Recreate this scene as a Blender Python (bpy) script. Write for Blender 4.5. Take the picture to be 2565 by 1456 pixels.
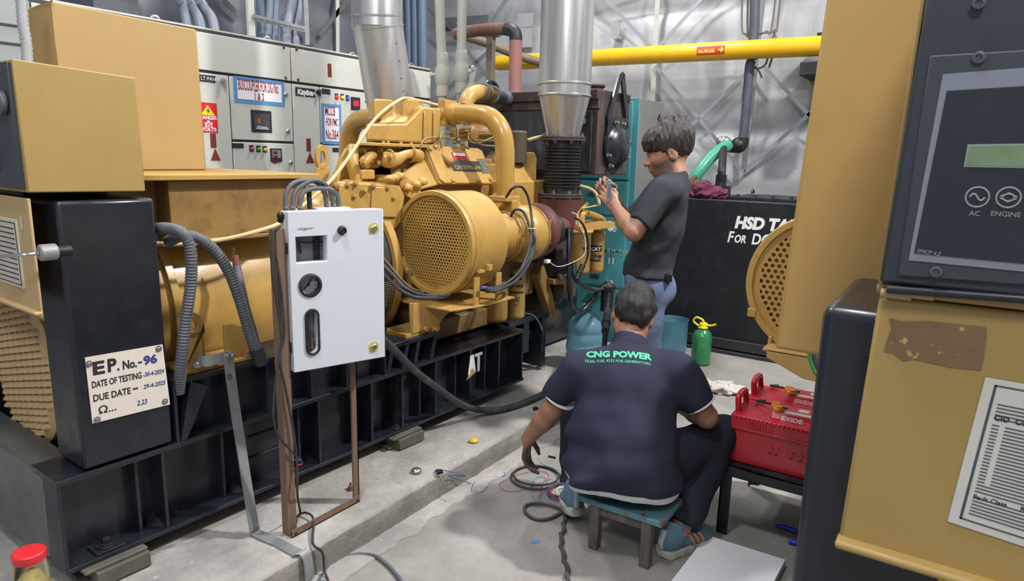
import bpy, bmesh, math, random
import numpy as np
from mathutils import Vector, Matrix, Euler, noise
PI = math.pi
SC = bpy.context.scene
for o in list(bpy.data.objects): bpy.data.objects.remove(o, do_unlink=True)
COL = SC.collection
random.seed(7)
V = Vector

# ------------------------------------------------------------------ camera
YAW, PITCH, ROLL, FPX, EYE = .58146, .19519, .02397, 1700.0, 1.55
IW, IH = 2565, 1456
def cam_axes():
    cy, sy = math.cos(YAW), math.sin(YAW)
    fwd = V((cy*math.cos(PITCH), sy*math.cos(PITCH), -math.sin(PITCH)))
    right = V((sy, -cy, 0)); up = right.cross(fwd)
    r2 = math.cos(ROLL)*right + math.sin(ROLL)*up
    u2 = -math.sin(ROLL)*right + math.cos(ROLL)*up
    return r2, u2, fwd
RX, UX, FX = cam_axes()
CAMP = V((0, 0, EYE))
cam = bpy.data.cameras.new('camera'); camo = bpy.data.objects.new('camera', cam); COL.objects.link(camo)
cam.sensor_fit = 'HORIZONTAL'; cam.sensor_width = 36; cam.lens = FPX/IW*36
cam.clip_start = .05; cam.clip_end = 60
R3 = Matrix((RX, UX, -FX)).transposed()
camo.matrix_world = Matrix.Translation(CAMP) @ R3.to_4x4()
cam.dof.use_dof = True; cam.dof.focus_distance = 2.9; cam.dof.aperture_fstop = 20.0
SC.camera = camo

# ------------------------------------------------------------------ world, lamps, exposure
wd = bpy.data.worlds.new('World'); SC.world = wd; wd.use_nodes = True
bg = wd.node_tree.nodes['Background']; bg.inputs[0].default_value = (.86, .92, 1, 1); bg.inputs[1].default_value = .34
def lamp(name, loc, power, size, target, color=(1, 1, 1)):
    l = bpy.data.lights.new(name, 'AREA'); l.shape = 'DISK'; l.size = size; l.energy = power; l.color = color
    o = bpy.data.objects.new(name, l); COL.objects.link(o); o.location = loc
    o.rotation_euler = (V(target)-V(loc)).to_track_quat('-Z', 'Y').to_euler(); return o
lamp('bay_lamp', (4.0, -1.2, 5.2), 300, .32, (2.9, .9, 0), (1, .97, .93))
lamp('bay_lamp', (.3, 1.2, 5.2), 75, .5, (1.2, 1.6, 0), (.97, .98, 1))
lamp('bay_lamp', (5.3, 3.3, 5.4), 100, .5, (4.4, 3.2, 0), (1, .98, .95))
lamp('bay_lamp', (1.9, 4.2, 5.4), 85, .5, (2.2, 3.4, 0), (.97, .98, 1))
lamp('bay_lamp', (-1.8, -.8, 4.6), 75, .9, (.8, .6, .8), (1, .98, .96))
SC.view_settings.view_transform = 'Standard'; SC.view_settings.look = 'None'
SC.view_settings.gamma = 1; SC.view_settings.use_curve_mapping = False
SC.view_settings.exposure = .32

# ------------------------------------------------------------------ frames
class Fr:
    def __init__(s, o, deg):
        s.m = Matrix.Translation(V(o)) @ Matrix.Rotation(math.radians(deg), 4, 'Z'); s.i = s.m.inverted()
    def P(s, px, py, **k):
        r = RX*((px-IW/2)/FPX) - UX*((py-IH/2)/FPX) + FX
        if 'd' in k: return s.i @ (CAMP + r*k['d'])
        c = s.i @ CAMP; r = s.i.to_3x3() @ r
        (n, val), = k.items(); a = {'x': 0, 'u': 0, 'y': 1, 'v': 1, 'z': 2}[n]
        return c + r*((val-c[a])/r[a])
WF = Fr((0, 0, 0), 0)
GF = Fr((.856, 2.237, 0), -2.6)
RM = {}

# ------------------------------------------------------------------ materials
def s2l(c):
    return tuple(((x/255)/12.92 if x/255 <= .04045 else ((x/255+.055)/1.055)**2.4) for x in c)
MC = {}
def paint(rgb, rough=.45, metal=0.0, var=.10, scale=4, dirt=None, damt=.35, chip=None, camt=.3, cscale=30, bump=0, bscale=60, stretch=None, spec=.5, coat=0):
    key = (rgb, rough, metal, var, scale, dirt, damt, chip, camt, cscale, bump, bscale, stretch, spec, coat)
    if key in MC: return MC[key]
    m = bpy.data.materials.new('paint'); m.use_nodes = True; MC[key] = m
    nt = m.node_tree; N = nt.nodes; L = nt.links; b = N['Principled BSDF']
    tc = N.new('ShaderNodeTexCoord'); src = tc.outputs['Object']
    if stretch:
        mp = N.new('ShaderNodeMapping'); mp.inputs['Scale'].default_value = stretch; L.new(src, mp.inputs[0]); src = mp.outputs[0]
    def nz(sc, det=5, rg=.6):
        n = N.new('ShaderNodeTexNoise'); n.inputs['Scale'].default_value = sc; n.inputs['Detail'].default_value = det
        n.inputs['Roughness'].default_value = rg; L.new(src, n.inputs['Vector']); return n.outputs['Fac']
    def ramp(f, a, c0, e, c1):
        r = N.new('ShaderNodeValToRGB'); r.color_ramp.elements[0].position = a; r.color_ramp.elements[0].color = c0
        r.color_ramp.elements[1].position = e; r.color_ramp.elements[1].color = c1; L.new(f, r.inputs[0]); return r.outputs[0]
    c = s2l(rgb); lo = tuple(x*(1-var) for x in c)+(1,); hi = tuple(min(1, x*(1+var)) for x in c)+(1,)
    out = ramp(nz(scale), .3, lo, .7, hi)
    def mix(fac, a, col):
        x = N.new('ShaderNodeMix'); x.data_type = 'RGBA'; L.new(fac, x.inputs[0]); L.new(a, x.inputs[6]); x.inputs[7].default_value = s2l(col)+(1,); return x.outputs[2]
    if dirt: out = mix(ramp(nz(scale*2.3, 8, .7), .48, (0, 0, 0, 1), .72, (damt,)*3+(1,)), out, dirt)
    if chip: out = mix(ramp(nz(cscale, 4, .65), .62-.1*camt, (0, 0, 0, 1), .66-.1*camt, (1, 1, 1, 1)), out, chip)
    L.new(out, b.inputs['Base Color'])
    b.inputs['Metallic'].default_value = metal
    L.new(ramp(nz(scale*3), .3, (max(0, rough-.08),)*3+(1,), .7, (min(1, rough+.1),)*3+(1,)), b.inputs['Roughness'])
    b.inputs['Specular IOR Level'].default_value = spec; b.inputs['Coat Weight'].default_value = coat
    b.inputs['Coat Roughness'].default_value = .15
    if bump:
        bn = N.new('ShaderNodeBump'); bn.inputs['Strength'].default_value = bump; bn.inputs['Distance'].default_value = .01
        L.new(nz(bscale, 6), bn.inputs['Height']); L.new(bn.outputs[0], b.inputs['Normal'])
    return m
def glow(rgb, e):
    k = ('g', rgb, e)
    if k not in MC:
        m = paint(rgb, .3, var=.02).copy(); MC[k] = m
        b = m.node_tree.nodes['Principled BSDF']; b.inputs['Emission Color'].default_value = s2l(rgb)+(1,); b.inputs['Emission Strength'].default_value = e
    return MC[k]
def glass(rgb, rough=.08, alpha=1, ior=1.3, dens=0):
    k = ('gl', rgb, rough, ior, alpha)
    if k not in MC:
        m = bpy.data.materials.new('clear'); m.use_nodes = True; MC[k] = m
        nt = m.node_tree; b = nt.nodes['Principled BSDF']
        n = nt.nodes.new('ShaderNodeTexNoise'); n.inputs['Scale'].default_value = 9
        r = nt.nodes.new('ShaderNodeMapRange'); r.inputs[3].default_value = rough; r.inputs[4].default_value = rough+.12
        nt.links.new(n.outputs[0], r.inputs[0]); nt.links.new(r.outputs[0], b.inputs['Roughness'])
        b.inputs['Base Color'].default_value = s2l(rgb)+(1,); b.inputs['Transmission Weight'].default_value = alpha; b.inputs['IOR'].default_value = ior
    return MC[k]

YEL = paint((180, 144, 76), .38, var=.07, dirt=(150, 110, 62), damt=.45, bump=.05, bscale=150, coat=.15)
YELC = paint((180, 144, 75), .4, var=.07, dirt=(150, 118, 70), damt=.5, chip=(78, 62, 46), camt=-.9, cscale=26)
YELG = paint((174, 136, 66), .2, var=.05, dirt=(165, 116, 50), damt=.4, coat=.6)
YELP = paint((174, 144, 94), .5, var=.05, scale=2.5, dirt=(178, 140, 86), damt=.35)
YELO = paint((166, 139, 82), .5, var=.06, scale=2.5, dirt=(160, 126, 72), damt=.4)
YELD = paint((148, 114, 62), .5, var=.14, dirt=(92, 70, 48), damt=.8)
YELR = paint((188, 152, 90), .5, var=.05, scale=2.5, dirt=(158, 124, 66), damt=.3)
TANY = paint((192, 164, 118), .5, var=.05, dirt=(170, 138, 92), damt=.3)
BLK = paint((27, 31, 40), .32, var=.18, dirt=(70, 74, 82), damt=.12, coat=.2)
BLKD = paint((24, 26, 32), .5, var=.2, dirt=(84, 80, 76), damt=.4)
CHAR = paint((66, 72, 80), .45, var=.06)
GREYST = paint((108, 110, 108), .42, .3, var=.12, dirt=(74, 76, 78), damt=.4)
GALV = paint((152, 156, 158), .42, .5, var=.08, dirt=(110, 110, 104), damt=.35)
STEEL = paint((178, 178, 176), .3, .9, var=.06, stretch=(1, 1, .06), scale=9)
DUCT = paint((200, 200, 200), .34, .9, var=.04, stretch=(1, 1, .05), scale=7, dirt=(186, 188, 190), damt=.2)
RUST = paint((104, 74, 58), .75, .1, var=.25, dirt=(128, 112, 104), damt=.5, bump=.3, bscale=80)
RUSTY = paint((122, 98, 82), .65, .2, var=.16, dirt=(96, 84, 78), damt=.5, stretch=(1, 1, .12), scale=14)
REDOX = paint((98, 56, 52), .6, .1, var=.2, dirt=(70, 50, 48), damt=.5)
RUB = paint((44, 46, 50), .6, var=.14, dirt=(96, 96, 98), damt=.25)
RUBG = paint((84, 88, 94), .55, var=.1, dirt=(128, 128, 126), damt=.3)
PVC = paint((196, 198, 190), .45, var=.04, dirt=(160, 158, 146), damt=.35)
CREAM = paint((200, 201, 194), .4, var=.03, scale=2.2, dirt=(176, 174, 164), damt=.25)
WHT = paint((204, 208, 218), .42, var=.02, dirt=(190, 190, 196), damt=.2)
PAPER = paint((232, 230, 236), .7, var=.03)
BLUEP = paint((86, 142, 196), .6, var=.06)
INK = paint((34, 34, 44), .7, var=.1)
MAROON = paint((142, 28, 44), .7, var=.1)
WTXT = paint((226, 226, 226), .6, var=.05)
BRASS = paint((176, 140, 64), .3, .7, var=.15)
BOLT = paint((108, 106, 102), .45, .35, var=.2)
BOLTY = paint((176, 138, 76), .45, var=.15, dirt=(96, 74, 52), damt=.7)
REDB = paint((188, 24, 44), .38, var=.07, dirt=(140, 40, 56), damt=.3, coat=.2)
TEAL = paint((76, 150, 160), .45, var=.06, dirt=(88, 120, 122), damt=.35)
DARK = paint((20, 20, 22), .7, var=.2)

# ------------------------------------------------------------------ mesh builder
def basis(ax):
    a = V(ax).normalized(); t = V((0, 0, 1)) if abs(a.z) < .9 else V((1, 0, 0))
    e1 = t.cross(a).normalized(); return e1, a.cross(e1), a
def spline(pts, n):
    p = [V(q) for q in pts]
    if len(p) < 3: return p
    p = [p[0]*2-p[1]] + p + [p[-1]*2-p[-2]]; out = []
    for i in range(1, len(p)-2):
        for k in range(n):
            t = k/n; a, b, c, d = p[i-1], p[i], p[i+1], p[i+2]
            out.append(.5*((2*b)+(c-a)*t+(2*a-5*b+4*c-d)*t*t+(3*b-a-3*c+d)*t**3))
    out.append(p[-2]); return out
class MB:
    def __init__(s, fr=None): s.v = []; s.f = []; s.m = fr.m if fr else Matrix()
    def add(s, vs, fs):
        k = len(s.v); s.v += [V(q) for q in vs]; s.f += [tuple(i+k for i in f) for f in fs]; return s
    def hexa(s, c): return s.add(c, [(0, 3, 2, 1), (4, 5, 6, 7), (0, 1, 5, 4), (1, 2, 6, 5), (2, 3, 7, 6), (3, 0, 4, 7)])
    def box(s, a, b):
        x0, y0, z0 = a; x1, y1, z1 = b
        return s.hexa([(x0, y0, z0), (x1, y0, z0), (x1, y1, z0), (x0, y1, z0), (x0, y0, z1), (x1, y0, z1), (x1, y1, z1), (x0, y1, z1)])
    def beam(s, p0, p1, w, h, up=(0, 0, 1)):
        p0, p1 = V(p0), V(p1); d = (p1-p0).normalized(); r = d.cross(V(up)).normalized()*(w/2); u = r.cross(d).normalized()*(h/2)
        return s.hexa([p0-r-u, p0+r-u, p1+r-u, p1-r-u, p0-r+u, p0+r+u, p1+r+u, p1-r+u])
    def prism(s, poly, ext):
        p = [V(q) for q in poly]; e = V(ext); n = len(p)
        return s.add(p+[q+e for q in p], [tuple(range(n))[::-1], tuple(range(n, 2*n))]+[(i, (i+1) % n, n+(i+1) % n, n+i) for i in range(n)])
    def rings(s, rs, closed_ends=True):
        n = len(rs[0]); vs = [q for r in rs for q in r]; fs = []
        for i in range(len(rs)-1):
            for j in range(n): fs.append((i*n+j, i*n+(j+1) % n, (i+1)*n+(j+1) % n, (i+1)*n+j))
        if closed_ends: fs += [tuple(range(n))[::-1], tuple(range((len(rs)-1)*n, len(rs)*n))]
        return s.add(vs, fs)
    def lathe(s, prof, o, ax=(0, 0, 1), n=32, caps=True):
        e1, e2, a = basis(ax); o = V(o)
        return s.rings([[o+a*h+(e1*math.cos(2*PI*j/n)+e2*math.sin(2*PI*j/n))*max(r, 1e-4) for j in range(n)] for r, h in prof], caps)
    def cyl(s, p0, p1, r, r1=None, n=20):
        p0, p1 = V(p0), V(p1); return s.lathe([(r, 0), (r if r1 is None else r1, (p1-p0).length)], p0, p1-p0, n)
    def tube(s, pts, r, n=10, sub=8, raw=False):
        p = [V(q) for q in pts] if raw else spline(pts, sub); rs = []; e = None
        for i, q in enumerate(p):
            d = (p[min(i+1, len(p)-1)]-p[max(i-1, 0)]).normalized()
            if e is None: e = basis(d)[0]
            e = (e-d*e.dot(d)).normalized(); f = d.cross(e)
            rr = r(i/(len(p)-1)) if callable(r) else r
            rs.append([q+(e*math.cos(2*PI*j/n)+f*math.sin(2*PI*j/n))*rr for j in range(n)])
        return s.rings(rs)
    def corr(s, pts, r, pitch=.012, n=12, amp=.12):
        p = spline(pts, 14); L = [0]
        for i in range(1, len(p)): L.append(L[-1]+(p[i]-p[i-1]).length)
        N = int(L[-1]/pitch)*2; q = []; k = 0
        for i in range(N+1):
            t = L[-1]*i/N
            while k < len(L)-2 and L[k+1] < t: k += 1
            q.append(p[k].lerp(p[k+1], (t-L[k])/max(1e-9, L[k+1]-L[k])))
        return s.tube(q, lambda t: r*(1+amp*(1 if int(round(t*N)) % 2 else -1)), n, raw=True)
    def ribbon(s, pts, w, t, side, sub=6):
        p = spline(pts, sub); sd = V(side).normalized(); rs = []
        for i, q in enumerate(p):
            d = (p[min(i+1, len(p)-1)]-p[max(i-1, 0)]).normalized(); nn = d.cross(sd).normalized()*(t/2); ss = sd*(w/2)
            rs.append([q-ss-nn, q+ss-nn, q+ss+nn, q-ss+nn])
        return s.rings(rs)
    def sph(s, c, r, n=16, m=10, rot=None):
        r = (r, r, r) if not hasattr(r, '__len__') else r; c = V(c); rs = []
        for i in range(m+1):
            t = PI*i/m; ring = []
            for j in range(n):
                q = V((r[0]*math.sin(t)*math.cos(2*PI*j/n), r[1]*math.sin(t)*math.sin(2*PI*j/n), -r[2]*math.cos(t)))
                if i in (0, m): q.x *= 0; q.y *= 0; q += V((1e-5*math.cos(2*PI*j/n), 1e-5*math.sin(2*PI*j/n), 0))
                ring.append(c+(rot @ q if rot else q))
            rs.append(ring)
        return s.rings(rs)
    def tor(s, c, ax, R, r, n=32, k=10, a0=0, a1=2*PI):
        e1, e2, a = basis(ax); c = V(c); full = abs(a1-a0-2*PI) < 1e-6
        rs = []
        for i in range(n+1):
            t = a0+(a1-a0)*i/n; d = e1*math.cos(t)+e2*math.sin(t)
            rs.append([c+d*(R+r*math.cos(2*PI*j/k))+a*(r*math.sin(2*PI*j/k)) for j in range(k)])
        return s.rings(rs, not full)
    def bolt(s, p, ax, r=.012, h=.01): 
        s.lathe([(r*1.5, 0), (r*1.5, h*.2)], p, ax, 14); return s.lathe([(r, h*.2), (r, h), (r*.8, h*1.1)], p, ax, 6)
    def blob(s, c, r, seed=0, amp=.3, n=20, m=14, fq=2.0):
        k = len(s.v); s.sph(c, r, n, m)
        c = V(c)
        for i in range(k, len(s.v)):
            d = s.v[i]-c; s.v[i] = c+d*(1+amp*noise.noise(d.normalized()*fq+V((seed*3.1, seed*1.7, seed))))
        return s
def mesh_of(name, verts, faces, mat, smooth=38):
    me = bpy.data.meshes.new(name); me.from_pydata([tuple(q) for q in verts], [], faces)
    bm = bmesh.new(); bm.from_mesh(me); bmesh.ops.remove_doubles(bm, verts=bm.verts, dist=1e-5)
    bmesh.ops.recalc_face_normals(bm, faces=bm.faces); bm.to_mesh(me); bm.free()
    if mat: me.materials.append(mat)
    if smooth:
        me.shade_smooth(); me.set_sharp_from_angle(angle=math.radians(smooth))
    return me
def tag(o, label=None, cat=None, group=None, kind=None):
    if label: o['label'] = label
    if cat: o['category'] = cat
    if group: o['group'] = group
    if kind: o['kind'] = kind
    return o
def thing(name, label, cat, loc=(0, 0, 0), fr=None, group=None):
    o = bpy.data.objects.new(name, None); COL.objects.link(o); o.empty_display_size = .1
    m = (fr.m if fr else Matrix()) @ Matrix.Translation(V(loc)); o.matrix_world = m; RM[o] = m
    return tag(o, label, cat, group)
def part(name, mb, mat, parent, label=None, bevel=0, smooth=38, seg=2):
    mm = RM[parent].inverted() @ mb.m
    me = mesh_of(name, [mm @ q for q in mb.v], mb.f, mat, smooth)
    o = bpy.data.objects.new(name, me); COL.objects.link(o); o.parent = parent; RM[o] = RM[parent]
    if bevel: bev(o, bevel, seg)
    return tag(o, label)
def bev(o, w, seg=2):
    b = o.modifiers.new('bevel', 'BEVEL'); b.width = w; b.segments = seg; b.limit_method = 'ANGLE'; b.angle_limit = math.radians(40); b.harden_normals = False
def solo(name, mb, mat, label, cat, loc=None, group=None, bevel=0, smooth=38, kind=None):
    vs = [mb.m @ q for q in mb.v]
    if loc is None:
        loc = V((sum(q.x for q in vs)/len(vs), sum(q.y for q in vs)/len(vs), min(q.z for q in vs)))
    loc = V(loc); me = mesh_of(name, [q-loc for q in vs], mb.f, mat, smooth)
    o = bpy.data.objects.new(name, me); COL.objects.link(o); o.location = loc; RM[o] = Matrix.Translation(loc)
    if bevel: bev(o, bevel)
    return tag(o, label, cat, group, kind)
def struct(name, mb, mat, parent=None, bevel=0, smooth=38):
    o = solo(name, mb, mat, None, None, loc=(0, 0, 0), kind='structure', bevel=bevel, smooth=smooth); return o
def text(s, size, o, xd, up, mat, parent, fr=None, name='lettering', bold=0, shear=0, ext=.0006, align='LEFT', wid=1, label=None, fit=None):
    c = bpy.data.curves.new('t', 'FONT'); c.body = s; c.size = size; c.extrude = ext; c.offset = bold; c.shear = shear; c.align_x = align
    c.resolution_u = 3
    t = bpy.data.objects.new('t', c); COL.objects.link(t)
    dg = bpy.context.evaluated_depsgraph_get(); me = bpy.data.meshes.new_from_object(t.evaluated_get(dg))
    bpy.data.objects.remove(t); bpy.data.curves.remove(c)
    if fit and len(me.vertices): wid = fit/max(1e-6, max(v.co.x for v in me.vertices))
    x = V(xd).normalized(); z = x.cross(V(up)).normalized(); y = z.cross(x)
    M = Matrix.Translation(V(o)) @ Matrix((x*wid, y, z)).transposed().to_4x4()
    me.transform(RM[parent].inverted() @ (fr.m if fr else Matrix()) @ M)
    me.name = name; me.materials.clear(); me.materials.append(mat)
    ob = bpy.data.objects.new(name, me); COL.objects.link(ob); ob.parent = parent; RM[ob] = RM[parent]
    return tag(ob, label)
def copy_tree(o, parent=None, loc=None, label=None, group=None):
    c = o.copy(); COL.objects.link(c); RM[c] = RM[o]
    if parent: c.parent = parent
    if loc is not None: c.location = loc
    if label: c['label'] = label
    if group: c['group'] = group
    for ch in [q for q in bpy.data.objects if q.parent == o]: copy_tree(ch, c)
    return c
# ================================================================== implicit-surface modelling for bodies and cloth
class Sdf:
    def __init__(s, lo, hi, h):
        s.lo = np.array(lo, np.float32); s.h = h; s.n = np.ceil((np.array(hi)-s.lo)/h).astype(int)+1
        s.D = np.full(s.n, .06, np.float32)
        s.ax = [s.lo[i]+h*np.arange(s.n[i], dtype=np.float32) for i in range(3)]
    def win(s, a, b, pad):
        i0 = np.maximum(0, np.floor((np.array(a)-pad-s.lo)/s.h).astype(int)); i1 = np.minimum(s.n, np.ceil((np.array(b)+pad-s.lo)/s.h).astype(int)+1)
        if (i1 <= i0+1).any(): return None, None
        sl = tuple(slice(i0[i], i1[i]) for i in range(3))
        g = np.meshgrid(*[s.ax[i][sl[i]] for i in range(3)], indexing='ij'); return sl, g
    def comb(s, sl, d, k, op):
        D = s.D[sl]
        if op == '+':
            h = np.clip(.5+.5*(D-d)/k, 0, 1); s.D[sl] = D*(1-h)+d*h-k*h*(1-h)
        else:
            h = np.clip(.5-.5*(D+d)/k, 0, 1); s.D[sl] = D*(1-h)-d*h+k*h*(1-h)
    def cap(s, p, q, r0, r1=None, k=.02, op='+', flat=None, fs=1, ends='round'):
        p = np.array(p, np.float32); q = np.array(q, np.float32); r1 = r0 if r1 is None else r1; R = max(r0, r1)*max(1, fs)
        sl, g = s.win(np.minimum(p, q)-R, np.maximum(p, q)+R, .05)
        if sl is None: return s
        v = q-p; L = float(v@v); w = [g[i]-p[i] for i in range(3)]
        t = (w[0]*v[0]+w[1]*v[1]+w[2]*v[2])/max(L, 1e-9); tc = np.clip(t, 0, 1)
        e = [w[i]-v[i]*tc for i in range(3)]
        if flat is not None:
            f = np.array(flat, np.float32); f = f/np.linalg.norm(f); c = e[0]*f[0]+e[1]*f[1]+e[2]*f[2]
            e = [e[i]+f[i]*c*(1/fs-1) for i in range(3)]
        d = np.sqrt(e[0]**2+e[1]**2+e[2]**2)-(r0+(r1-r0)*tc)
        if ends == 'flat':
            a = (np.abs(t-.5)-.5)*math.sqrt(L); e = [w[i]-v[i]*t for i in range(3)]
            if flat is not None:
                c = e[0]*f[0]+e[1]*f[1]+e[2]*f[2]; e = [e[i]+f[i]*c*(1/fs-1) for i in range(3)]
            rad = np.sqrt(e[0]**2+e[1]**2+e[2]**2)-(r0+(r1-r0)*tc); d = np.maximum(rad, a)
        elif ends == 'flat1':
            a = (t-1)*math.sqrt(L); d = np.maximum(d, a)
        s.comb(sl, d.astype(np.float32), k, op); return s
    def ell(s, c, r, rot=None, k=.02, op='+'):
        c = np.array(c, np.float32); r = np.array(r, np.float32); M = np.array(rot, np.float32).T if rot is not None else np.eye(3, dtype=np.float32)
        R = float(r.max()); sl, g = s.win(c-R, c+R, .05)
        if sl is None: return s
        w = [g[i]-c[i] for i in range(3)]; l = [M[i, 0]*w[0]+M[i, 1]*w[1]+M[i, 2]*w[2] for i in range(3)]
        k0 = np.sqrt(sum((l[i]/r[i])**2 for i in range(3))); k1 = np.sqrt(sum((l[i]/r[i]**2)**2 for i in range(3)))+1e-6
        s.comb(sl, (k0*(k0-1)/k1).astype(np.float32), k, op); return s
    def plane(s, p, n, keep=True):      # cut away the side the normal points to
        n = np.array(n, np.float32); n /= np.linalg.norm(n); d0 = float(np.dot(n, p))
        d = s.ax[0][:, None, None]*n[0]+s.ax[1][None, :, None]*n[1]+s.ax[2][None, None, :]*n[2]-d0
        s.D = np.maximum(s.D, d.astype(np.float32)); return s
    def noise(s, amp, fr, seed=0, stretch=(1, 1, 1), n=7, region=None):
        rg = np.random.RandomState(seed); near = np.abs(s.D) < .03; idx = np.nonzero(near)
        P = np.stack([s.ax[i][idx[i]]*stretch[i] for i in range(3)], 1); wv = np.zeros((len(P), 3), np.float32)
        for i in range(3):
            q = rg.randn(3); wv[:, i] = .35/fr*np.sin(P@(q*fr*.6)+rg.rand()*6)
        P = P+wv; o = np.zeros(len(P), np.float32)
        for i in range(n):
            q = rg.randn(3); q *= fr*(.7+1.1*rg.rand())/np.linalg.norm(q); o += np.sin(P@q+rg.rand()*6.28)
        a = amp/math.sqrt(n/2)
        if region is not None: a = a*region(*[s.ax[i][idx[i]] for i in range(3)])
        s.D[idx] += a*o; return s
    def mesh(s):
        D = s.D; S = D < 0; n = D.shape
        c = np.zeros((n[0]-1, n[1]-1, n[2]-1), np.uint8)
        for i in (0, 1):
            for j in (0, 1):
                for k in (0, 1): c += S[i:n[0]-1+i, j:n[1]-1+j, k:n[2]-1+k]
        act = (c > 0) & (c < 8); I = np.stack(np.nonzero(act), 1); idm = np.full(act.shape, -1, np.int32); idm[act] = np.arange(len(I))
        acc = np.zeros((len(I), 3)); cnt = np.zeros(len(I)); cr = [(i, j, k) for i in (0, 1) for j in (0, 1) for k in (0, 1)]
        for a in cr:
            for ax in range(3):
                if a[ax]: continue
                b = list(a); b[ax] = 1
                d0 = D[I[:, 0]+a[0], I[:, 1]+a[1], I[:, 2]+a[2]]; d1 = D[I[:, 0]+b[0], I[:, 1]+b[1], I[:, 2]+b[2]]
                m = (d0 < 0) != (d1 < 0); t = np.where(m, d0/np.where(m, d0-d1, 1), 0)
                p = np.array(a, float)[None]+np.zeros((len(I), 3)); p[:, ax] += t; acc[m] += p[m]; cnt[m] += 1
        Vv = s.lo+(I+acc/cnt[:, None])*s.h; F = []
        for ax in range(3):
            u, w = (ax+1) % 3, (ax+2) % 3; sl0 = [slice(1, n[i]-1) for i in range(3)]; sl1 = list(sl0); sl0[ax] = slice(0, n[ax]-1); sl1[ax] = slice(1, n[ax])
            A = S[tuple(sl0)]; B = S[tuple(sl1)]; 
            for sg in (0, 1):
                m = (A & ~B) if sg else (~A & B); q = np.stack(np.nonzero(m), 1)
                if not len(q): continue
                q[:, u] += 1; q[:, w] += 1; ids = []
                for du, dw in ((0, 0), (1, 0), (1, 1), (0, 1)):
                    p = q.copy(); p[:, u] -= du; p[:, w] -= dw; ids.append(idm[p[:, 0], p[:, 1], p[:, 2]])
                f = np.stack(ids, 1); F.append(f if sg else f[:, ::-1])
        F = np.concatenate(F); return Vv, F[(F >= 0).all(1)]
def smooth_mesh(Vv, F, it=2, lam=.5):
    E = np.concatenate([F[:, [0, 1]], F[:, [1, 2]], F[:, [2, 3]], F[:, [3, 0]]]); n = len(Vv)
    for _ in range(it):
        a = np.zeros_like(Vv); c = np.zeros(n)
        np.add.at(a, E[:, 0], Vv[E[:, 1]]); np.add.at(a, E[:, 1], Vv[E[:, 0]]); np.add.at(c, E[:, 0], 1); np.add.at(c, E[:, 1], 1)
        Vv = Vv*(1-lam)+lam*a/np.maximum(c, 1)[:, None]
    return Vv
def sdf_obj(name, s, mats, fr, parent=None, it=2, pick=None, loc=None):
    Vv, F = s.mesh(); Vv = smooth_mesh(Vv, F, it); me = bpy.data.meshes.new(name)
    if pick is not None: mi = pick(Vv[F].mean(1))
    M = fr.m if parent is None else RM[parent].inverted() @ fr.m
    if parent is None:
        M = Matrix.Translation(-V(loc)) @ fr.m
    A = np.array(M); Vw = Vv@A[:3, :3].T+A[:3, 3]
    me.vertices.add(len(Vw)); me.vertices.foreach_set('co', Vw.astype(np.float32).ravel()); me.loops.add(F.size); me.loops.foreach_set('vertex_index', F.astype(np.int32).ravel())
    me.polygons.add(len(F)); me.polygons.foreach_set('loop_start', np.arange(0, F.size, 4, dtype=np.int32)); me.update(calc_edges=True); me.validate()
    for m in (mats if isinstance(mats, (list, tuple)) else [mats]): me.materials.append(m)
    if pick is not None: me.polygons.foreach_set('material_index', mi.astype(np.int32))
    me.shade_smooth(); o = bpy.data.objects.new(name, me); COL.objects.link(o)
    if parent is None: o.location = loc; RM[o] = Matrix.Translation(V(loc))
    else: o.parent = parent; RM[o] = RM[parent]
    return o
def cut(o, mb):      # carve a hole and keep the result as the mesh
    me = mesh_of('c', [RM[o].inverted() @ mb.m @ q for q in mb.v], mb.f, None, 0); c = bpy.data.objects.new('c', me); COL.objects.link(c)
    par = o.parent; c.parent = par
    md = o.modifiers.new('b', 'BOOLEAN'); md.object = c; md.operation = 'DIFFERENCE'; md.solver = 'EXACT'
    bpy.context.view_layer.update(); dg = bpy.context.evaluated_depsgraph_get(); nm = bpy.data.meshes.new_from_object(o.evaluated_get(dg))
    o.modifiers.clear(); o.data = nm; bpy.data.objects.remove(c)
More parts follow.
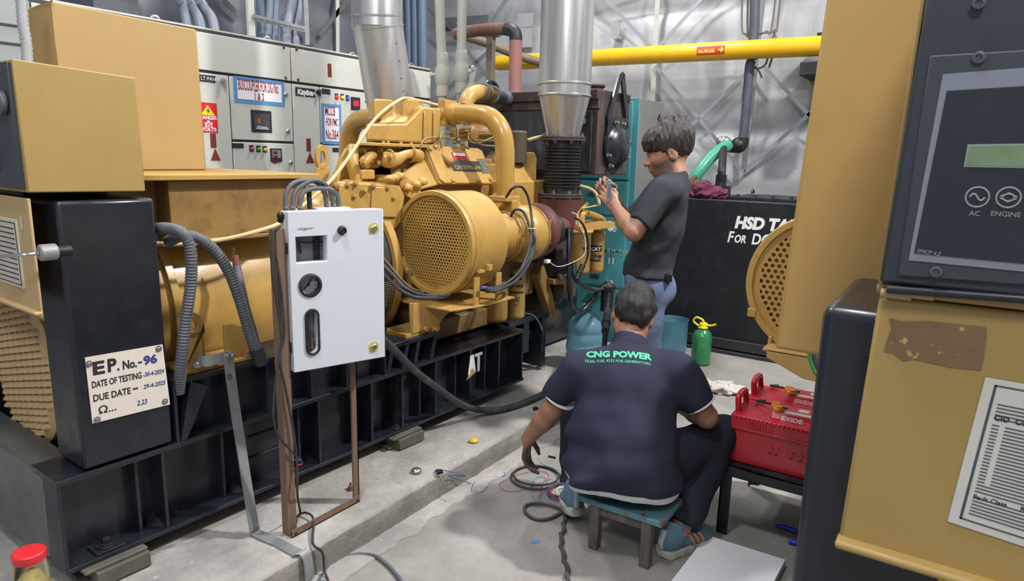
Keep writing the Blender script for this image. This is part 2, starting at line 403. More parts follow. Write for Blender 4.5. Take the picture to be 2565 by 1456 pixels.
# ================================================================== the setting
def concrete(name, base, dark, light, sc=1.6, specks=True, bump=.35):
    m = bpy.data.materials.new(name); m.use_nodes = True; nt = m.node_tree; N = nt.nodes; L = nt.links; b = N['Principled BSDF']
    tc = N.new('ShaderNodeTexCoord')
    def nz(s, d=8, r=.65):
        n = N.new('ShaderNodeTexNoise'); n.inputs['Scale'].default_value = s; n.inputs['Detail'].default_value = d; n.inputs['Roughness'].default_value = r
        L.new(tc.outputs['Object'], n.inputs['Vector']); return n.outputs['Fac']
    def rmp(f, *st):
        r = N.new('ShaderNodeValToRGB'); e = r.color_ramp.elements
        while len(e) < len(st): e.new(.5)
        for q, (p, c) in zip(e, st): q.position = p; q.color = c
        L.new(f, r.inputs[0]); return r.outputs[0]
    A = s2l(base)+(1,); D = s2l(dark)+(1,); H = s2l(light)+(1,)
    out = rmp(nz(sc), (.32, D), (.5, A), (.7, H))
    def mix(f, a, c):
        x = N.new('ShaderNodeMix'); x.data_type = 'RGBA'; L.new(f, x.inputs[0]); L.new(a, x.inputs[6]); x.inputs[7].default_value = c; return x.outputs[2]
    K = (0, 0, 0, 1); W = (1, 1, 1, 1)
    out = mix(rmp(nz(38, 4), (.35, K), (.75, (.35,)*3+(1,))), out, D)
    out = mix(rmp(nz(2.4, 3), (.6, K), (.75, (.5,)*3+(1,))), out, s2l((150, 134, 112))+(1,))
    if specks:
        out = mix(rmp(nz(24, 5, .75), (.66, K), (.70, (.7,)*3+(1,))), out, s2l((214, 212, 208))+(1,))
    L.new(out, b.inputs['Base Color']); L.new(rmp(nz(5), (.3, (.55,)*3+(1,)), (.7, (.85,)*3+(1,))), b.inputs['Roughness'])
    bn = N.new('ShaderNodeBump'); bn.inputs['Strength'].default_value = bump; bn.inputs['Distance'].default_value = .012
    L.new(nz(22, 9, .7), bn.inputs['Height']); L.new(bn.outputs[0], b.inputs['Normal']); return m
FLOOR = concrete('floor_concrete', (142, 139, 134), (118, 116, 113), (160, 157, 152))
PLIN = concrete('plinth_concrete', (162, 158, 153), (128, 126, 124), (190, 185, 180), 2.6, True, .6)
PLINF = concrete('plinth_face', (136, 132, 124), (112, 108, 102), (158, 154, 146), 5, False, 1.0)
b = MB(); b.box((-3, -4, -.1), (7.3, 6.4, 0)); struct('floor', b, FLOOR, smooth=0)

def jag(x, s=0, a=.012):
    return a*noise.noise(V((x*3, s, 0)))+a*.8*noise.noise(V((x*11, s+5, 0)))+a*.5*noise.noise(V((x*31, s+9, 0)))
# raised concrete plinth with worn edge under the left generator
b = MB(); rs = []; n = 200
for i in range(n+1):
    x = -1.2+i*(4.75+1.2)/n
    fx = x; ch = .016+.5*abs(jag(x, 3)); y0 = 1.826+jag(x, 1, .006)
    rs.append([V((fx, y0, -.02)), V((fx, y0+jag(x, 2, .008), .06)), V((fx, y0+.002, .13-ch)), V((fx, y0+ch, .13+jag(x, 7, .002))), V((fx, 2.0, .13)), V((fx, 3.75, .13)), V((fx, 3.75, -.02))])
b.rings(rs); pl = struct('plinth', b, PLIN, smooth=50)
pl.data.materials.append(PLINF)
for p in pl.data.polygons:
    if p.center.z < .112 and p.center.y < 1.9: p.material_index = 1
# feathered screed along the foot of the plinth
b = MB(); rs = []
for i in range(n+1):
    x = -1.2+i*(4.6+1.2)/n; w = .095+jag(x, 11, .03)
    rs.append([V((x, 1.84, -.01)), V((x, 1.84, .014)), V((x, 1.826-w*.6, .009)), V((x, 1.826-w, .006)), V((x, 1.826-w-.004, -.01))])
b.rings(rs); struct('trim_1', b, PLIN, smooth=50)

# walls lined with aluminium insulation foil
def foil(rgb, met=.55, rough=.42):
    m = bpy.data.materials.new('foil'); m.use_nodes = True; nt = m.node_tree; N = nt.nodes; L = nt.links; q = N['Principled BSDF']
    tc = N.new('ShaderNodeTexCoord'); mp = N.new('ShaderNodeMapping'); mp.inputs['Scale'].default_value = (1, 1, .3); L.new(tc.outputs['Object'], mp.inputs[0])
    def nz(v, s, d): 
        t = N.new('ShaderNodeTexNoise'); t.inputs['Scale'].default_value = s; t.inputs['Detail'].default_value = d; L.new(v, t.inputs['Vector']); return t.outputs['Fac']
    r = N.new('ShaderNodeValToRGB'); c = s2l(rgb)
    r.color_ramp.elements[0].position = .3; r.color_ramp.elements[0].color = tuple(x*.72 for x in c)+(1,)
    r.color_ramp.elements[1].position = .72; r.color_ramp.elements[1].color = tuple(min(1, x*1.15) for x in c)+(1,)
    L.new(nz(mp.outputs[0], 2.2, 8), r.inputs[0]); L.new(r.outputs[0], q.inputs['Base Color'])
    q.inputs['Metallic'].default_value = met; q.inputs['Roughness'].default_value = rough
    bn = N.new('ShaderNodeBump'); bn.inputs['Strength'].default_value = .25; bn.inputs['Distance'].default_value = .03
    L.new(nz(tc.outputs['Object'], 5, 7), bn.inputs['Height']); L.new(bn.outputs[0], q.inputs['Normal']); return m
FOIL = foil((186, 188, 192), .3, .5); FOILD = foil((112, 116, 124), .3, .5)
def sag(z):   # the foil bellies out between the wall girts
    t = (z-.62) % 1.22/1.22
    return .075*math.sin(PI*t)**.7
def wall_sheet(name, p0, dx, nrm, length, h, mat, seed):
    b = MB(); nu, nv = 130, 110; p0 = V(p0); dx = V(dx); nrm = V(nrm); vs = []
    for i in range(nu+1):
        for j in range(nv+1):
            s = length*i/nu; z = h*j/nv
            k = sag(z)*(1+.35*noise.noise(V((s*1.1, z*.7, seed))))+.022*noise.noise(V((s*2.2, z*5, seed+4)))+.012*noise.noise(V((s*7, z*6, seed+8)))
            vs.append(p0+dx*s+V((0, 0, z))+nrm*k)
    fs = [(i*(nv+1)+j, (i+1)*(nv+1)+j, (i+1)*(nv+1)+j+1, i*(nv+1)+j+1) for i in range(nu) for j in range(nv)]
    b.add(vs, fs); struct(name, b, mat, smooth=80)
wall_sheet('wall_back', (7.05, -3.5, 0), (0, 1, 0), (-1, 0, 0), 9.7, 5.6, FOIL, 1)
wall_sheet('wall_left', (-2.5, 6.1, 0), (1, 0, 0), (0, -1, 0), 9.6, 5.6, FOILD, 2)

BRC = paint((166, 170, 176), .4, .4, var=.08)
def strip(name, p, q, w=.034, mat=BRC, t=.006, nrm=(-1, 0, 0)):
    b = MB(); b.beam(p, q, w, t, nrm); return struct(name, b, mat)
XW = 6.86; k = 2
for a, c in (((1440, -86), (1636, 124)), ((1880, -140), (1646, 122)), ((1641, 165), (1862, 432)), ((1884, 170), (1724, 322)), ((1912, 165), (2050, 312)), ((2055, 262), (1868, 425)), ((1700, -60), (1524, -10))):
    strip('trim_%d' % k, WF.P(*a, x=XW), WF.P(*c, x=XW)); k += 1
strip('trim_%d' % k, WF.P(1660, -260, x=XW+.03), WF.P(1634, 262, x=XW+.03), .05, PVC); k += 1
strip('trim_%d' % k, WF.P(1944, -300, x=XW+.03), WF.P(1862, 432, x=XW+.03), .05, GALV); k += 1
YW = 5.98
for a, c in (((1114, 62), (1223, 55)),):
    strip('trim_%d' % k, WF.P(*a, x=XW), WF.P(*c, x=XW), .16, FOILD); k += 1
for a, c in (((1072, 20), (1146, 104)), ((1170, 128), (1215, 182)), ((1270, -5), (1228, 58)), ((1222, 130), (1122, 222))):
    strip('trim_%d' % k, WF.P(*a, x=XW), WF.P(*c, x=XW), .05, GALV); k += 1
for a, c in (((844, -300), (846, 134)),):
    strip('trim_%d' % k, WF.P(*a, y=YW), WF.P(*c, y=YW), .05, PVC, nrm=(0, -1, 0)); k += 1
for a, c in (((870, 0), (800, 90)), ((705, 40), (790, 110)), ((560, 0), (600, 40))):
    strip('trim_%d' % k, WF.P(*a, y=YW), WF.P(*c, y=YW), .05, GREYST, nrm=(0, -1, 0)); k += 1
# foil patches and a torn opening in the back wall lining
for (x0, y0, x1, y1), c in (((1298, 34, 1336, 66), PVC), ((1298, 72, 1334, 118), PVC), ((1531, 54, 1554, 88), PVC)):
    p = [WF.P(x0, y0, x=6.9), WF.P(x1, y0-1, x=6.9), WF.P(x1-1, y1, x=6.9), WF.P(x0+1, y1+2, x=6.9)]
    b = MB(); b.prism(p, (-.01, 0, 0)); struct('trim_%d' % k, b, FOIL if c is PVC else c); k += 1
p = [WF.P(2030, 170, x=6.9), WF.P(2056, 165, x=6.9), WF.P(2052, 220, x=6.9), WF.P(2022, 218, x=6.9)]
b = MB(); b.prism(p, (-.02, 0, 0)); struct('trim_%d' % k, b, paint((186, 172, 140), .8, var=.3, scale=20)); k += 1
# ================================================================== left diesel generator
g = GF.P
gen = thing('diesel_generator', 'whole yellow diesel generator on black skid at the left, from control box to radiator', 'generator', (1.6, .6, .13), GF)
def gp(name, mb, mat, bevel=.003, label=None, parent=None, smooth=38): return part(name, mb, mat, parent or gen, label, bevel, smooth)
NB = lambda: MB(GF)
# ---- skid base
b = NB()
b.box((.0, 0, .2), (2.53, .2, .216)); b.box((0, 0, .504), (2.53, .2, .522)); b.box((0, .1, .21), (2.53, .115, .51))
for u in (.006, .33, .65, 1.0, 1.3, 1.5, 1.74, 2.02, 2.28, 2.515): b.box((u-.006, .004, .212), (u+.006, .11, .508))

for u in (.33, .65, 1.0, 1.3, 1.74, 2.02, 2.28): b.box((u-.078, .05, .212), (u-.066, .11, .508))
for u in (.33, .65, 1.0, 1.5, 2.02): b.prism([(u-.008, .012, .216), (u-.05, .1, .216), (u-.008, .1, .25)], (.004, 0, 0))
b.box((.13, 1.02, .2), (2.9, 1.2, .522)); b.box((.14, .2, .36), (2.9, 1.02, .42))
b.box((.385, .0, .735), (1.40, .22, .75)); b.box((.385, .07, .52), (1.40, .085, .74)); b.box((.385, 1.0, .52), (1.4, 1.2, .75))
for u in (.39, .6, .76, .97, 1.16, 1.39): b.box((u-.006, .005, .52), (u+.006, .075, .737))
b.prism([g(478, 956, v=0), g(523, 966, v=0), g(470, 1100, v=0), g(454, 1107, v=0)], (0, .15, 0))
b.box((2.53, .12, .17), (2.60, 1.1, .54)); b.box((2.6, .14, .5), (2.98, 1.1, .535)); b.box((2.93, .14, .16), (2.98, 1.1, .52)); b.box((2.72, .14, .3), (2.78, .2, .5)); b.box((2.98, .42, .16), (3.85, 1.1, .52)); b.box((3.2, .40, .5), (3.45, .7, .9))  # last black boxes continue the skid and stand in for dark shading behind it
gp('skid_base', b, BLK)
b = NB(); b.box((.0, .125, .19), (.13, 1.2, .5)); gp('end_beam', b, GREYST, .004, 'bare grey steel cross beam at the near end')  # steel coloured lighter than the skid to carry the lit look of its end face
b = NB()
b.tube([(.82+.1*math.copysign(1, math.cos(t))+.045*math.cos(t), .096, .36+.045*math.sin(t)) for t in [i*2*PI/24 for i in range(25)]], .004, 6, raw=True)
gp('slot_rim', b, BLKD, 0)
b = NB()
for u0, u1 in ((1.42, 1.76),):
    b.box((u0, .0, .64), (u1, .22, .662)); b.box((u0+.02, .09, .52), (u1-.02, .12, .65))
    for u in (u0+.02, u0+.12, u0+.2, u1-.02): b.prism([(u-.012, .004, .64), (u+.012, .004, .64), (u-.02, .004, .522), (u-.044, .004, .522)], (0, .09, 0))
gp('engine_pedestal', b, BLK)
b = NB(); b.box((1.485, .03, .225), (1.515, .09, .5))
for z in (.28, .38, .47): b.cyl((1.53, .02, z), (1.53, .1, z), .012, n=10); b.bolt((1.5, .03, z), (0, -1, 0), .011)
gp('joint_plate', b, BLKD)
for u in (.14, 1.50):
    m1 = NB(); m1.box((u-.1, -.0, .135), (u+.1, .17, .15)); m1.box((u-.075, .02, .15), (u+.075, .15, .19)); m1.box((u-.1, -.03, .188), (u+.1, .19, .2)); m1.box((u-.07, -.045, .135), (u+.10, .03, .188))
    mo = gp('vibration_mount', m1, paint((84, 82, 72), .7, var=.2, dirt=(120, 112, 96), damt=.5), .004)
    m2 = NB(); m2.box((u-.045, .01, .217), (u+.045, .085, .224)); m2.lathe([(.032, .224), (.032, .231)], (u, .047, 0), n=20); m2.bolt((u, .047, .231), (0, 0, 1), .015, .02)
    gp('mount_bolt', m2, BLKD, .001, parent=mo)
# CAT emblem on the skid web
def cat_mark(parent, o, xd, up, s, fr, sy=1.0, tri=YELC, col=WTXT):
    o, xd, up = V(o), V(xd).normalized(), V(up); n = xd.cross(up).normalized()
    Q = lambda x, y: o+xd*(x*s)+up*(y*s*sy)
    for nm, polys, mt in (('emblem_letter', [[(0, 0), (.10, 0), (.14, .2), (.28, .2), (.32, 0), (.44, 0), (.31, .86), (.12, .86)]], col), ('emblem_letter', [[(.52, 0), (.66, 0), (.66, .72), (.8, .72), (.8, .86), (.38, .86), (.38, .72), (.52, .72)]], col), ('emblem_triangle', [[(-.08, -.22), (.46, 0.02), (.2, .32)]], tri)):
        m = MB(fr)
        for p in polys: m.prism([Q(*q) for q in p], n*.0015)
        part(nm, m, mt, parent, smooth=0)
b = NB(); b.box((2.02, .09, .24), (2.1, .1, .25)); mk = gp('emblem_plate', b, BLK, 0)
cat_mark(mk, g(1172, 940, v=-.001), (1, 0, 0), (0, 0, 1), .155, GF, .80)
# ---- control console end
b = NB(); b.box((.08, 0, .53), (.37, .2, 1.388)); pst = gp('support_post', b, BLK, .012)
b = NB(); b.box((.08, 1.0, .53), (.37, 1.2, 1.388)); gp('support_post', b, BLK, .012)
b = NB(); b.box((.1, .2, 1.30), (.35, 1.0, 1.385)); gp('cross_rail', b, BLK, .006)
b = NB(); b.prism([(.012, 0, 1.415), (.343, 0, 1.41), (.34, 0, 1.765), (.01, 0, 1.782)], (0, 1.2, 0)); cb = gp('control_box', b, YELO, .004)
b = NB(); b.box((.0, .012, 1.425), (.014, 1.19, 1.775)); cp = gp('control_panel', b, CHAR, .003, 'charcoal instrument panel', parent=cb)
b = NB(); c = g(8, 258, u=-.004); b.lathe([(.034, 0), (.034, .012), (.026, .02), (.024, .016)], c, (-1, 0, 0), 28); gp('gauge', b, paint((88, 96, 98), .3, var=.05), .001, parent=cb)
b = NB(); b.box((-.01, .155, 1.47), (.002, .185, 1.60)); gp('handle', b, BLKD, .004, parent=cb)
b = NB(); b.prism([(.012, .008, 1.06), (.012, .008, 1.398), (.012, 1.19, 1.398), (.012, 1.19, 1.06)], (.008, 0, 0)); b.box((-.004, .004, 1.054), (.018, 1.19, 1.064))
dr = gp('console_door', b, TANY, .003, 'pale tan lower door panel')
b = NB(); b.box((.008, .105, 1.12), (.013, .5, 1.33)); nt_ = gp('notice_plate', b, paint((206, 200, 184), .5, var=.03), .001, parent=dr)
b = NB(); b.box((.0065, .115, 1.13), (.0085, .117, 1.32)); b.box((.0065, .115, 1.13), (.0085, .48, 1.132)); b.box((.0065, .115, 1.318), (.0085, .48, 1.32))
for i in range(11): b.box((.0068, .13, 1.145+i*.0155), (.0084, .40-.05*(i % 3), 1.148+i*.0155))
gp('notice_print', b, INK, 0, parent=dr)
b = NB(); b.prism([(.011, .075, 1.345), (.011, .062, 1.345), (.011, .064, 1.305), (.011, .073, 1.305)], (-.002, 0, 0)); gp('masking_tape', b, PVC, 0, parent=dr)
kc = g(97, 634, u=-.0); b = NB(); b.lathe([(.02, 0), (.024, .004), (.024, .042), (.02, .046)], kc, (1, 0, 0), 28)
kb = gp('knob', b, paint((150, 150, 150), .5, .4, var=.1), .001); kx = kc
b = NB(); b.cyl(kx+V((.046, 0, 0)), kx+V((.082, 0, 0)), .016, n=16); gp('knob_stem', b, BLKD, 0, parent=kb)
b = NB(); b.tube([kx+V((.0, 0, 0)), g(40, 640, u=-.05), g(-90, 648, u=-.12)], .0055, 8); gp('rod', b, STEEL, 0, parent=kb)
# louvred alternator end cover
dc = g(62, 925, u=.15); DRm = 198/1700*((GF.m @ dc)-CAMP).dot(FX)
b = NB(); b.lathe([(DRm-.02, -.006), (DRm, .0), (DRm, .12), (DRm-.02, .13)], dc, (1, 0, 0), 64)
dcv = gp('alternator_end_cover', b, TANY, .003)
b = NB()
for i in range(-5, 6):
    for j in range(-12, 13):
        y = i*.058; z = j*.027+(.0135 if i % 2 else 0)
        if math.hypot(y, z) > DRm-.045: continue
        c = dc+V((-.006, y, z)); vs = []
        for a in range(9):
            w = math.cos((a-4)/4*PI/2)
            for (dx, dz) in ((0, .013), (-.013, .007), (-.023, -.003), (-.022, -.0085), (-.019, -.0085)):
                vs.append(c+V((dx*w, (a-4)/4*.028, dz*(.35+.65*w) if dz > 0 else dz)))
        b.add(vs, [(a*5+q, a*5+q+1, a*5+q+6, a*5+q+5) for a in range(8) for q in range(4)])
gp('louvres', b, TANY, 0, parent=dcv, smooth=70)
b = NB()
for i in range(-5, 6):
    for j in range(-12, 13):
        y = i*.058; z = j*.027+(.0135 if i % 2 else 0)
        if math.hypot(y, z) > DRm-.045: continue
        c = dc+V((-.0066, y, z)); b.prism([c+V((0, -.025, -.003)), c+V((0, .025, -.003)), c+V((0, .02, -.0095)), c+V((0, -.02, -.0095))], (-.0004, 0, 0))
gp('louvre_slot_shade', b, BLKD, 0, parent=dcv, smooth=0)  # dark patches on the solid cover, painting the shade inside the louvre slots
b = NB(); b.lathe([(.30, .3), (.34, .34), (.395, .42), (.41, .47), (.41, .50), (.43, .50), (.43, .53), (.41, .53), (.41, 1.2), (.36, 1.26)], (0, .6, .9), (1, 0, 0), 64)
gp('alternator', b, YEL, .002)
# mounting foot with lifting eye
b = NB()
p = [(.44, .04, .752), (.53, .04, .752), (.53, .04, .93), (.515, .04, .965), (.485, .04, .975), (.455, .04, .965), (.44, .04, .93)]
b.prism(p[:3]+[(.53, .04, .90), (.44, .04, .90)], (0, .014, 0))
b.rings([[V((.485+.045*math.cos(t)*q, .04+dy, .925+.05*math.sin(t)*q)) for t in [i*2*PI/28 for i in range(28)]] for q, dy in ((.99, 0), (.42, 0), (.42, .014), (.99, .014), (.99, 0))], False)
b.box((.44, .03, .75), (.76, .2, .764)); b.prism([(.62, .06, .764), (.76, .06, .764), (.735, .06, .86), (.655, .06, .90), (.62, .06, .90)], (0, .012, 0)); b.box((.515, .04, .76), (.53, .25, .88))
ft = gp('mounting_foot', b, YELC, .003)
for u in (.56, .70):
    q = NB(); q.bolt((u, .05, .764), (0, 0, 1), .016, .018); gp('foot_bolt', q, BOLTY, 0, parent=ft)
# terminal box, lid and tall output box
b = NB(); b.prism([(.50, .16, 1.215), (1.05, .16, 1.225), (1.1, .16, 1.435), (.5, .16, 1.435)], (0, .86, 0)); b.box((.33, .25, 1.2), (.5, 1.0, 1.434))
b.box((.505, .152, 1.205), (1.06, .17, 1.22))
tb = gp('terminal_box', b, YELD, .003, 'dusty brownish yellow terminal box')
b = NB(); b.box((.33, .12, 1.438), (1.135, 1.1, 1.458)); gp('terminal_box_lid', b, YELC, .003, parent=tb)
b = NB(); b.prism([(.353, .6, 1.459), (.90, .6, 1.459), (.895, .6, 2.045), (.353, .6, 2.058)], (.12, .30, 0)); b.prism([(.353, .6, 2.058), (.353, .6, 1.459), (.34, .78, 1.459), (.34, .78, 2.05)], (.04, .1, 0))
gp('output_box', b, YELP, .006)
b = NB(); b.box((.5, .3, 1.1), (1.3, .9, 1.22)); gp('support_saddle', b, YELD, .004)
# ---- engine
b = NB(); b.box((1.5, .36, .54), (3.05, .9, 1.0)); b.box((1.6, .28, 1.0), (3.0, .98, 1.24)); b.box((1.75, .2, .66), (2.9, .4, .95)); b.box((1.9, .16, .55), (2.5, .3, .66))
for i in range(7): b.box((1.72+i*.19, .268, 1.02), (1.84+i*.19, .29, 1.2))
gp('engine_block', b, paint((116, 92, 54), .55, var=.18, dirt=(62, 54, 44), damt=.8), .01)
b = NB(); b.lathe([(.36, 1.30), (.40, 1.33), (.42, 1.37), (.42, 1.42), (.44, 1.42), (.44, 1.445), (.42, 1.45), (.41, 1.62), (.44, 1.62), (.44, 1.665), (.3, 1.68)], (0, .6, .95), (1, 0, 0), 64)
fh = gp('flywheel_housing', b, YEL, .002)
b = NB(); fa = lambda q, n: PI*1.02+q*PI*.62/n
for a in range(75): b.tube([V((u, .6+.433*math.cos(fa(a, 75)), .95+.433*math.sin(fa(a, 75)))) for u in (1.45, 1.62)], .0016, 4, raw=True)
for u in [1.455+i*.0125 for i in range(14)]: b.tube([V((u, .6+.433*math.cos(fa(q, 40)), .95+.433*math.sin(fa(q, 40)))) for q in range(41)], .0016, 4, raw=True)
gp('wire_mesh_guard', b, paint((120, 112, 96), .5, .5, var=.2), 0, parent=fh)
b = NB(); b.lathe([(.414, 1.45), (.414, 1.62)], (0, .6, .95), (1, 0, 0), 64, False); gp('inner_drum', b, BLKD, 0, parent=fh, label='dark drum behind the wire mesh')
b = NB(); b.prism([g(842, 455, v=.25), g(1000, 466, v=.25), g(1012, 492, v=.25), g(1003, 556, v=.25), g(985, 580, v=.25), g(845, 570, v=.25)], (.3, .28, 0))
hp = gp('housing_cover', b, YEL, .006)
for pts in ([(846, 462), (876, 462), (886, 535), (846, 535)], [(930, 468), (975, 470), (993, 490), (990, 545), (925, 543)]):
    q = NB(); q.prism([g(*p, v=.25) for p in pts], (0, -.012, 0)); cpn = gp('cover_plate', q, YEL, .005, parent=hp)
for x, y in ((838, 465), (870, 463), (935, 466), (970, 470), (985, 495), (913, 478), (886, 492), (890, 460)):
    q = NB(); q.bolt(g(x, y, v=.238), (0, -1, 0), .011, .012); gp('cover_bolt', q, BOLTY, 0, parent=hp)
# big cylinder-head side cover with the name plate
A, B_, C_, D_ = g(1064, 366, v=.42), g(1207, 374, v=.42), g(1232, 463, v=.28), g(1104, 462, v=.28)
L2 = g(1064, 396, v=.40)
b = NB(); dn = V((0, .35, -.04))
b.hexa([D_+dn, C_+dn, C_, D_, A+V((0, .28, -.02)), B_+V((0, .28, -.02)), B_, A])
b.prism([g(985, 450, v=.34), g(1064, 394, v=.42), g(1104, 462, v=.30), g(1050, 478, v=.30)], (.25, .25, 0))
sc_ = gp('cylinder_head_cover', b, YEL, .012)
nrm = (B_-A).cross(D_-A).normalized(); nrm = nrm if nrm.y < 0 else -nrm
def on(s, t, k=0): 
    return (A.lerp(B_, s)).lerp(D_.lerp(C_, s), t)+nrm*k
b = NB(); 
b.prism([on(.0, .05), on(.05, 0), on(.9, 0), on(.97, .08), on(1.0, .5), on(1, .95), on(.97, 1), on(.06, 1), on(.0, .9)], nrm*.014); gp('cover_panel', b, YEL, .008, parent=sc_)
for s, t in ((.12, .06), (.6, .05), (.2, .95), (.68, .95), (.95, .9), (.02, .12)):
    q = NB(); q.bolt(on(s, t, .014), nrm, .013, .014); gp('cover_bolt', q, BOLTY, 0, parent=sc_)
def plate_on(s0, t0, s1, t1, mat, nm, k=.0145, th=.003, sk=0):
    q = NB(); q.prism([on(s0, t0, k), on(s1, t0, k), on(s1+sk, t1, k), on(s0+sk, t1, k)], nrm*th); return gp(nm, q, mat, 0, parent=sc_, smooth=0)
plate_on(.37, .17, .62, .38, paint((176, 42, 46), .5, var=.1), 'warning_label'); plate_on(.39, .19, .6, .27, PAPER, 'label_print', .0178, .0008)
plate_on(.27, .40, .83, .68, paint((66, 66, 62), .4, .5, var=.2), 'name_plate', sk=.02)
xd = (B_-A).normalized(); upv = (A-D_).normalized()
text('CATERPILLAR', .034, on(.33, .63, .0178), xd, upv, paint((156, 140, 100), .4, .5, var=.15), sc_, GF, bold=.0012, wid=1.15)
plate_on(.80, .32, .96, .72, paint((96, 98, 92), .5, .2, var=.3, scale=60), 'data_plate', sk=.03)
# aftercooler housing with two bosses
b = NB(); y0 = .45
fp = [g(916, 352, v=y0), g(916, 309, v=y0), g(1017, 309, v=y0), g(1060, 267, v=y0), g(1106, 272, v=y0), g(1100, 362, v=y0)]
bk_ = [q+V((.42*(1-i_/5)+.02, .40, 0)) for q, i_ in zip(fp, (0, 0, 2.2, 3.6, 5, 5))]
b.rings([fp, bk_]); ac = gp('aftercooler', b, YEL, .012)
b = NB()
for xa, xb in ((936, 985), (1006, 1051)):
    lo_ = [g(xa, 300, v=.55), g(xb, 304, v=.55), g(xb, 250, v=.55), g(xa+2, 247, v=.55)]; b.prism(lo_, (.07, .13, 0))
gp('boss', b, YEL, .008, parent=ac)
b = NB(); b.hexa([g(940, 309, v=.47), g(1017, 309, v=.47), g(1062, 300, v=.72), g(985, 300, v=.72), g(960, 302, v=.5), g(1020, 300, v=.48), g(1062, 262, v=.72), g(985, 260, v=.72)]); gp('sloped_top', b, YELC, .01, parent=ac)
b = NB()
for x0 in (1060, 1084): b.prism([g(x0, 280, v=y0-.002), g(x0+4, 280, v=y0-.002), g(x0+8, 360, v=y0-.002), g(x0-2, 360, v=y0-.002)], (0, -.012, 0))
gp('rib', b, YEL, .004, parent=ac)
b = NB(); b.prism([g(898, 356, v=.40), g(1102, 363, v=.40), g(1102, 372, v=.40), g(898, 364, v=.40)], (.35, .4, 0)); gp('aftercooler_flange', b, YELC, .003, parent=ac)
for x in (902, 960, 972, 1004, 1030, 1090):
    q = NB(); q.bolt(g(x, 357+(x-900)*.035, v=.43), (0, 0, 1), .009, .012); gp('flange_bolt', q, BOLTY, 0, parent=ac)
b = NB(); b.rings([[(1.85, .44, 1.24), (2.75, .44, 1.24), (2.75, .44, 1.53), (1.85, .44, 1.53)], [(2.25, .86, 1.24), (2.75, .86, 1.24), (2.75, .86, 1.53), (2.25, .86, 1.53)]]); gp('inlet_manifold', b, YELD, .01)
b = NB(); b.cyl((2.2, .3, 1.5), (2.2, .5, 1.6), .02); b.box((2.1, .36, 1.2), (2.9, .9, 1.5)); gp('valve_deck', b, YELD, .01)
# charge air pipes
ph = g(1190, 285, v=.32); u0 = 2.41
pr_ = [V((u0, .56, 1.79)), V((u0, .44, 1.79)), V((u0, .30, 1.785)), V((u0, .2, 1.765)), V((u0+.005, .13, 1.70)), V((u0+.01, .1, 1.6)), V((u0+.01, .095, 1.45)), V((u0+.01, .09, 1.31))]
b = NB(); b.tube(pr_, .056, 28, 10); ap = gp('charge_air_pipe', b, YELG, 0, smooth=80)
b = NB()
for q, d in ((pr_[0]+V((0, -.02, 0)), (0, 1, 0)), (pr_[1]+V((0, .02, 0)), (0, 1, 0))): b.cyl(q+V((0, .025, 0)), q-V((0, .025, 0)), .062, n=28)
b.box((2.36, .5, 1.72), (2.46, .56, 1.87)); gp('pipe_coupling', b, YELC, .003, parent=ap)
b = NB(); b.box((2.35, .03, 1.295), (2.49, .16, 1.325)); b.box((2.40, .02, 1.2), (2.46, .14, 1.3)); gp('pipe_flange', b, YEL, .004, parent=ap)
u1 = 2.16; c0 = g(930, 290, u=u1).y
pr2 = [V((u1, c0-.25, 1.76)), V((u1, c0-.02, 1.76)), V((u1, c0+.12, 1.74)), V((u1, c0+.19, 1.68)), V((u1, c0+.215, 1.58)), V((u1, c0+.22, 1.45)), V((u1, c0+.22, 1.2))]
b = NB(); b.tube(pr2, .058, 28, 10); ap2 = gp('charge_air_pipe', b, YELG, 0, smooth=80)
# rear end: lifting eye, elbows, thermostat pipes
b = NB(); pe = [g(787, 455, v=.45), g(832, 455, v=.45), g(826, 385, v=.45), g(812, 367, v=.45), g(800, 371, v=.45)]
uo = g(808, 395, v=.45)
b.prism([g(787, 455, v=.45), g(822, 455, v=.45), g(826, 420, v=.45), g(795, 420, v=.45)], (0, .018, 0))
b.rings([[V((uo.x+(.037*math.cos(t))*q, .45+dy, uo.z+(.062*math.sin(t))*q)) for t in [i*2*PI/28 for i in range(28)]] for q, dy in ((1, 0), (.5, 0), (.5, .018), (1, .018), (1, 0))], False)
gp('lifting_eye', b, YEL, .002)
def chain(name, pts, r, mat=YEL, v=.4, n=16, parent=None):
    m = NB(); m.tube([g(x, y, v=q) for x, y, q in pts], r, n, 8); return gp(name, m, mat, 0, parent=parent, smooth=80)
rc = NB(); rc.prism([g(822, 470, v=.5), g(845, 400, v=.5), g(862, 372, v=.5), g(880, 362, v=.5), g(905, 372, v=.5), g(915, 420, v=.5), g(930, 460, v=.5), g(925, 475, v=.5)], (.32, .3, 0)); rc_ = gp('rear_manifold', rc, YEL, .02)
b = NB(); b.tube([g(842, 470, v=.45), g(852, 410, v=.45), g(868, 376, v=.45)], .012, 10); b.tube([g(895, 455, v=.44), g(882, 405, v=.46), g(884, 372, v=.5)], .035, 14); gp('manifold_rib', b, YELC, 0, parent=rc_, smooth=80)
b = NB(); b.prism([g(900, 366, v=.48), g(960, 368, v=.48), g(960, 400, v=.48), g(950, 422, v=.48), g(905, 425, v=.48)], (0, .1, 0)); b.prism([g(962, 370, v=.49), g(1004, 371, v=.49), g(1004, 382, v=.49), g(962, 384, v=.49)], (0, .1, 0)); b.box(tuple(g(905, 450, v=.4)), tuple(g(940, 425, v=.4)+V((0, .1, 0)))); mp_ = gp('manifold_plate', b, YEL, .008)
chain('coolant_elbow', [(908, 412, .42), (915, 402, .42), (924, 394, .43), (933, 388, .47)], .026, parent=mp_)
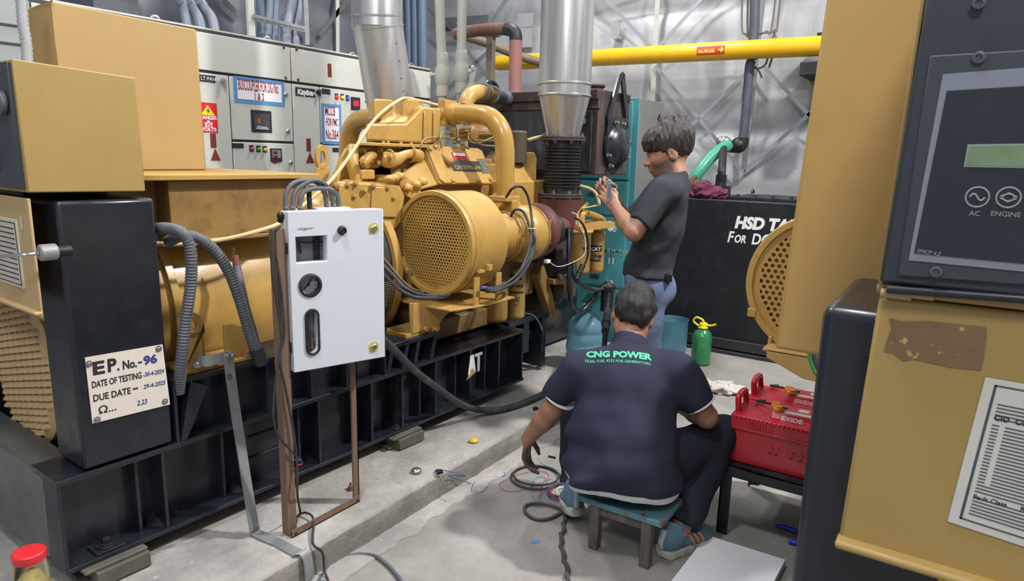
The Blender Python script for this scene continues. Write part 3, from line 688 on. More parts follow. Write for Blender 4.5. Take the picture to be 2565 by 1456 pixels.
m = NB(); m.tube([g(x, y, v=q) for x, y, q in ((957, 398, .42), (975, 401, .4), (995, 398, .39), (1015, 388, .39), (1034, 386, .4), (1046, 392, .42))], lambda t: .034+.01*math.sin(t*PI*2.2+.3), 18, 8); cpp = gp('coolant_pipe', m, YEL, 0, smooth=80)
for x, y in ((975, 396), (1028, 386)):
    b = NB(); b.tor(g(x, y, v=.4), (1, 0, 0), .042, .006, 24, 8); gp('pipe_clamp', b, BOLTY, 0, parent=cpp)
for x, y, v_, r_ in ((976, 392, .355, .016), (910, 408, .39, .015), (950, 376, .46, .013), (908, 378, .46, .013)):
    b = NB(); b.bolt(g(x, y, v=v_), (0, -1, 0), r_, .02); gp('flange_bolt', b, BOLTY, 0, parent=cpp)
b = NB(); b.prism([g(930, 420, v=.55), g(1040, 408, v=.55), g(1010, 452, v=.55), g(935, 458, v=.55)], (0, .1, 0)); gp('gap_shade_block', b, BLKD, .004)  # dark block standing in for the shade in the gap below the pipes
for i, (x, y) in enumerate(((985, 447), (1000, 442), (975, 450), (1042, 462), (1020, 470), (1058, 455))):
    q = NB(); q.blob(g(x, y, v=.27), (.03, .03, .022), i, .3, 12, 8); gp('casting_lug', q, YELC, 0, smooth=60)
b = NB(); b.prism([g(1000, 455, v=.28), g(1015, 440, v=.28), g(1050, 468, v=.28), g(1060, 490, v=.28), g(1035, 500, v=.28), g(1010, 486, v=.28)], (0, .3, 0)); b.bolt(g(1046, 466, v=.28), (0, -1, 0), .018, .02); gp('bracket_casting', b, YEL, .01)
# fuel lines
for pts in ([(1055, 385, .44), (1052, 375, .4), (1062, 350, .4), (1090, 345, .4), (1140, 346, .42)], [(1106, 372, .38), (1103, 345, .38), (1112, 332, .4), (1138, 338, .45)], [(1128, 350, .38), (1160, 340, .4), (1190, 335, .42), (1238, 336, .45)], [(1135, 360, .4), (1170, 350, .4), (1205, 352, .4), (1240, 352, .45)], [(1140, 345, .4), (1150, 358, .4), (1176, 372, .4)], [(1150, 332, .4), (1180, 328, .42), (1225, 332, .45)], [(1180, 345, .38), (1205, 362, .4), (1238, 366, .42)], [(1172, 332, .4), (1176, 352, .38), (1198, 358, .4), (1236, 344, .42)], [(1290, 340, .38), (1316, 345, .3), (1320, 360, .3), (1300, 356, .36)]):
    m = NB(); m.tube([g(x, y, v=q) for x, y, q in pts], .0055, 8, 6); gp('fuel_line', m, paint((150, 128, 84), .4, .4, var=.2), 0, smooth=80)
b = NB(); b.lathe([(.045, 0), (.045, .09), (.03, .1)], g(1160, 335, v=.5), (0, -1, 0), 18); gp('fuel_pump', b, YELD, .004)
b = NB(); b.box(tuple(g(1130, 352, v=.45)), tuple(g(1142, 322, v=.4))); gp('fuel_block', b, YELD, .004)
b = NB(); b.sph(g(1205, 330, v=.62), (.12, .1, .06)); gp('pump_housing', b, YELD, .004)
# far bank cover and canister
b = NB(); b.prism([g(1288, 462, v=.22), g(1345, 464, v=.22), g(1346, 395, v=.3), g(1340, 382, v=.34), g(1318, 380, v=.34), g(1288, 420, v=.3)], (0, .3, 0)); b.box((2.62, .22, 1.2), (3.05, .5, 1.40)); gp('cylinder_head_cover', b, YEL, .01)
b = NB(); b.lathe([(.055, 0), (.055, .19), (.045, .2)], g(1298, 408, v=.3), (0, 0, 1), 24); gp('breather_canister', b, paint((70, 62, 50), .6, var=.1), .003)
# coolant outlet to radiator
m = NB(); m.tube([g(x, y, v=q) for x, y, q in ((1166, 266, .6), (1170, 250, .6), (1180, 238, .6), (1200, 231, .62), (1225, 236, .66), (1240, 242, .68))], .05, 22, 8); co = gp('coolant_outlet', m, YEL, 0, smooth=80)
m = NB()
for x, y in ((1208, 231), (1232, 238)): m.tor(g(x, y, v=.63), (.8, .3, -.3), .054, .012, 24, 8)
m.tube([g(x, y, v=q) for x, y, q in ((1236, 240, .66), (1262, 246, .72), (1300, 250, .8))], .05, 20, 6); gp('hose_clamp', m, RUBG, 0, parent=co, smooth=80)
m = NB(); m.tube([g(x, y, v=q) for x, y, q in ((1156, 262, .75), (1160, 240, .75), (1172, 224, .75), (1190, 217, .76), (1206, 222, .78), (1215, 232, .8))], .028, 14, 8); gp('black_hose', m, RUBG, 0, smooth=80)
# ---- air cleaner
AC = V((1.77, .05, 1.11)); AR = .262
b = NB(); b.lathe([(AR-.022, .012), (AR-.022, -.012), (AR, -.012), (AR+.004, 0), (AR+.004, .02), (AR-.004, .03), (AR-.004, .285), (AR-.02, .30), (.12, .302), (.12, .04), (AR-.022, .03)], AC, (1, 0, 0), 72, False)
acl = gp('air_cleaner', b, YELC, .002, 'drum shaped air cleaner with perforated end')
def perforated(c, R, pitch, hr, fr, mat, parent, dirx=1, th=.003, ymax=None):
    m = MB(fr); rows = int(R/(pitch*.866))+1
    for j in range(-rows, rows+1):
        for i in range(-rows-2, rows+3):
            y = (i+(.5 if j % 2 else 0))*pitch; z = j*pitch*.866
            if math.hypot(y, z) > R-pitch*.45: continue
            vs = []; R6 = pitch/math.sqrt(3)
            for q in range(12):
                a = q*PI/6+PI/6; rad = R6 if q % 2 == 0 else R6*math.cos(PI/6)
                vs.append(c+V((0, y+rad*math.cos(a), z+rad*math.sin(a))))
            for q in range(12):
                a = q*PI/6+PI/6; vs.append(c+V((0, y+hr*math.cos(a), z+hr*math.sin(a))))
            for q in range(12):
                a = q*PI/6+PI/6; vs.append(c+V((th, y+hr*math.cos(a), z+hr*math.sin(a))))
            m.add(vs, [(q, (q+1) % 12, 12+(q+1) % 12, 12+q) for q in range(12)]+[(12+q, 12+(q+1) % 12, 24+(q+1) % 12, 24+q) for q in range(12)])
    m.rings([[c+V((dx, rr*math.cos(t), rr*math.sin(t))) for t in [i*2*PI/72 for i in range(72)]] for rr, dx in ((R-pitch*.9, .0006), (R+.01, .0006))], False)
    return part('perforated_screen', m, mat, parent, smooth=0)
perforated(AC+V((.004, 0, 0)), AR-.024, .0182, .0062, GF, YEL, acl)
b = NB(); b.lathe([(.10, .08), (.24, .05), (.25, .2), (.10, .22)], AC, (1, 0, 0), 48); gp('filter_element', b, paint((60, 56, 50), .8, var=.4, scale=30), 0, parent=acl)
b = NB(); b.lathe([(AR+.006, .015), (AR+.006, .04)], AC, (1, 0, 0), 72, False); gp('clamp_band', b, YELC, 0, parent=acl)
b = NB(); c = g(1208, 680, v=-.19); b.box((c.x-.03, c.y, c.z-.01), (c.x+.07, c.y+.05, c.z+.006)); b.box((c.x+.03, c.y-.02, c.z), (c.x+.06, c.y+.02, c.z+.03)); gp('latch', b, YELC, .003, parent=acl)
b = NB()
l1, l2 = g(1193, 745, v=-.17), g(1248, 732, v=-.17)
for q in (l1, l2):
    b.box((q.x-.022, -.175, .80), (q.x+.022, -.165, .955)); b.box((q.x-.022, -.175, .80), (q.x+.022, -.10, .808))
b.tube([V((l1.x, .05+(AR+.004)*math.cos(t), 1.11+(AR+.004)*math.sin(t))) for t in [PI*1.14+i*PI*.55/16 for i in range(17)]], .005, 6, raw=True)
b.prism([(1.69, -.13, .795), (1.86, -.19, .80), (2.15, -.19, .80), (2.15, .32, .80), (1.69, .32, .795)], (0, 0, .010))
b.prism([g(1100, 757, v=.03), g(1180, 756, v=.03), g(1185, 765, v=.03), g(1140, 766, v=.03), g(1108, 800, v=.03), g(1093, 828, v=.03), g(1030, 842, v=.03), g(1028, 760, v=.03)], (0, .012, 0))
b.prism([g(1030, 838, v=.03), g(1030, 760, v=.03), g(1075, 752, v=.3), g(1075, 800, v=.3)], (.012, 0, 0)); b.box((1.55, .03, .66), (1.8, .2, .68))
for x in (1063, 1090): b.bolt(g(x, 824, v=.03), (0, -1, 0), .016, .018)
gp('air_cleaner_bracket', b, YEL, .003)
# ---- near turbocharger
TX = V((2.30, .05, 1.10))
b = NB(); pf = [(.12, -.24), (.125, -.12)]
for i in range(8): pf += [(.118, -.09+i*.028), (.132, -.076+i*.028)]
pf += [(.12, .145), (.14, .15)]; b.lathe(pf, TX, (1, 0, 0), 40); tbc = gp('intake_bellows', b, YELC, 0, smooth=60)
b = NB(); b.lathe([(.13, .14), (.155, .16), (.17, .22), (.165, .28), (.14, .33), (.1, .35)], TX, (1, 0, 0), 40); b.tube([TX+V((.24, .02, .1)), TX+V((.2, .05, .16)), TX+V((.06, .06, .2))], .05, 16)
tb2 = gp('compressor_housing', b, YELC, .002, smooth=60)
for xo in (.05, .12, .3):
    q = NB(); q.tor(TX+V((xo, 0, 0)), (1, 0, 0), .14 if xo < .2 else .162, .005, 40, 6); q.beam(TX+V((xo, -.15, .02)), TX+V((xo, -.16, .09)), .012, .012, (1, 0, 0)); gp('band_clamp', q, BOLTY, 0, parent=tb2)
b = NB(); b.tor(TX+V((.40, 0, .01)), (1, 0, 0), .105, .06, 40, 16); b.lathe([(.1, .33), (.12, .36), (.12, .44), (.075, .47), (.075, .62)], TX, (1, 0, 0), 32)
th_ = gp('turbine_housing', b, REDOX, 0, 'rust red turbine housing', smooth=70)
b = NB(); b.lathe([(.10, .46), (.115, .47), (.115, .50), (.10, .51), (.11, .53), (.11, .555), (.095, .56)], TX, (1, 0, 0), 32); gp('v_band_clamp', b, BLKD, .001, parent=th_)
b = NB(); b.beam(TX+V((.33, -.15, .08)), TX+V((.33, -.14, -.06)), .014, .014, (1, 0, 0)); gp('clamp_bolt', b, RUST, .001, parent=th_)
EXC = V((3.04, .1, 0))
b = NB(); b.lathe([(.11, 1.02), (.12, 1.06), (.13, 1.2), (.15, 1.29)], EXC, (0, 0, 1), 32); b.tube([TX+V((.55, 0, 0)), V((2.95, .06, 1.1)), V((3.05, .09, 1.16))], .085, 20); gp('exhaust_elbow', b, REDOX, 0, smooth=60)
b = NB(); b.box((2.2, .5, 1.1), (3.1, 1.1, 1.4)); b.lathe([(.14, 0), (.14, .5)], (2.56, 1.2, 1.3), (0, 0, 1), 24); gp('far_turbocharger', b, YELD, .02)
# ---- oil and fuel filters
def canister(name, c, r, h, mat=YEL, v=None):
    m = NB(); m.lathe([(r*.55, 0), (r*.92, .008), (r, .03), (r, h-.02), (r*1.04, h-.018), (r*1.04, h), (r*.7, h+.012)], c, (0, 0, 1), 36); return gp(name, m, mat, 0, smooth=60)
c1 = g(1240, 806, v=.16); c2 = g(1291, 798, v=.2)
f1 = canister('oil_filter', c1, .075, .26); f2 = canister('oil_filter', c2, .06, .32)
def face_dir(c):
    d = (GF.i @ CAMP)-c; d.z = 0; return d.normalized()
def wrap_text(s, c, r, z, size, mat, parent, off=0, bold=.0006):
    d = face_dir(c); t = V((-d.y, d.x, 0)); a = off; d2 = (d*math.cos(a)+t*math.sin(a)); x2 = V((-d2.y, d2.x, 0))
    text(s, size, c+d2*(r+.0015)+V((0, 0, z)), x2, (0, 0, 1), mat, parent, GF, bold=bold, align='CENTER', ext=.0015)
def band(c, r, z0, z1, a0, a1, mat, parent, nm='label_band'):
    d = face_dir(c); t = V((-d.y, d.x, 0)); m = NB(); vs = []
    for i in range(13):
        a = a0+(a1-a0)*i/12; q = d*math.cos(a)+t*math.sin(a)
        for rr, z in ((r+.0006, z0), (r+.0006, z1)): vs.append(c+q*rr+V((0, 0, z)))
    m.add(vs, [(i*2, i*2+2, i*2+3, i*2+1) for i in range(12)]); return part(nm, m, mat, parent, smooth=60)
band(c1, .075, .175, .195, -1.2, .9, INK, f1); wrap_text('8', c1, .075, .21, .04, INK, f1, -.1); 
band(c2, .06, .26, .30, -.6, .6, INK, f2); wrap_text('CAT', c2, .0605, .266, .028, PAPER, f2); wrap_text('1R-1808', c2, .06, .215, .025, INK, f2)
band(c2, .06, .175, .188, -.9, .9, INK, f2); wrap_text('Advanced', c2, .06, .145, .013, INK, f2, bold=0); wrap_text('High Efficiency', c2, .06, .128, .011, INK, f2, bold=0); wrap_text('Filter', c2, .06, .1, .011, INK, f2, bold=0)
c3 = g(1448, 686, v=-.02); c4 = g(1490, 682, v=.06)
f3 = canister('fuel_filter', c3, .075, .28); f4 = canister('fuel_filter', c4, .06, .29)
wrap_text('T', c3, .075, .15, .05, INK, f3, .5, .002); band(c4, .06, .155, .20, -.6, .75, INK, f4); wrap_text('CAT', c4, .0605, .163, .034, PAPER, f4); wrap_text('0749', c4, .06, .11, .036, INK, f4, .15, .001); band(c4, .06, .085, .10, -.9, .7, INK, f4)
b = NB(); hx = (c3+c4)/2; b.box((c3.x-.08, c3.y-.06, c3.z+.29), (c4.x+.0, c4.y+.06, c3.z+.325)); b.cyl(c3+V((0, 0, .28)), c3+V((0, 0, .38)), .03); b.cyl(c4+V((-.02, 0, .3)), c4+V((-.02, 0, .4)), .02)
b.tube([c3+V((.0, 0, .36)), c3+V((.06, 0, .4)), c4+V((.06, 0, .38)), c4+V((.1, 0, .34))], .02, 12); b.tube([c3+V((-.06, 0, .33)), c3+V((-.04, 0, .42)), c3+V((.06, .02, .43)), c3+V((.16, .05, .45))], .014, 10); b.tor(c3+V((0, 0, .285)), (0, 0, 1), .078, .012)
fhd = gp('filter_head', b, YELC, .006)
b = NB(); q = c4+V((.05, -.06, .335)); b.lathe([(.03, 0), (.034, .01), (.034, .035), (.028, .036)], q, (-.5, -1, 0), 20); gp('pressure_gauge', b, PVC, 0, parent=fhd)
# dark ancillaries under the turbo
for i, (x, y, v_, r) in enumerate(((1365, 700, .3, (.16, .1, .14)), (1330, 760, .35, (.14, .08, .12)), (1395, 720, .2, (.07, .07, .1)), (1290, 690, .4, (.2, .1, .1)), (1365, 800, .35, (.16, .1, .1)))):
    q = NB(); q.blob(g(x, y, v=v_), r, i+20, .22, 26, 18, 2.2); gp('pump_casting', q, paint((44, 39, 32), .6, var=.3, dirt=(70, 60, 44), damt=.4), 0, smooth=70)
b = NB(); b.prism([g(1345, 690, v=.15), g(1362, 660, v=.15), g(1385, 740, v=.15), g(1395, 790, v=.15), g(1378, 782, v=.15)], (0, .06, 0)); b.prism([g(1385, 700, v=.1), g(1420, 700, v=.1), g(1422, 712, v=.1), g(1388, 714, v=.1)], (0, .06, 0)); gp('fan_belt_guard', b, YELD, .004)
b = NB(); c = g(1405, 735, v=.25); b.lathe([(.03, 0), (.07, .03), (.075, .14), (.05, .17)], c, (0, 0, 1), 24); gp('drain_bowl', b, paint((52, 44, 36), .5, var=.2), 0)
b = NB(); b.box((2.2, .34, .42), (3.4, .9, .75)); gp('oil_sump', b, BLKD, .01)
# ---- radiator
RB = paint((64, 52, 50), .6, var=.25, dirt=(128, 104, 90), damt=.5, stretch=(1, 1, .25), scale=8)
RBD = paint((52, 54, 60), .55, var=.25, dirt=(112, 112, 116), damt=.45, stretch=(1, 1, .3), scale=10)
b = NB(); b.box((3.31, -.0, 1.44), (3.76, 1.12, 1.995)); b.box((3.3, -.01, 1.87), (3.32, 1.12, 1.885)); b.box((3.29, .0, 1.93), (3.77, 1.13, 1.998)); b.box((3.36, .34, .5), (3.7, 1.1, 1.44)); b.box((3.33, .3, .5), (3.42, .34, 1.44))
b.lathe([(.05, 0), (.05, .03), (.062, .032), (.062, .05)], (3.48, .12, 1.995), (0, 0, 1), 20)
rad = gp('radiator', b, RB, .006, 'rusty dark brown radiator tank')
b = NB(); b.box((3.296, .04, 1.46), (3.308, 1.08, 1.86)); gp('radiator_core', b, RBD, .002, parent=rad)
b = NB(); dx = V((3.54, -.01, 1.635)); b.lathe([(.155, 0), (.155, .02), (.14, .024), (.13, .045), (.10, .07), (.05, .088), (.01, .092)], dx, (0, -1, 0), 48)
dm = gp('inspection_dome', b, BLK, 0, 'domed black cover', parent=rad, smooth=60)
b = NB()
def lug(pts, v0, t=.014): b.prism([V((p[0], v0, p[1])) for p in pts], (0, -t, 0))
a0, a1, a2 = (3.40, 1.80), (3.70, 1.80), (3.575, 2.13)
lug([(3.40, 1.62), (3.43, 1.62), (3.43, 1.81), (3.40, 1.81)], -.012); lug([(3.40, 1.76), (3.70, 1.76), (3.70, 1.83), (3.40, 1.83)], -.012)
lug([(3.40, 1.83), (3.45, 1.83), (3.565, 2.09), (3.55, 2.12), (3.53, 2.11)], -.012); lug([(3.66, 1.83), (3.70, 1.83), (3.61, 2.12), (3.585, 2.13), (3.565, 2.09)], -.012); lug([(3.53, 2.11), (3.55, 2.08), (3.585, 2.08), (3.61, 2.12), (3.57, 2.135)], -.012); lug([(3.66, 1.62), (3.70, 1.62), (3.70, 1.8), (3.66, 1.8)], -.012)
gp('lifting_plate', b, BLK, .004, parent=rad)
for u, z in ((3.5, 1.79), (3.6, 1.785), (3.42, 1.69), (3.69, 1.67), (3.41, 1.57), (3.68, 1.56), (3.45, 1.5)):
    q = NB(); q.bolt(V((u, -.03, z)), (0, -1, 0), .013, .026); gp('dome_bolt', q, BOLT, 0, parent=rad)
b = NB(); b.lathe([(.02, 0), (.02, .1)], (3.30, .18, 1.80), (-.3, -1, -.1), 14); b.lathe([(.03, .05), (.03, .06)], (3.30, .18, 1.80), (-.3, -1, -.1), 14); gp('drain_cock', b, RUST, .002, parent=rad)
b = NB(); 
for s in (0,): b.tor((3.46, 1.02, 2.0), (0, 1, 0), .1, .018, 20, 8, -.2, PI+.2)
gp('lifting_plate', b, BLK, 0, parent=rad)
# ================================================================== exhaust ducts
W = WF.P
ex = thing('exhaust_stack', 'shiny vertical steel exhaust duct with black bellows standing on the red turbo elbow', 'exhaust duct', (3.04, .1, 1.29), GF)
SX = V((3.04, .1, 0))
b = NB(); b.lathe([(.165, 1.93), (.165, 5.2)], SX, (0, 0, 1), 64); 
for z in (1.93, 2.0): b.lathe([(.165, z-.006), (.171, z), (.171, z+.006), (.165, z+.012)], SX, (0, 0, 1), 64, False)
part('duct', b, DUCT, ex, bevel=0)
b = NB(); b.lathe([(.105, 1.68), (.164, 1.935)], SX, (0, 0, 1), 64, False); part('duct_cone', b, DUCT, ex)
FLG = paint((70, 58, 56), .6, .2, var=.2, dirt=(104, 92, 86), damt=.4)
for z in (1.655, 1.295):
    b = NB(); b.lathe([(.1, z), (.148, z), (.148, z+.013), (.1, z+.013)], SX, (0, 0, 1), 48); b.lathe([(.1, z+.016), (.145, z+.016), (.145, z+.027), (.1, z+.027)], SX, (0, 0, 1), 48); fl = part('flange', b, FLG, ex, bevel=.002)
    for i in range(8):
        a = i*PI/4+.2; q = NB(); p = SX+V((.13*math.cos(a), .13*math.sin(a), z)); q.cyl(p+V((0, 0, -.02)), p+V((0, 0, .05)), .006, n=8); q.bolt(p+V((0, 0, .027)), (0, 0, 1), .011, .012); q.bolt(p, (0, 0, -1), .011, .012); part('flange_bolt', q, BOLT, fl)
pf = [(.105, 1.32), (.105, 1.35)]
for i in range(13):
    z = 1.36+i*.0205; pf += [(.104, z), (.122, z+.005), (.122, z+.011), (.104, z+.016)]
pf += [(.105, 1.64), (.105, 1.66)]
b = NB(); b.lathe(pf, SX, (0, 0, 1), 48, False); part('bellows', b, paint((58, 60, 64), .35, .5, var=.12, dirt=(110, 110, 110), damt=.2), ex, bevel=0, label='dark ribbed metal bellows', smooth=50)
ex2 = thing('exhaust_stack', 'leaning shiny steel exhaust duct rising behind the yellow engine, in front of the white switchgear', 'exhaust duct', (2.56, 1.2, 1.8), GF)
b = NB(); A0 = GF.P(978, 262, v=1.2); A1 = GF.P(944, 48, v=1.2); A2 = GF.P(938, -80, v=1.2)
ax = (A1-A0).normalized(); b.lathe([(.16, -.02), (.16, (A1-A0).length+.02)], A0, A1-A0, 64); b.lathe([(.166, .03), (.166, .04)], A0, A1-A0, 64, False)
part('duct', b, DUCT, ex2)
b = NB(); b.lathe([(.162, -.06), (.162, 2.6)], A1, (0, -.02, 1), 64); b.lathe([(.167, -.055), (.167, -.045)], A1, ax, 64, False); b.lathe([(.167, .02), (.167, .03)], A1, (-.15, -.1, 1), 64, False); part('upper_duct', b, DUCT, ex2)
b = NB()
for t in (.15, .3, .5, .7, .9):
    q = A0.lerp(A1, t); d = ((GF.i @ CAMP)-q); d.z = 0; d.normalize(); s = V((-d.y, d.x, 0)); b.sph(q+(d*.8+s*.6)*.16, .006, 8, 6)
part('rivet', b, BOLT, ex2)
# ================================================================== switchgear
SY = 4.6; H = 2.375
def rect(x0, y0, x1, y1): return W(x0, y0, y=SY), W(x1, y1, y=SY)
def pane(m, x0, x1, z0, z1, th=.012, y=SY): m.box((x0, y-th, z0), (x1, y, z1))
SEAM = paint((58, 58, 60), .7, var=.1)
def cubicle(label, x0, x1, mat=CREAM):
    t = thing('switchgear_cubicle', label, 'electrical panel', ((x0+x1)/2, SY+.4, 0), None, 'switchgear cubicles in a row')
    m = MB(); m.box((x0, SY, 0), (x1, SY+.85, H)); part('enclosure', m, SEAM, t)
    m = MB(); m.box((x0+.002, SY+.001, H-.002), (x1-.002, SY+.852, H+.012)); m.box((x1-.004, SY+.002, 0), (x1+.004, SY+.85, H)); part('sheet_cladding', m, mat, t)
    return t
def door(t, x0, x1, z0, z1, mat=CREAM, nm='door', y=SY):
    m = MB(); m.box((x0+.005, y-.014, z0+.005), (x1-.005, y, z1-.005)); return part(nm, m, mat, t, bevel=.004)
def lockp(d, x, z, y=SY-.014):
    m = MB(); m.lathe([(.016, 0), (.018, .004), (.012, .010), (.012, .018)], (x, y, z), (0, -1, 0), 20); m.box((x-.003, y-.022, z-.009), (x+.003, y-.016, z+.009)); part('lock', m, STEEL, d)
def screw(d, x, z, y=SY-.014, mat=BOLT, r=.008):
    m = MB(); m.bolt((x, y, z), (0, -1, 0), r, .008); part('screw', m, mat, d)
def flat(d, poly, mat, nm, y=SY-.0145, th=.0025, smooth=0):
    m = MB(); m.prism([(x, y, z) for x, z in poly], (0, -th, 0)); return part(nm, m, mat, d, smooth=smooth)
def rc4(x0, x1, z0, z1): return [(x0, z0), (x1, z0), (x1, z1), (x0, z1)]
def pxr(x0, y0, x1, y1):
    a, c = rect(x0, y0, x1, y1); a2, c2 = rect(x0, y1, x1, y0)
    return (a.x+a2.x)/2, (c.x+c2.x)/2, (c.z+a2.z)/2, (a.z+c2.z)/2
def light(d, px, rgb, e, y=SY-.014):
    q = W(*px, y=SY); m = MB(); m.lathe([(.014, 0), (.014, .012), (.012, .02), (.006, .024), (.001, .025)], (q.x, y, q.z), (0, -1, 0), 20)
    bz = MB(); bz.box((q.x-.018, y-.004, q.z-.02), (q.x+.018, y, q.z+.028)); p = part('lamp_bezel', bz, INK, d); part('indicator_lamp', m, glow(rgb, e), p, smooth=60)
xs = [1.0, 1.9, 2.80, 3.71, 4.62, 5.415]
zt = W(600, 190, y=SY).z; zt = (W(510, 176, y=SY).z+W(860, 226, y=SY).z)/2
GRN = paint((150, 158, 156), .5, var=.04)
t0 = cubicle('grey-green panel seen at the top left corner beside the flexible conduit', xs[0], xs[1], GRN)
d0 = door(t0, xs[0], xs[1], .1, 2.36, GRN)
m = MB()
for z in (2.2, 2.1, 1.98): m.box((xs[0], SY-.02, z), (xs[1], SY-.012, z+.012))
part('seam_strip', m, SEAM, d0)
t1 = cubicle('white switchgear cubicle mostly hidden behind the tall yellow box', xs[1], xs[2]); door(t1, xs[1], xs[2], zt+.005, H-.02, nm='top_panel'); door(t1, xs[1], xs[2], .1, zt-.005)
# busbar trunking and sheets lying on top
bd = thing('busbar_duct', 'dark grey stepped box on top of the panels at the upper left', 'cable duct', W(270, 30, y=5.0), None)
m = MB(); a, c = W(215, 20, y=5.0), W(322, -60, y=5.0); m.box((a.x, 4.9, H+.02), (c.x, 5.35, 2.72)); m.box((a.x+.2, 4.85, 2.6), (c.x+.1, 5.3, 3.0)); part('duct', m, CHAR, bd, bevel=.005)
t2 = cubicle('white switchgear cubicle carrying the blue bordered BUSCOUPLER notice', xs[2], xs[3])
p = door(t2, xs[2], xs[3], zt+.005, H-.02, nm='top_panel')
for x, y in ((708, 119), (713, 195)): q = W(x, y, y=SY); screw(p, q.x, q.z)
xm = (W(574, 190, y=SY).x+W(579, 420, y=SY).x)/2; zm = (W(574, 352, y=SY).z+W(730, 358, y=SY).z)/2
p = door(t2, xs[2], xm, .1, zt-.005, nm='cable_chamber_door')
a, c, e, f = pxr(500, 189, 536, 206); flat(p, rc4(max(a-.1, 2.81), c, e, f), INK, 'name_plate'); text('LT PANEL', .035, (c-.115, SY-.0175, (e+f)/2-.012), (1, 0, 0), (0, 0, 1), PAPER, p)
q = W(554, 203, y=SY); m = MB(); m.lathe([(.02, 0), (.02, .01), (.012, .03)], (q.x, SY-.014, q.z), (0, -1, 0), 16); m.box((q.x-.008, SY-.045, q.z-.05), (q.x+.008, SY-.03, q.z)); part('handle', m, STEEL, p)
a, c, e, f = pxr(507, 258, 541, 332); a = max(c-.165, 2.806)
sg = flat(p, rc4(a, c, e, f), paint((206, 30, 40), .5, var=.04), 'danger_sign'); bx = (a+c)/2+.01
Hs = f-e
flat(sg, [(bx-.055, f-Hs*.42), (bx+.055, f-Hs*.42), (bx, f-Hs*.08)], paint((236, 206, 40), .5, var=.04), 'warning_triangle', SY-.017, .001)
flat(sg, [(bx-.006, f-Hs*.39), (bx+.018, f-Hs*.25), (bx+.003, f-Hs*.265), (bx+.012, f-Hs*.16), (bx-.013, f-Hs*.29), (bx+.003, f-Hs*.28)], INK, 'lightning_bolt', SY-.018, .001)
for t_, fz, sz, wd in (('DANGER', .58, .036, (c-a)*.84), ('415', .86, .036, .06), ('VOLTS', .97, .034, (c-a)*.72)): text(t_, sz, (bx-wd/2, SY-.0175, f-Hs*fz+.004), (1, 0, 0), (0, 0, 1), PAPER, sg, bold=.001, fit=wd)
m = MB(); m.sph((bx, SY-.017, f-Hs*.645), (.010, .002, .010), 12, 8); m.beam((bx-.03, SY-.0175, f-Hs*.725), (bx+.03, SY-.0175, f-Hs*.675), .006, .002, (0, 1, 0)); m.beam((bx-.03, SY-.0175, f-Hs*.675), (bx+.03, SY-.0175, f-Hs*.725), .006, .002, (0, 1, 0)); part('skull_and_bones', m, PAPER, sg)
BRN = paint((116, 40, 34), .6, var=.15)
def arrow(p, r1, r2):
    a, c, e, f = pxr(*r1); flat(p, rc4(a, c, e, f), BRN, 'brown_sticker'); a, c, e, f = pxr(*r2); flat(p, [(a, e), (c, e), ((a+c)/2, f)], BRN, 'brown_sticker')
arrow(p, (524, 334, 538, 370), (524, 372, 549, 402))
p = door(t2, xm, xs[3], zm+.004, zt-.005)
def notice(p, x0, y0, x1, y1, lines, right=None):
    a, c, e, f = pxr(x0, y0, x1, y1); c = right or c
    s = flat(p, rc4(a, c, e, f), BLUEP, 'paper_notice'); flat(s, rc4(a+.028, c-.028, e+.028, f-.028), PAPER, 'notice_sheet', SY-.0172, .0006)
    for ln, sz, fx, fz, w in lines: text(ln, sz, (a+(c-a)*fx, SY-.018, e+(f-e)*fz), (1, 0, 0), (0, 0, 1), MAROON, s, bold=.0015, fit=(c-a)*w, shear=.06)
notice(p, 583, 198, 709, 262, [('BUSCOUPLER FOR DG No.', .115, .075, .50, .80), ('1 & 2', .075, .37, .17, .2)])
a, c, e, f = pxr(626, 277, 677, 332); br = flat(p, rc4(a, c, e, f), INK, 'breaker_window'); w_, h_ = c-a, f-e
flat(br, rc4(a+w_*.14, c-w_*.1, e+h_*.12, f-h_*.15), paint((72, 76, 80), .3, var=.1), 'breaker_face', SY-.017, .002); flat(br, rc4(a+w_*.3, a+w_*.42, e+h_*.4, f-h_*.35), paint((196, 84, 40), .4), 'breaker_flag', SY-.019, .002); flat(br, [(a+w_*.2, e+h_*.14), (a+w_*.85, e+h_*.14), (a+w_*.75, e+h_*.26), (a+w_*.3, e+h_*.3)], paint((160, 160, 160), .5), 'breaker_plate', SY-.019, .002)
for x, y in ((713, 237), (718, 329)): q = W(x, y, y=SY); lockp(p, q.x, q.z)
p = door(t2, xm, xs[3], .1, zm-.004)
a, c, e, f = pxr(579, 359, 607, 371); flat(p, rc4(a, c, e, f), INK, 'name_plate')
for px_, rgb in (((627, 373), (168, 52, 72)), ((644, 374), (40, 140, 84)), ((660, 375), (200, 168, 40))): light(p, px_, rgb, .1)
a, c, e, f = pxr(674, 372, 701, 405); mt = flat(p, rc4(a, c, e, f), INK, 'meter', th=.012); flat(mt, rc4(a+.012, c-.012, e+.03, f-.012), paint((126, 132, 140), .4), 'meter_face', SY-.027, .001)
for i in range(3): flat(mt, rc4(a+.02, c-.045, f-.045-i*.033, f-.022-i*.033), paint((92, 26, 34), .4), 'meter_display', SY-.0282, .001)
q = W(725, 408, y=SY); lockp(p, q.x, q.z)
t3 = cubicle('white switchgear cubicle with the MCCB notice and lit red, yellow and blue lamps', xs[3], xs[4])
p = door(t3, xs[3], xs[4], zt+.005, H-.02, nm='top_panel')
for x, y in ((740, 124), (744, 200)): q = W(x, y, y=SY); screw(p, q.x, q.z, mat=BRN)
a, c, e, f = pxr(818, 160, 827, 193); flat(p, rc4(a, c, e, f), BRN, 'brown_sticker')
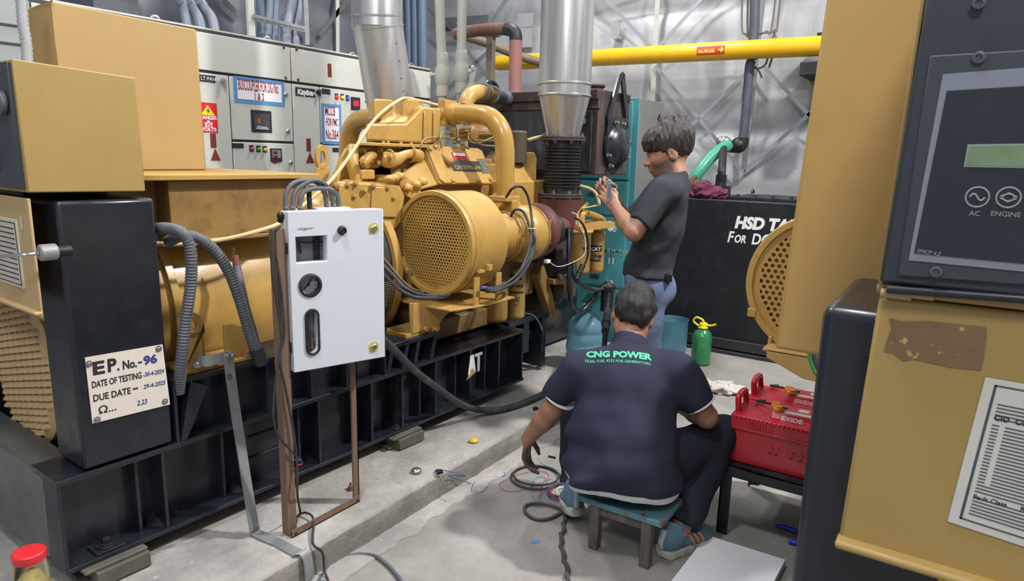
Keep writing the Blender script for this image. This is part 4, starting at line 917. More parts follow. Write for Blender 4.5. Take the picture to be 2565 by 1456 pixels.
xm = (W(797, 222, y=SY).x+W(803, 400, y=SY).x)/2
p = door(t3, xs[3], xm, .1, zt-.005, nm='cable_chamber_door')
a, c, e, f = pxr(737, 221, 786, 242); n_ = flat(p, rc4(a, c, e, f), INK, 'name_plate'); text('Kayber', .06, (a+.015, SY-.0175, f-.055), (1, 0, 0), (0, 0, 1), PAPER, n_, bold=.002, shear=.15); text('ELECTRONICS', .026, (a+.19, SY-.0175, f-.05), (1, 0, 0), (0, 0, 1), PAPER, n_)
for i in range(2): flat(n_, rc4(a+.04, c-.03, e+.02+i*.02, e+.026+i*.02), PVC, 'plate_print', SY-.0172, .0005)
q = W(793, 231, y=SY); m = MB(); m.lathe([(.02, 0), (.02, .01), (.012, .03)], (q.x, SY-.014, q.z), (0, -1, 0), 16); m.box((q.x-.008, SY-.045, q.z-.03), (q.x+.008, SY-.03, q.z+.02)); part('handle', m, BLKD, p)
arrow(p, (765, 347, 775, 379), (763, 381, 784, 408))
p = door(t3, xm, xs[4], zm+.004, zt-.005)
a, c, e, f = pxr(803, 223, 824, 237); flat(p, rc4(a, c, e, f), INK, 'name_plate')
for px_, rgb, e_ in (((840, 243), (255, 40, 30), 2.2), ((854, 244), (255, 190, 10), 1.0), ((867, 247), (30, 70, 230), 1.2)): light(p, px_, rgb, e_)
a, c, e, f = pxr(876, 244, 897, 275); mt = flat(p, rc4(a, c, e, f), INK, 'meter', th=.012); flat(mt, rc4(a+.02, c-.02, f-.075, f-.03), glow((230, 30, 40), 1.2), 'meter_display', SY-.027, .001)
text('MCCB', .1, (0, 0, 0), (1, 0, 0), (0, 0, 1), MAROON, p) if 0 else None
notice(p, 803, 261, 852, 362, [('MCCB', .105, .16, .72, .52), ('FOR PMC', .085, .20, .47, .62), ('No.3&4', .115, .16, .13, .66)], None)
p = door(t3, xm, xs[4], .1, zm-.004); a, c, e, f = pxr(830, 370, 846, 381); flat(p, rc4(a, c, e, f), INK, 'name_plate')
t4 = cubicle('plain white switchgear cubicle at the right end, behind the leaning duct', xs[4], xs[5])
door(t4, xs[4], xs[5], zt+.005, H-.02, nm='top_panel'); door(t4, xs[4], xs[5], .1, zt-.005)
for i, (x, y, t) in enumerate(((405, 35, t1), (681, 88, t2), (886, 133, t3), (1048, 167, t4))):
    q = W(x, y, y=4.8); q.x = min(q.x, xs[i+2]-.05); m = MB(); m.tor((q.x, 4.8, H+.03), (0, 1, 0), .035, .009, 24, 8); part('lifting_ring', m, STEEL, t)
# ================================================================== cables and pipes above
CON = paint((116, 124, 138), .5, var=.08, dirt=(146, 146, 146), damt=.4); CONB = paint((92, 108, 134), .5, var=.08, dirt=(130, 134, 140), damt=.4)
lab = ['second', 'third', 'fourth']
for i, (x0, x1, r) in enumerate(((458, 470, .034), (478, 502, .04), (506, 536, .04))):
    m = MB(); m.tube([W(x0-14, -60, y=5.25)+V((0, 0, 1.6)), W(x0-14, -60, y=5.25), W(x0, 10, y=5.25), W(x1-4, 50, y=5.22), W(x1+6, 78+i*5, y=5.1)-V((0, 0, .1))], r, 12, 6)
    solo('armoured_cable', m, CON, ['grey cable entering the panel top, leftmost of three left of the white channel', 'grey cable entering the panel top, middle of three left of the white channel', 'grey cable entering the panel top, nearest the white channel on its left'][i], 'cable', group='grey cables dropping into the switchgear')
for i, (x0, x1, r, mt) in enumerate(((652, 654, .035, CONB), (674, 670, .04, CON), (690, 688, .035, CONB), (732, 718, .045, CON), (752, 742, .035, CON))):
    m = MB(); m.tube([W(x0, -60, y=5.3)+V((0, 0, 1.6)), W(x0, -60, y=5.3), W(x0, 0, y=5.3), W(x1, 70, y=5.25), W(x1-2, 120, y=5.2)], r, 12, 6)
    solo('armoured_cable', m, mt, '%s of the five cables behind the ladder rung, counted from the white channel' % ['first', 'second', 'third', 'fourth', 'last'][i], 'cable', group='grey cables dropping into the switchgear')
for i, x in enumerate((1008, 1026, 1042, 1058)):
    m = MB(); m.tube([W(x-2, -60, x=6.1)+V((0, 0, 1.2)), W(x-2, -60, x=6.1), W(x, 60, x=6.1), W(x+1, 150, x=6.1), W(x+2, 260, x=6.1)], .052, 14, 4)
    solo('conduit_pipe', m, CONB, '%s blue-grey hanging cable right of the leaning duct' % ['leftmost', 'second from left', 'third from left', 'rightmost'][i], 'cable', group='blue-grey cable bundle by the leaning duct')
ct = thing('cable_ladder', 'galvanised cable ladder standing on top of the white panels', 'cable tray', W(700, 100, y=5.15), None)
m = MB(); a, c = W(622, -60, y=5.15)+V((0, 0, 1.6)), W(630, 90, y=5.15); m.beam(a, c, .06, .03, (0, 1, 0)); part('white_channel', m, PVC, ct)
m = MB(); a, c = W(756, -60, y=5.15)+V((0, 0, 1.6)), W(768, 112, y=5.15); m.beam(a, c, .05, .03, (0, 1, 0)); part('side_rail', m, GALV, ct)
m = MB(); a, c = W(634, 43, y=5.12), W(764, 74, y=5.12); m.beam(a, c, .012, .05, (0, 0, 1)); 
for i in range(9): q = a.lerp(c, (i+.5)/9); m.box((q.x-.03, 5.10, q.z-.004), (q.x+.02, 5.112, q.z+.004))
part('rung', m, GALV, ct)
fc = MB(); fc.corr([GF.m @ GF.P(x, y, v=.5) for x, y in ((50, -50), (54, 0), (58, 60), (66, 110), (70, 175), (74, 260))], .017, .016, 14, .08)
solo('flexible_conduit', fc, paint((170, 174, 178), .45, .3, var=.06), 'light grey ribbed conduit rising behind the control box at the top left', 'conduit')
# white pipes with ball valves
def valve_pipe(label, xs_, ys, hx, v):
    t = thing('water_pipe', label, 'pipe', GF.P(xs_[2], ys[2], v=v), GF)
    b_, t_ = GF.P(xs_[2], 262, v=v), GF.P(xs_[0], -60, v=v); vc = GF.P(xs_[1], ys[1], v=v); ax_ = (t_-vc).normalized()
    m = NB(); m.cyl(vc, t_+ax_*1.8, .0325, n=28); lo = vc-V((0, 0, .62)); m.cyl(lo, vc, .030, n=28); part('pipe', m, PVC, t)
    m = NB(); m.lathe([(.041, -.15), (.041, -.08), (.036, -.08), (.044, -.065), (.05, -.03), (.052, 0), (.048, .035), (.038, .055), (.04, .07), (.04, .135), (.035, .14)], vc, (0, 0, 1), 32); vb = part('ball_valve', m, PVC, t, smooth=50)
    return t, vc, vb
vp, vc, vb = valve_pipe('white plastic pipe with ball valve beside the leaning duct, handle to its left', (1098, 1108, 1112), (0, 185, 240), 0, 1.0)
m = NB(); m.cyl(vc, vc+V((-.05, .05, -.01)), .012); m.cyl(vc+V((-.05, .05, -.01)), vc+V((-.06, .06, -.01)), .018); part('valve_handle', m, PVC, vb)
vp, vc, vb = valve_pipe('white plastic pipe with ball valve right of its twin, handle hanging on its right', (1158, 1155, 1150), (0, 178, 240), 0, .95)
m = NB(); m.cyl(vc, vc+V((.05, -.06, .0)), .015); m.cyl(vc+V((.045, -.055, .02)), vc+V((.055, -.07, .02)), .022); m.prism([vc+V((.04, -.06, .035)), vc+V((.065, -.08, .03)), vc+V((.06, -.08, -.03)), vc+V((.03, -.055, -.14)), vc+V((.018, -.045, -.13)), vc+V((.03, -.055, -.04))], (.008, .01, 0)); part('valve_handle', m, PVC, vb)
# brown bent pipe and its bracket
bp = thing('coolant_pipe', 'brown and black bent pipe above the radiator', 'pipe', WF.P(1290, 222, x=5.0))
XB = 5.0
q = W(1290, 236, x=XB); m = MB(); m.cyl(V((q.x, q.y, 0)), q, .055, n=24); m.cyl(q, W(1292, 102, x=XB), .055, n=24); part('pink_riser', m, paint((150, 104, 98), .55, var=.12), bp, label='faded red vertical pipe')
m = MB(); m.tube([W(1292, 102, x=XB), W(1291, 86, x=XB), W(1283, 76, x=XB), W(1268, 72, x=XB)], .055, 20, 8); part('elbow', m, BLKD, bp, smooth=80)
m = MB(); m.tube([W(1270, 72, x=XB), W(1210, 75, x=XB), W(1165, 81, x=XB), W(1142, 86, x=XB)], .052, 20, 6); part('pipe', m, RUST, bp, smooth=80)
m = MB(); m.tube([W(1160, 88, x=5.9), W(1230, 112, x=6.05), W(1300, 140, x=6.25), W(1360, 158, x=6.44)], .045, 20, 4)
solo('branch_pipe', m, paint((116, 102, 82), .55, var=.2, dirt=(96, 88, 80), damt=.5), 'brownish pipe slanting down behind the faded red riser to the yellow pipe', 'pipe', smooth=80)
m = MB(); q = W(1229, 160, x=5.2); m.beam(V((q.x, q.y, 0)), W(1230, 92, x=5.2), .07, .05, (1, 0, 0)); m.beam(W(1216, 87, x=5.2), W(1250, 84, x=5.2), .05, .06, (1, 0, 0)); solo('pipe_support', m, paint((120, 110, 98), .6, .2, var=.2), 'rusty upright post carrying the brown bent pipe', 'pipe support', bevel=.003)
# yellow gas pipe
gpz = thing('gas_pipe', 'long yellow gas pipe with red label along the back wall', 'pipe', W(1777, 130, x=6.5)); XG = 6.5
a, c = W(1246, 158, x=XG), W(2110, 112, x=XG); gy = paint((240, 186, 14), .3, var=.05, dirt=(196, 152, 84), damt=.35, coat=.3)
m = MB(); d = (c-a).normalized(); m.lathe([(.04, -.04), (.07, -.015), (.083, .03), (.083, (c-a).length)], a, d, 36); part('pipe', m, gy, gpz, smooth=60)
m = MB(); lc = W(1787, 128, x=XG); vs = []; e1 = V((-1, 0, 0)); e2 = V((0, 0, 1))
for i in range(9):
    t = -.5+i*.125
    for s in (-.13, .13): vs.append(a+d*((lc-a).dot(d))+d*s*-1+(e1*math.cos(t)+e2*math.sin(t))*.0838)
m.add(vs, [(i*2, i*2+1, i*2+3, i*2+2) for i in range(8)]); lb = part('label', m, paint((206, 60, 36), .5), gpz, smooth=60)
o_ = a+d*((lc-a).dot(d)); text('PNG PIPE LINE', .05, o_+V((-.0855, .118, -.02)), (0, -1, 0), (.1, 0, 1), paint((244, 206, 90), .5), lb, bold=.002, wid=.48)
m = MB(); m.prism([o_+V((-.086, y, z)) for y, z in ((-.07, -.008), (-.095, -.008), (-.095, -.028), (-.125, 0), (-.095, .028), (-.095, .008), (-.07, .008))], (-.001, 0, 0)); part('label_arrow', m, paint((244, 206, 90), .5), lb, smooth=0)
m = MB(); q = W(2040, 150, x=XG); m.box((q.x-.06, q.y-.2, q.z-.13), (q.x+.4, q.y+.1, q.z-.02)); m.box((q.x, q.y-.2, q.z-.42), (q.x+.1, q.y-.02, q.z-.1)); m.box((q.x+.1, q.y-.2, q.z+.2), (q.x+.4, q.y+.02, q.z+.24)); solo('pipe_bracket', m, BLKD, 'black steel bracket under the right end of the yellow gas pipe', 'bracket', bevel=.004)
# back wall conduit, valve and wires
dc_ = thing('fuel_line_pipe', 'dark grey vertical pipe on the back wall with a valve at its foot', 'pipe', W(1850, 370, x=6.6)); XP = 6.6
m = MB(); m.tube([W(1894, -40, x=XP)+V((0, 0, 1.2)), W(1894, -40, x=XP), W(1890, 60, x=XP), W(1884, 150, x=XP)], .045, 16, 3); m.tube([W(1884, 150, x=XP), W(1879, 160, x=XP), W(1876, 185, x=XP), W(1866, 310, x=XP), W(1860, 350, x=XP)], .042, 16, 6); part('pipe', m, paint((76, 82, 96), .5, var=.15, dirt=(116, 112, 110), damt=.4), dc_, smooth=60)
m = MB(); m.tube([W(1862, 345, x=XP), W(1860, 362, x=XP), W(1850, 370, x=XP), W(1830, 368, x=XP)], .05, 14, 6); m.sph(W(1850, 364, x=XP), .075, 14, 10); m.cyl(W(1838, 369, x=XP), W(1822, 366, x=XP), .055); m.cyl(W(1850, 360, x=XP), W(1848, 352, x=XP), .02); m.beam(W(1848, 354, x=XP), W(1822, 353, x=XP), .02, .012); part('valve', m, BLKD, dc_)
m = MB(); m.tube([W(1818, 368, x=6.3), W(1822, 360, x=6.3), W(1816, 352, x=6.3), W(1806, 354, x=6.3)], .04, 16, 6); m.sph(W(1807, 355, x=6.3), .05, 16, 10); part('vent_nozzle', m, STEEL, dc_, smooth=60)
m = MB(); m.corr([W(1824, 364, x=6.3), W(1806, 374, x=6.2), W(1780, 395, x=6.1), W(1752, 428, x=6.0), W(1722, 470, x=5.95), W(1712, 488, x=5.9)], .052, .03, 16, .05); solo('green_hose', m, paint((70, 158, 130), .4, var=.06), 'green ribbed hose running from the wall valve down behind the standing man', 'hose', smooth=50)
for i, pts in enumerate(([(1860, -20), (1872, 50), (1884, 88), (1902, 84), (1940, 76), (1950, 40), (1956, -20)], [(1848, -20), (1858, 40), (1868, 86), (1884, 92), (1896, 88), (1920, 78), (1936, 50), (1948, -20)], [(1944, 72), (1930, 110), (1918, 160), (1896, 172), (1890, 166), (1902, 180), (1908, 195)], [(1938, 76), (1944, 110), (1926, 170)])):
    m = MB(); m.tube([W(x, y, x=6.62)+V((0, 0, 1.0 if y < -15 and j_ in (0, len(pts)-1) else 0)) for j_, (x, y) in enumerate(pts)], .0085, 6, 6); solo('loose_wire', m, paint((112, 104, 96), .6, var=.2), ['outer loop of brown wire hanging at the back wall pipe', 'inner loop of brown wire hanging at the back wall pipe', 'longest brown wire end dangling below the yellow pipe', 'short brown wire tail dangling beside the yellow pipe'][i], 'wire', group='brown wires on the back wall pipe')
# ================================================================== fuel tank
tk = thing('fuel_tank', 'large black steel fuel tank lettered HSD TANK against the back wall', 'tank', (6.0, .9, 0))
m = MB(); m.box((5.5, -.6, .11), (6.55, 2.12, 1.245)); part('tank_body', m, paint((24, 27, 33), .4, var=.12, dirt=(52, 54, 58), damt=.25), tk, bevel=.006)
m = MB(); m.box((5.46, -.6, .04), (5.54, 2.1, .12)); m.box((5.55, -.6, 0), (6.5, 2.1, .05)); m.box((5.44, -.6, 0), (5.47, 2.1, .03)); part('base_rail', m, paint((52, 54, 58), .4, .3, var=.15), tk, bevel=.004)
m = MB(); m.box((5.7, -.5, 1.246), (6.3, 1.62, 1.27)); lid = part('tank_lid', m, BLKD, tk, bevel=.003)
for i in range(12):
    q = MB(); q.bolt((5.73, 1.56-.14*i, 1.27), (0, 0, 1), .014, .016); part('lid_bolt', q, BLKD, lid)
m = MB(); m.tor((5.95, 1.5, 1.29), (0, 1, 0), .03, .008, 16, 8, 0, PI); part('lid_handle', m, BLKD, lid)
a = W(1840, 570, x=5.5); b2 = W(1822, 600, x=5.5)
text('HSD TANK', .125, (5.498, 1.505, 1.035), (0, -1, 0), (0, 0, 1), WTXT, tk, bold=.007, shear=.18, wid=.92); text('F', .125, (5.498, 1.555, .915), (0, -1, 0), (0, 0, 1), WTXT, tk, bold=.003, shear=.2, wid=.75); text('OR', .085, (5.498, 1.50, .918), (0, -1, 0), (0, 0, 1), WTXT, tk, bold=.003, shear=.2, wid=.75); text('DG - 6', .12, (5.498, 1.365, .915), (0, -1, 0), (0, 0, 1), WTXT, tk, bold=.003, shear=.15, wid=.80)
m = MB(); q = W(1800, 494, x=5.75); m.lathe([(.085, 0), (.085, .1), (.06, .1), (.06, .105)], (5.78, q.y, 1.246), (0, 0, 1), 28); m.tube([(5.78, q.y, 1.34), (5.78, q.y, 1.5), W(1812, 372, x=6.2)], .034, 14, 4); m.cyl((5.78, q.y, 1.35), (5.78, q.y, 1.44), .045); solo('filler_pipe', m, BLKD, 'black flanged filler with upright pipe on top of the tank', 'pipe')
m = MB(); m.tor((5.95, 2.0, 1.34), (.3, 1, 0), .07, .022, 20, 8); m.tube([(5.9, 2.02, 1.33), (5.9, 1.9, 1.36), (5.9, 1.84, 1.30), (5.9, 1.83, 1.246)], .032, 12); solo('hand_pump', m, RUST, 'rusty elbow fitting on the tank behind the standing man', 'fitting')
m = MB(); q = W(1750, 480, x=5.66)
for i, (dx, dy, r) in enumerate(((0, 0, (.08, .1, .07)), (.03, -.09, (.07, .07, .05)), (.02, .1, (.07, .06, .035)))): m.blob((5.64+dx, 1.80+dy, 1.246+r[2]*.75), r, 40+i, .55, 40, 26, 2.2)
solo('rag', m, paint((104, 44, 74), .9, var=.15), 'crumpled purple rag on top of the black tank', 'rag', smooth=80)
# ================================================================== lockers
XL = 4.9; lk = thing('locker', 'tall teal steel locker with numbered doors behind the standing man', 'locker', (5.15, 2.3, 0))
yl, yr = 2.62, 2.115; H2 = 2.0
m = MB(); m.box((XL, yr, 0), (XL+.48, yl, H2)); part('carcass', m, paint((112, 116, 114), .45, var=.05, dirt=(140, 134, 122), damt=.3), lk, bevel=.004, label='grey locker body')
m = MB(); m.box((XL-.006, yr, 0), (XL, yl, H2)); part('front_frame', m, TEAL, lk, bevel=.002)
zs = [W(1590, y, x=XL).z for y in (347, 440, 612, 705)]
bounds = [H2-.03, zs[0], zs[1], zs[2], zs[3], .36, .05]
nums = [None, None, '9', None, None, None]
lev = [(H2-.02, W(1585, 345, x=XL).z), (W(1585, 352, x=XL).z, W(1580, 438, x=XL).z), (W(1580, 446, x=XL).z, 1.19), (1.18, .83), (.82, .47), (.46, .06)]
lev = [(1.98, 1.66), (1.65, 1.39), (1.38, 1.11), (1.10, .83), (.82, .54), (.53, .06)]
for i, (zt_, zb) in enumerate(lev):
    m = MB(); m.box((XL-.016, yr+.05, zb+.006), (XL-.005, yl-.01, zt_-.006)); dd = part('locker_door', m, TEAL, lk, bevel=.003)
    m = MB(); m.box((XL-.032, yr+.22, zt_-.065), (XL-.016, yr+.34, zt_-.05)); part('door_handle', m, STEEL, dd, bevel=.003)
    n_ = [None, None, '9', '10', '11', '12'][i]
    if n_: 
        q = {'9': (1536, 478), '10': (1523, 580), '11': (1520, 660), '12': (1516, 716)}[n_]; w_ = W(*q, x=XL-.017); text(n_, .07, (XL-.0165, w_.y, w_.z), (0, -1, 0), (0, 0, 1), WTXT, dd, bold=.002)
    if i == 4: 
        w_ = W(1520, 634, x=XL-.017); text('B.M. TANK', .05, (XL-.0165, w_.y, w_.z), (0, -1, 0), (0, 0, 1), PVC, dd, shear=.15, wid=.9)
        m = MB()
        for q in range(3): m.box((XL-.018, yr+.26, .60+q*.014), (XL-.0155, yr+.34, .605+q*.014))
        part('vent_slots', m, BLKD, dd)
# ================================================================== white gas control cabinet and its stand
CF = Fr((1.532, 1.94, 0), -18.7); c_ = CF.P
B0 = (c_(737, 935, v=0).z+c_(963, 895, v=0).z)/2; T0 = (c_(735, 530, v=0).z+c_(963, 524, v=0).z)/2; CW = (c_(963, 525, v=0).x+c_(963, 895, v=0).x)/2; CD = c_(699, 522, u=0).y; CD = .08
gc = thing('gas_control_cabinet', 'white metal control cabinet with gauge and flow tube on the brown stand', 'control cabinet', (CW/2, CD/2, B0), CF)
CB = lambda: MB(CF)
m = CB(); m.box((0, .042, B0+.004), (CW, CD, T0-.002)); body = part('cabinet_body', m, WHT, gc, bevel=.003)
m = CB(); m.box((0, 0, B0), (CW, .036, T0)); dr = part('cabinet_door', m, WHT, gc)
x0, x1, z0, z1 = c_(740, 593, v=0).x, c_(820, 655, v=0).x, c_(780, 657, v=0).z, c_(780, 592, v=0).z
k_ = CB(); k_.box((x0, -.05, z0), (x1, .041, z1)); cut(dr, k_)
gcn = c_(777, 715, v=0); k_ = CB(); k_.cyl((gcn.x, -.05, gcn.z), (gcn.x, .041, gcn.z), .037, n=40); cut(dr, k_)
sa, sb = c_(782, 792, v=0), c_(783, 872, v=0); sx = (sa.x+sb.x)/2
def stadium(r, n=14): return [(sx+r*math.cos(i*PI/n), sa.z+r*math.sin(i*PI/n)) for i in range(n+1)]+[(sx-r*math.cos(i*PI/n), sb.z-r*math.sin(i*PI/n)) for i in range(n+1)]
k_ = CB(); k_.prism([(x, -.05, z) for x, z in stadium(.023)], (0, .095, 0)); cut(dr, k_)
k_ = CB(); k_.box((x0-.01, .0415, z0-.02), (x1+.01, CD-.012, z1+.02)); cut(body, k_); k_ = CB(); k_.box((sx-.03, .0415, sb.z-.03), (sx+.03, CD-.012, sa.z+.03)); cut(body, k_); k_ = CB(); k_.cyl((gcn.x, .041, gcn.z), (gcn.x, CD-.012, gcn.z), .04); cut(body, k_)
bev(dr, .004); dr.data.shade_smooth(); dr.data.set_sharp_from_angle(angle=.6)
m = CB(); m.box((x0-.008, CD-.017, z0-.018), (x1+.008, CD-.0125, z1+.018)); bk = part('mounting_plate', m, paint((120, 124, 130), .5, var=.15), gc)
m = CB(); m.tube([(x0, .05, z1-.012), (x0+.05, .055, z1-.028), (x1-.02, .06, z1-.032), (x1+.008, .06, z1-.03)], .003, 8); m.tube([(x0+.04, .08, z1+.01), (x0+.035, .07, (z0+z1)/2), (x0+.055, .08, z0-.01)], .010, 10); m.box((x1-.028, .06, z0), (x1-.002, .11, z1-.01)); part('inner_wiring', m, RUB, gc)
m = CB(); m.lathe([(.043, 0), (.043, .004), (.036, .007), (.035, -.02)], (gcn.x, 0, gcn.z), (0, -1, 0), 44, False); gr = part('gauge', m, BLKD, gc, 'round dial gauge with black rim')
m = CB(); m.cyl((gcn.x, .02, gcn.z), (gcn.x, .022, gcn.z), .035, n=36); part('gauge_face', m, paint((150, 156, 164), .5, var=.05), gr)
m = CB(); m.beam((gcn.x+.012, .017, gcn.z+.018), (gcn.x-.018, .017, gcn.z-.016), .004, .002, (0, 1, 0)); m.cyl((gcn.x, .016, gcn.z), (gcn.x, .02, gcn.z), .005)
for i in range(9):
    a = -.7+i*(PI+1.4)/8; m.beam((gcn.x+.026*math.cos(a), .019, gcn.z+.026*math.sin(a)), (gcn.x+.032*math.cos(a), .019, gcn.z+.032*math.sin(a)), .0016, .001, (0, 1, 0))
part('gauge_needle', m, INK, gr)
m = CB(); m.tube([V((x, -.002, z)) for x, z in stadium(.0235)+[stadium(.0235)[0]]], .0045, 8, raw=True); fr_ = part('flow_meter', m, BLKD, gc, 'slot with black rubber rim and flow tube')
m = CB(); m.box((sx-.018, .05, sb.z-.02), (sx+.02, .055, sa.z+.02)); part('scale_plate', m, paint((140, 146, 152), .4, var=.1), fr_)
m = CB(); m.cyl((sx-.004, .035, sb.z-.012), (sx-.004, .035, sa.z+.012), .008); part('flow_tube', m, glass((210, 216, 220)), fr_)
m = CB(); m.cyl((sx+.012, .04, sb.z-.014), (sx+.012, .04, sb.z+.03), .006); m.cyl((sx+.010, .04, sb.z+.05), (sx+.018, .03, sb.z+.052), .003); part('brass_fitting', m, BRASS, fr_)
m = CB()
for i in range(16): m.box((sx-.016, .047, sb.z+i*(sa.z-sb.z)/15), (sx-.010, .0495, sb.z+i*(sa.z-sb.z)/15+.0012))
part('scale_marks', m, INK, fr_)
q = c_(856, 577, v=0); m = CB(); m.lathe([(.017, 0), (.017, .004), (.013, .006), (.013, .016), (.010, .019), (.0095, .016)], (q.x, 0, q.z), (0, -1, 0), 28); part('push_button', m, BLKD, gc)
for y in (572, 869):
    q = c_(936, y, v=0); m = CB(); m.lathe([(.021, 0), (.021, .0015)], (q.x, 0, q.z), (0, -1, 0), 30); lk_ = part('door_lock', m, paint((190, 178, 60), .5, var=.2), gc); m = CB(); m.lathe([(.013, .0015), (.013, .006), (.009, .009), (.008, .007)], (q.x, 0, q.z), (0, -1, 0), 24); m.box((q.x-.004, -.011, q.z-.002), (q.x+.004, -.006, q.z+.002)); part('lock_barrel', m, STEEL, lk_)
for y0, y1 in ((604, 634), (842, 874)):
    a = CF.P(706, y0, u=0).z; b2 = CF.P(718, y1, u=0).z; m = CB(); m.box((-.006, .012, b2), (.006, .07, a)); part('hinge', m, BLKD, gc, bevel=.002)
q = CF.P(708, 541, u=0); m = CB(); m.sph((-.006, q.y, q.z), (.014, .016, .016), 14, 8); m.sph((-.006, q.y+.01, q.z-.016), (.01, .012, .01), 12, 8); part('side_gland', m, BLKD, gc)
m = CB(); 
for i, (xa, ya, xb, yb) in enumerate(((744, 574, 766, 577), (760, 576, 786, 570), (750, 571, 780, 573))): m.beam(c_(xa, ya, v=-.0004), c_(xb, yb, v=-.0004), .0018, .0006, (0, 1, 0))
part('smudge', m, paint((110, 112, 118), .7), gc)
m = CB(); m.box((.13, .06, T0-.003), (.26, .11, T0+.004)); part('top_gland_plate', m, WHT, gc, bevel=.001)
# hoses looping over the top
for i, (pts, lb) in enumerate((([(716, 514), (716, 488), (732, 462), (760, 452), (792, 456), (812, 482), (819, 512)], 'outermost'), ([(733, 515), (736, 490), (752, 468), (786, 452), (814, 462), (830, 488), (835, 510)], 'middle'), ([(750, 516), (754, 492), (770, 476), (800, 472), (830, 476), (845, 492), (850, 509)], 'innermost'))):
    m = CB()
    p = [c_(x, y, v=.05+.06*k/6) for k, (x, y) in enumerate(pts)]; p[0].z = T0+.002; p[-1].z = T0+.002
    m.tube(p, .0085, 12, 8); ob = solo('rubber_hose', m, RUBG, lb+' of the three grey hoses looping over the white cabinet top', 'hose', group='grey hoses on the white cabinet')
    m = CB()
    for e in (p[0], p[-1]): m.lathe([(.0105, 0), (.0105, .009)], e+V((0, 0, .006)), (0, 0, 1), 14); m.cyl(e, e+V((0, 0, .006)), .006)
    part('hose_clamp', m, STEEL, ob)
m = CB(); p = [c_(775, 475, v=.10), c_(776, 518, v=.09)]; m.tube([c_(790, 470, v=.12), p[0], V((p[1].x, p[1].y, T0))], .009, 10); solo('pressure_hose', m, BLKD, 'short black upright hose between the grey hose loops on the white cabinet', 'hose')
# stand
st = thing('cabinet_stand', 'rusty brown angle iron stand carrying the white cabinet', 'stand', (1.65, 1.96, .13))
SYv = 1.985
def sp(x, y): return W(x, y, y=SYv)
m = MB(); m.box((1.488, 1.955, .13), (1.528, 1.960, 1.285)); m.box((1.488, 1.955, .13), (1.493, 1.99, 1.285)); part('stand_leg', m, RUSTY, st, bevel=.0015)
m = MB(); m.box((1.80, 1.935, .13), (1.83, 1.94, 1.25)); m.box((1.825, 1.935, .13), (1.83, 1.97, 1.25)); part('stand_leg', m, RUSTY, st)
m = MB(); m.box((1.488, 1.932, .131), (1.83, 1.962, .135)); m.box((1.488, 1.932, .131), (1.83, 1.936, .16)); part('foot_rail', m, RUSTY, st)
for z in (.85, 1.2):
    m = MB(); m.beam((1.555, 2.03, z), (1.83, 1.945, z), .006, .04, (0, 0, 1)); part('cross_bar', m, RUSTY, st)
    m = MB(); m.beam((1.492, 1.985, z), (1.557, 2.031, z), .006, .04, (0, 0, 1)); part('bracket', m, RUSTY, st)
for x in (1.505, 1.815):
    m = MB(); m.blob((x, 1.94, .14), (.016, .01, .014), int(x*10), .4, 12, 8); part('weld', m, BLKD, st)
# earthing strip
es = thing('earthing_strip', 'flat grey galvanised strip running from the generator foot down over the plinth', 'earthing strip', (1.45, 2.0, .13))
p = [g(571, 882, v=-.03), g(580, 960, v=-.045), g(604, 1120, v=-.075)]; p = [GF.m @ q for q in p]; p += [W(633, 1300, z=.2), W(641, 1332, z=.142), W(664, 1346, z=.136), W(700, 1362, z=.134), W(742, 1384, z=.134)]
e = p[-1]; p += [V((e.x+.02, 1.832, .13)), V((e.x+.027, 1.816, .10)), V((e.x+.03, 1.812, .02))]
m = MB(); m.ribbon(p, .042, .005, (1, .15, 0), 8); part('strip', m, GALV, es, smooth=60)
m = MB(); q0 = GF.m @ g(492, 905, v=.02); q1 = GF.m @ g(572, 893, v=-.026); m.ribbon([q0, q0.lerp(q1, .3)+V((0, -.02, 0)), q1.lerp(q0, .1), q1], .04, .005, (0, 0, 1), 6); part('clip', m, GALV, es, smooth=60)
for x, y in ((567, 890), (580, 889)):
    q = GF.m @ g(x, y, v=-.034); m = MB(); m.bolt(q, (0, -1, 0), .009, .014); part('bolt', m, STEEL, es)
q = GF.m @ g(495, 912, v=.015); m = MB(); m.bolt(q, (-.3, -1, 0), .011, .016); part('bolt', m, STEEL, es)
q = GF.m @ g(574, 944, v=-.047); m = MB(); m.tor(q, (0, -1, .1), .010, .0012, 20, 6); m.beam(q+V((0, -.001, -.005)), q+V((0, -.001, .005)), .0016, .001, (0, 1, 0)); part('ink_mark', m, INK, es)
# earth pit notice
sgp = thing('earth_pit_sign', 'white hand painted EP. No. 96 notice plate on the black post', 'sign', tuple(g(320, 1050, v=-.002)), GF)
cn = [g(x, y, v=-.001) for x, y in ((212, 896), (406, 863), (425, 1013), (231, 1061))]
m = NB(); m.prism([cn[3], cn[2], cn[1], cn[0]], (0, -.003, 0)); part('plate', m, paint((218, 208, 198), .5, var=.03, dirt=(190, 178, 162), damt=.3), sgp, smooth=0)
xd = (cn[1]-cn[0]+cn[2]-cn[3]).normalized(); up = (cn[0]-cn[3]+cn[1]-cn[2]).normalized(); BLU = paint((52, 66, 116), .6, var=.2)
def sg_t(s, x0, x1, y, size, mt=INK, bold=.0012, shear=0):
    a_ = g(x0, y, v=-.0045); f_ = (g(x1, y-(x1-x0)*.17, v=-.0045)-a_).length; text(s, size, a_, xd, up, mt, sgp, GF, bold=bold, fit=f_, shear=shear, ext=.0004)
sg_t('E', 231, 263, 940, .058, bold=.0022); sg_t('P', 269, 293, 932, .058, bold=.0022); sg_t('.', 294, 299, 928, .05, bold=.002); sg_t('No.', 307, 343, 926, .040, bold=.0012); sg_t('-', 346, 356, 915, .036); sg_t('96', 360, 394, 914, .040, BLU, .0018)
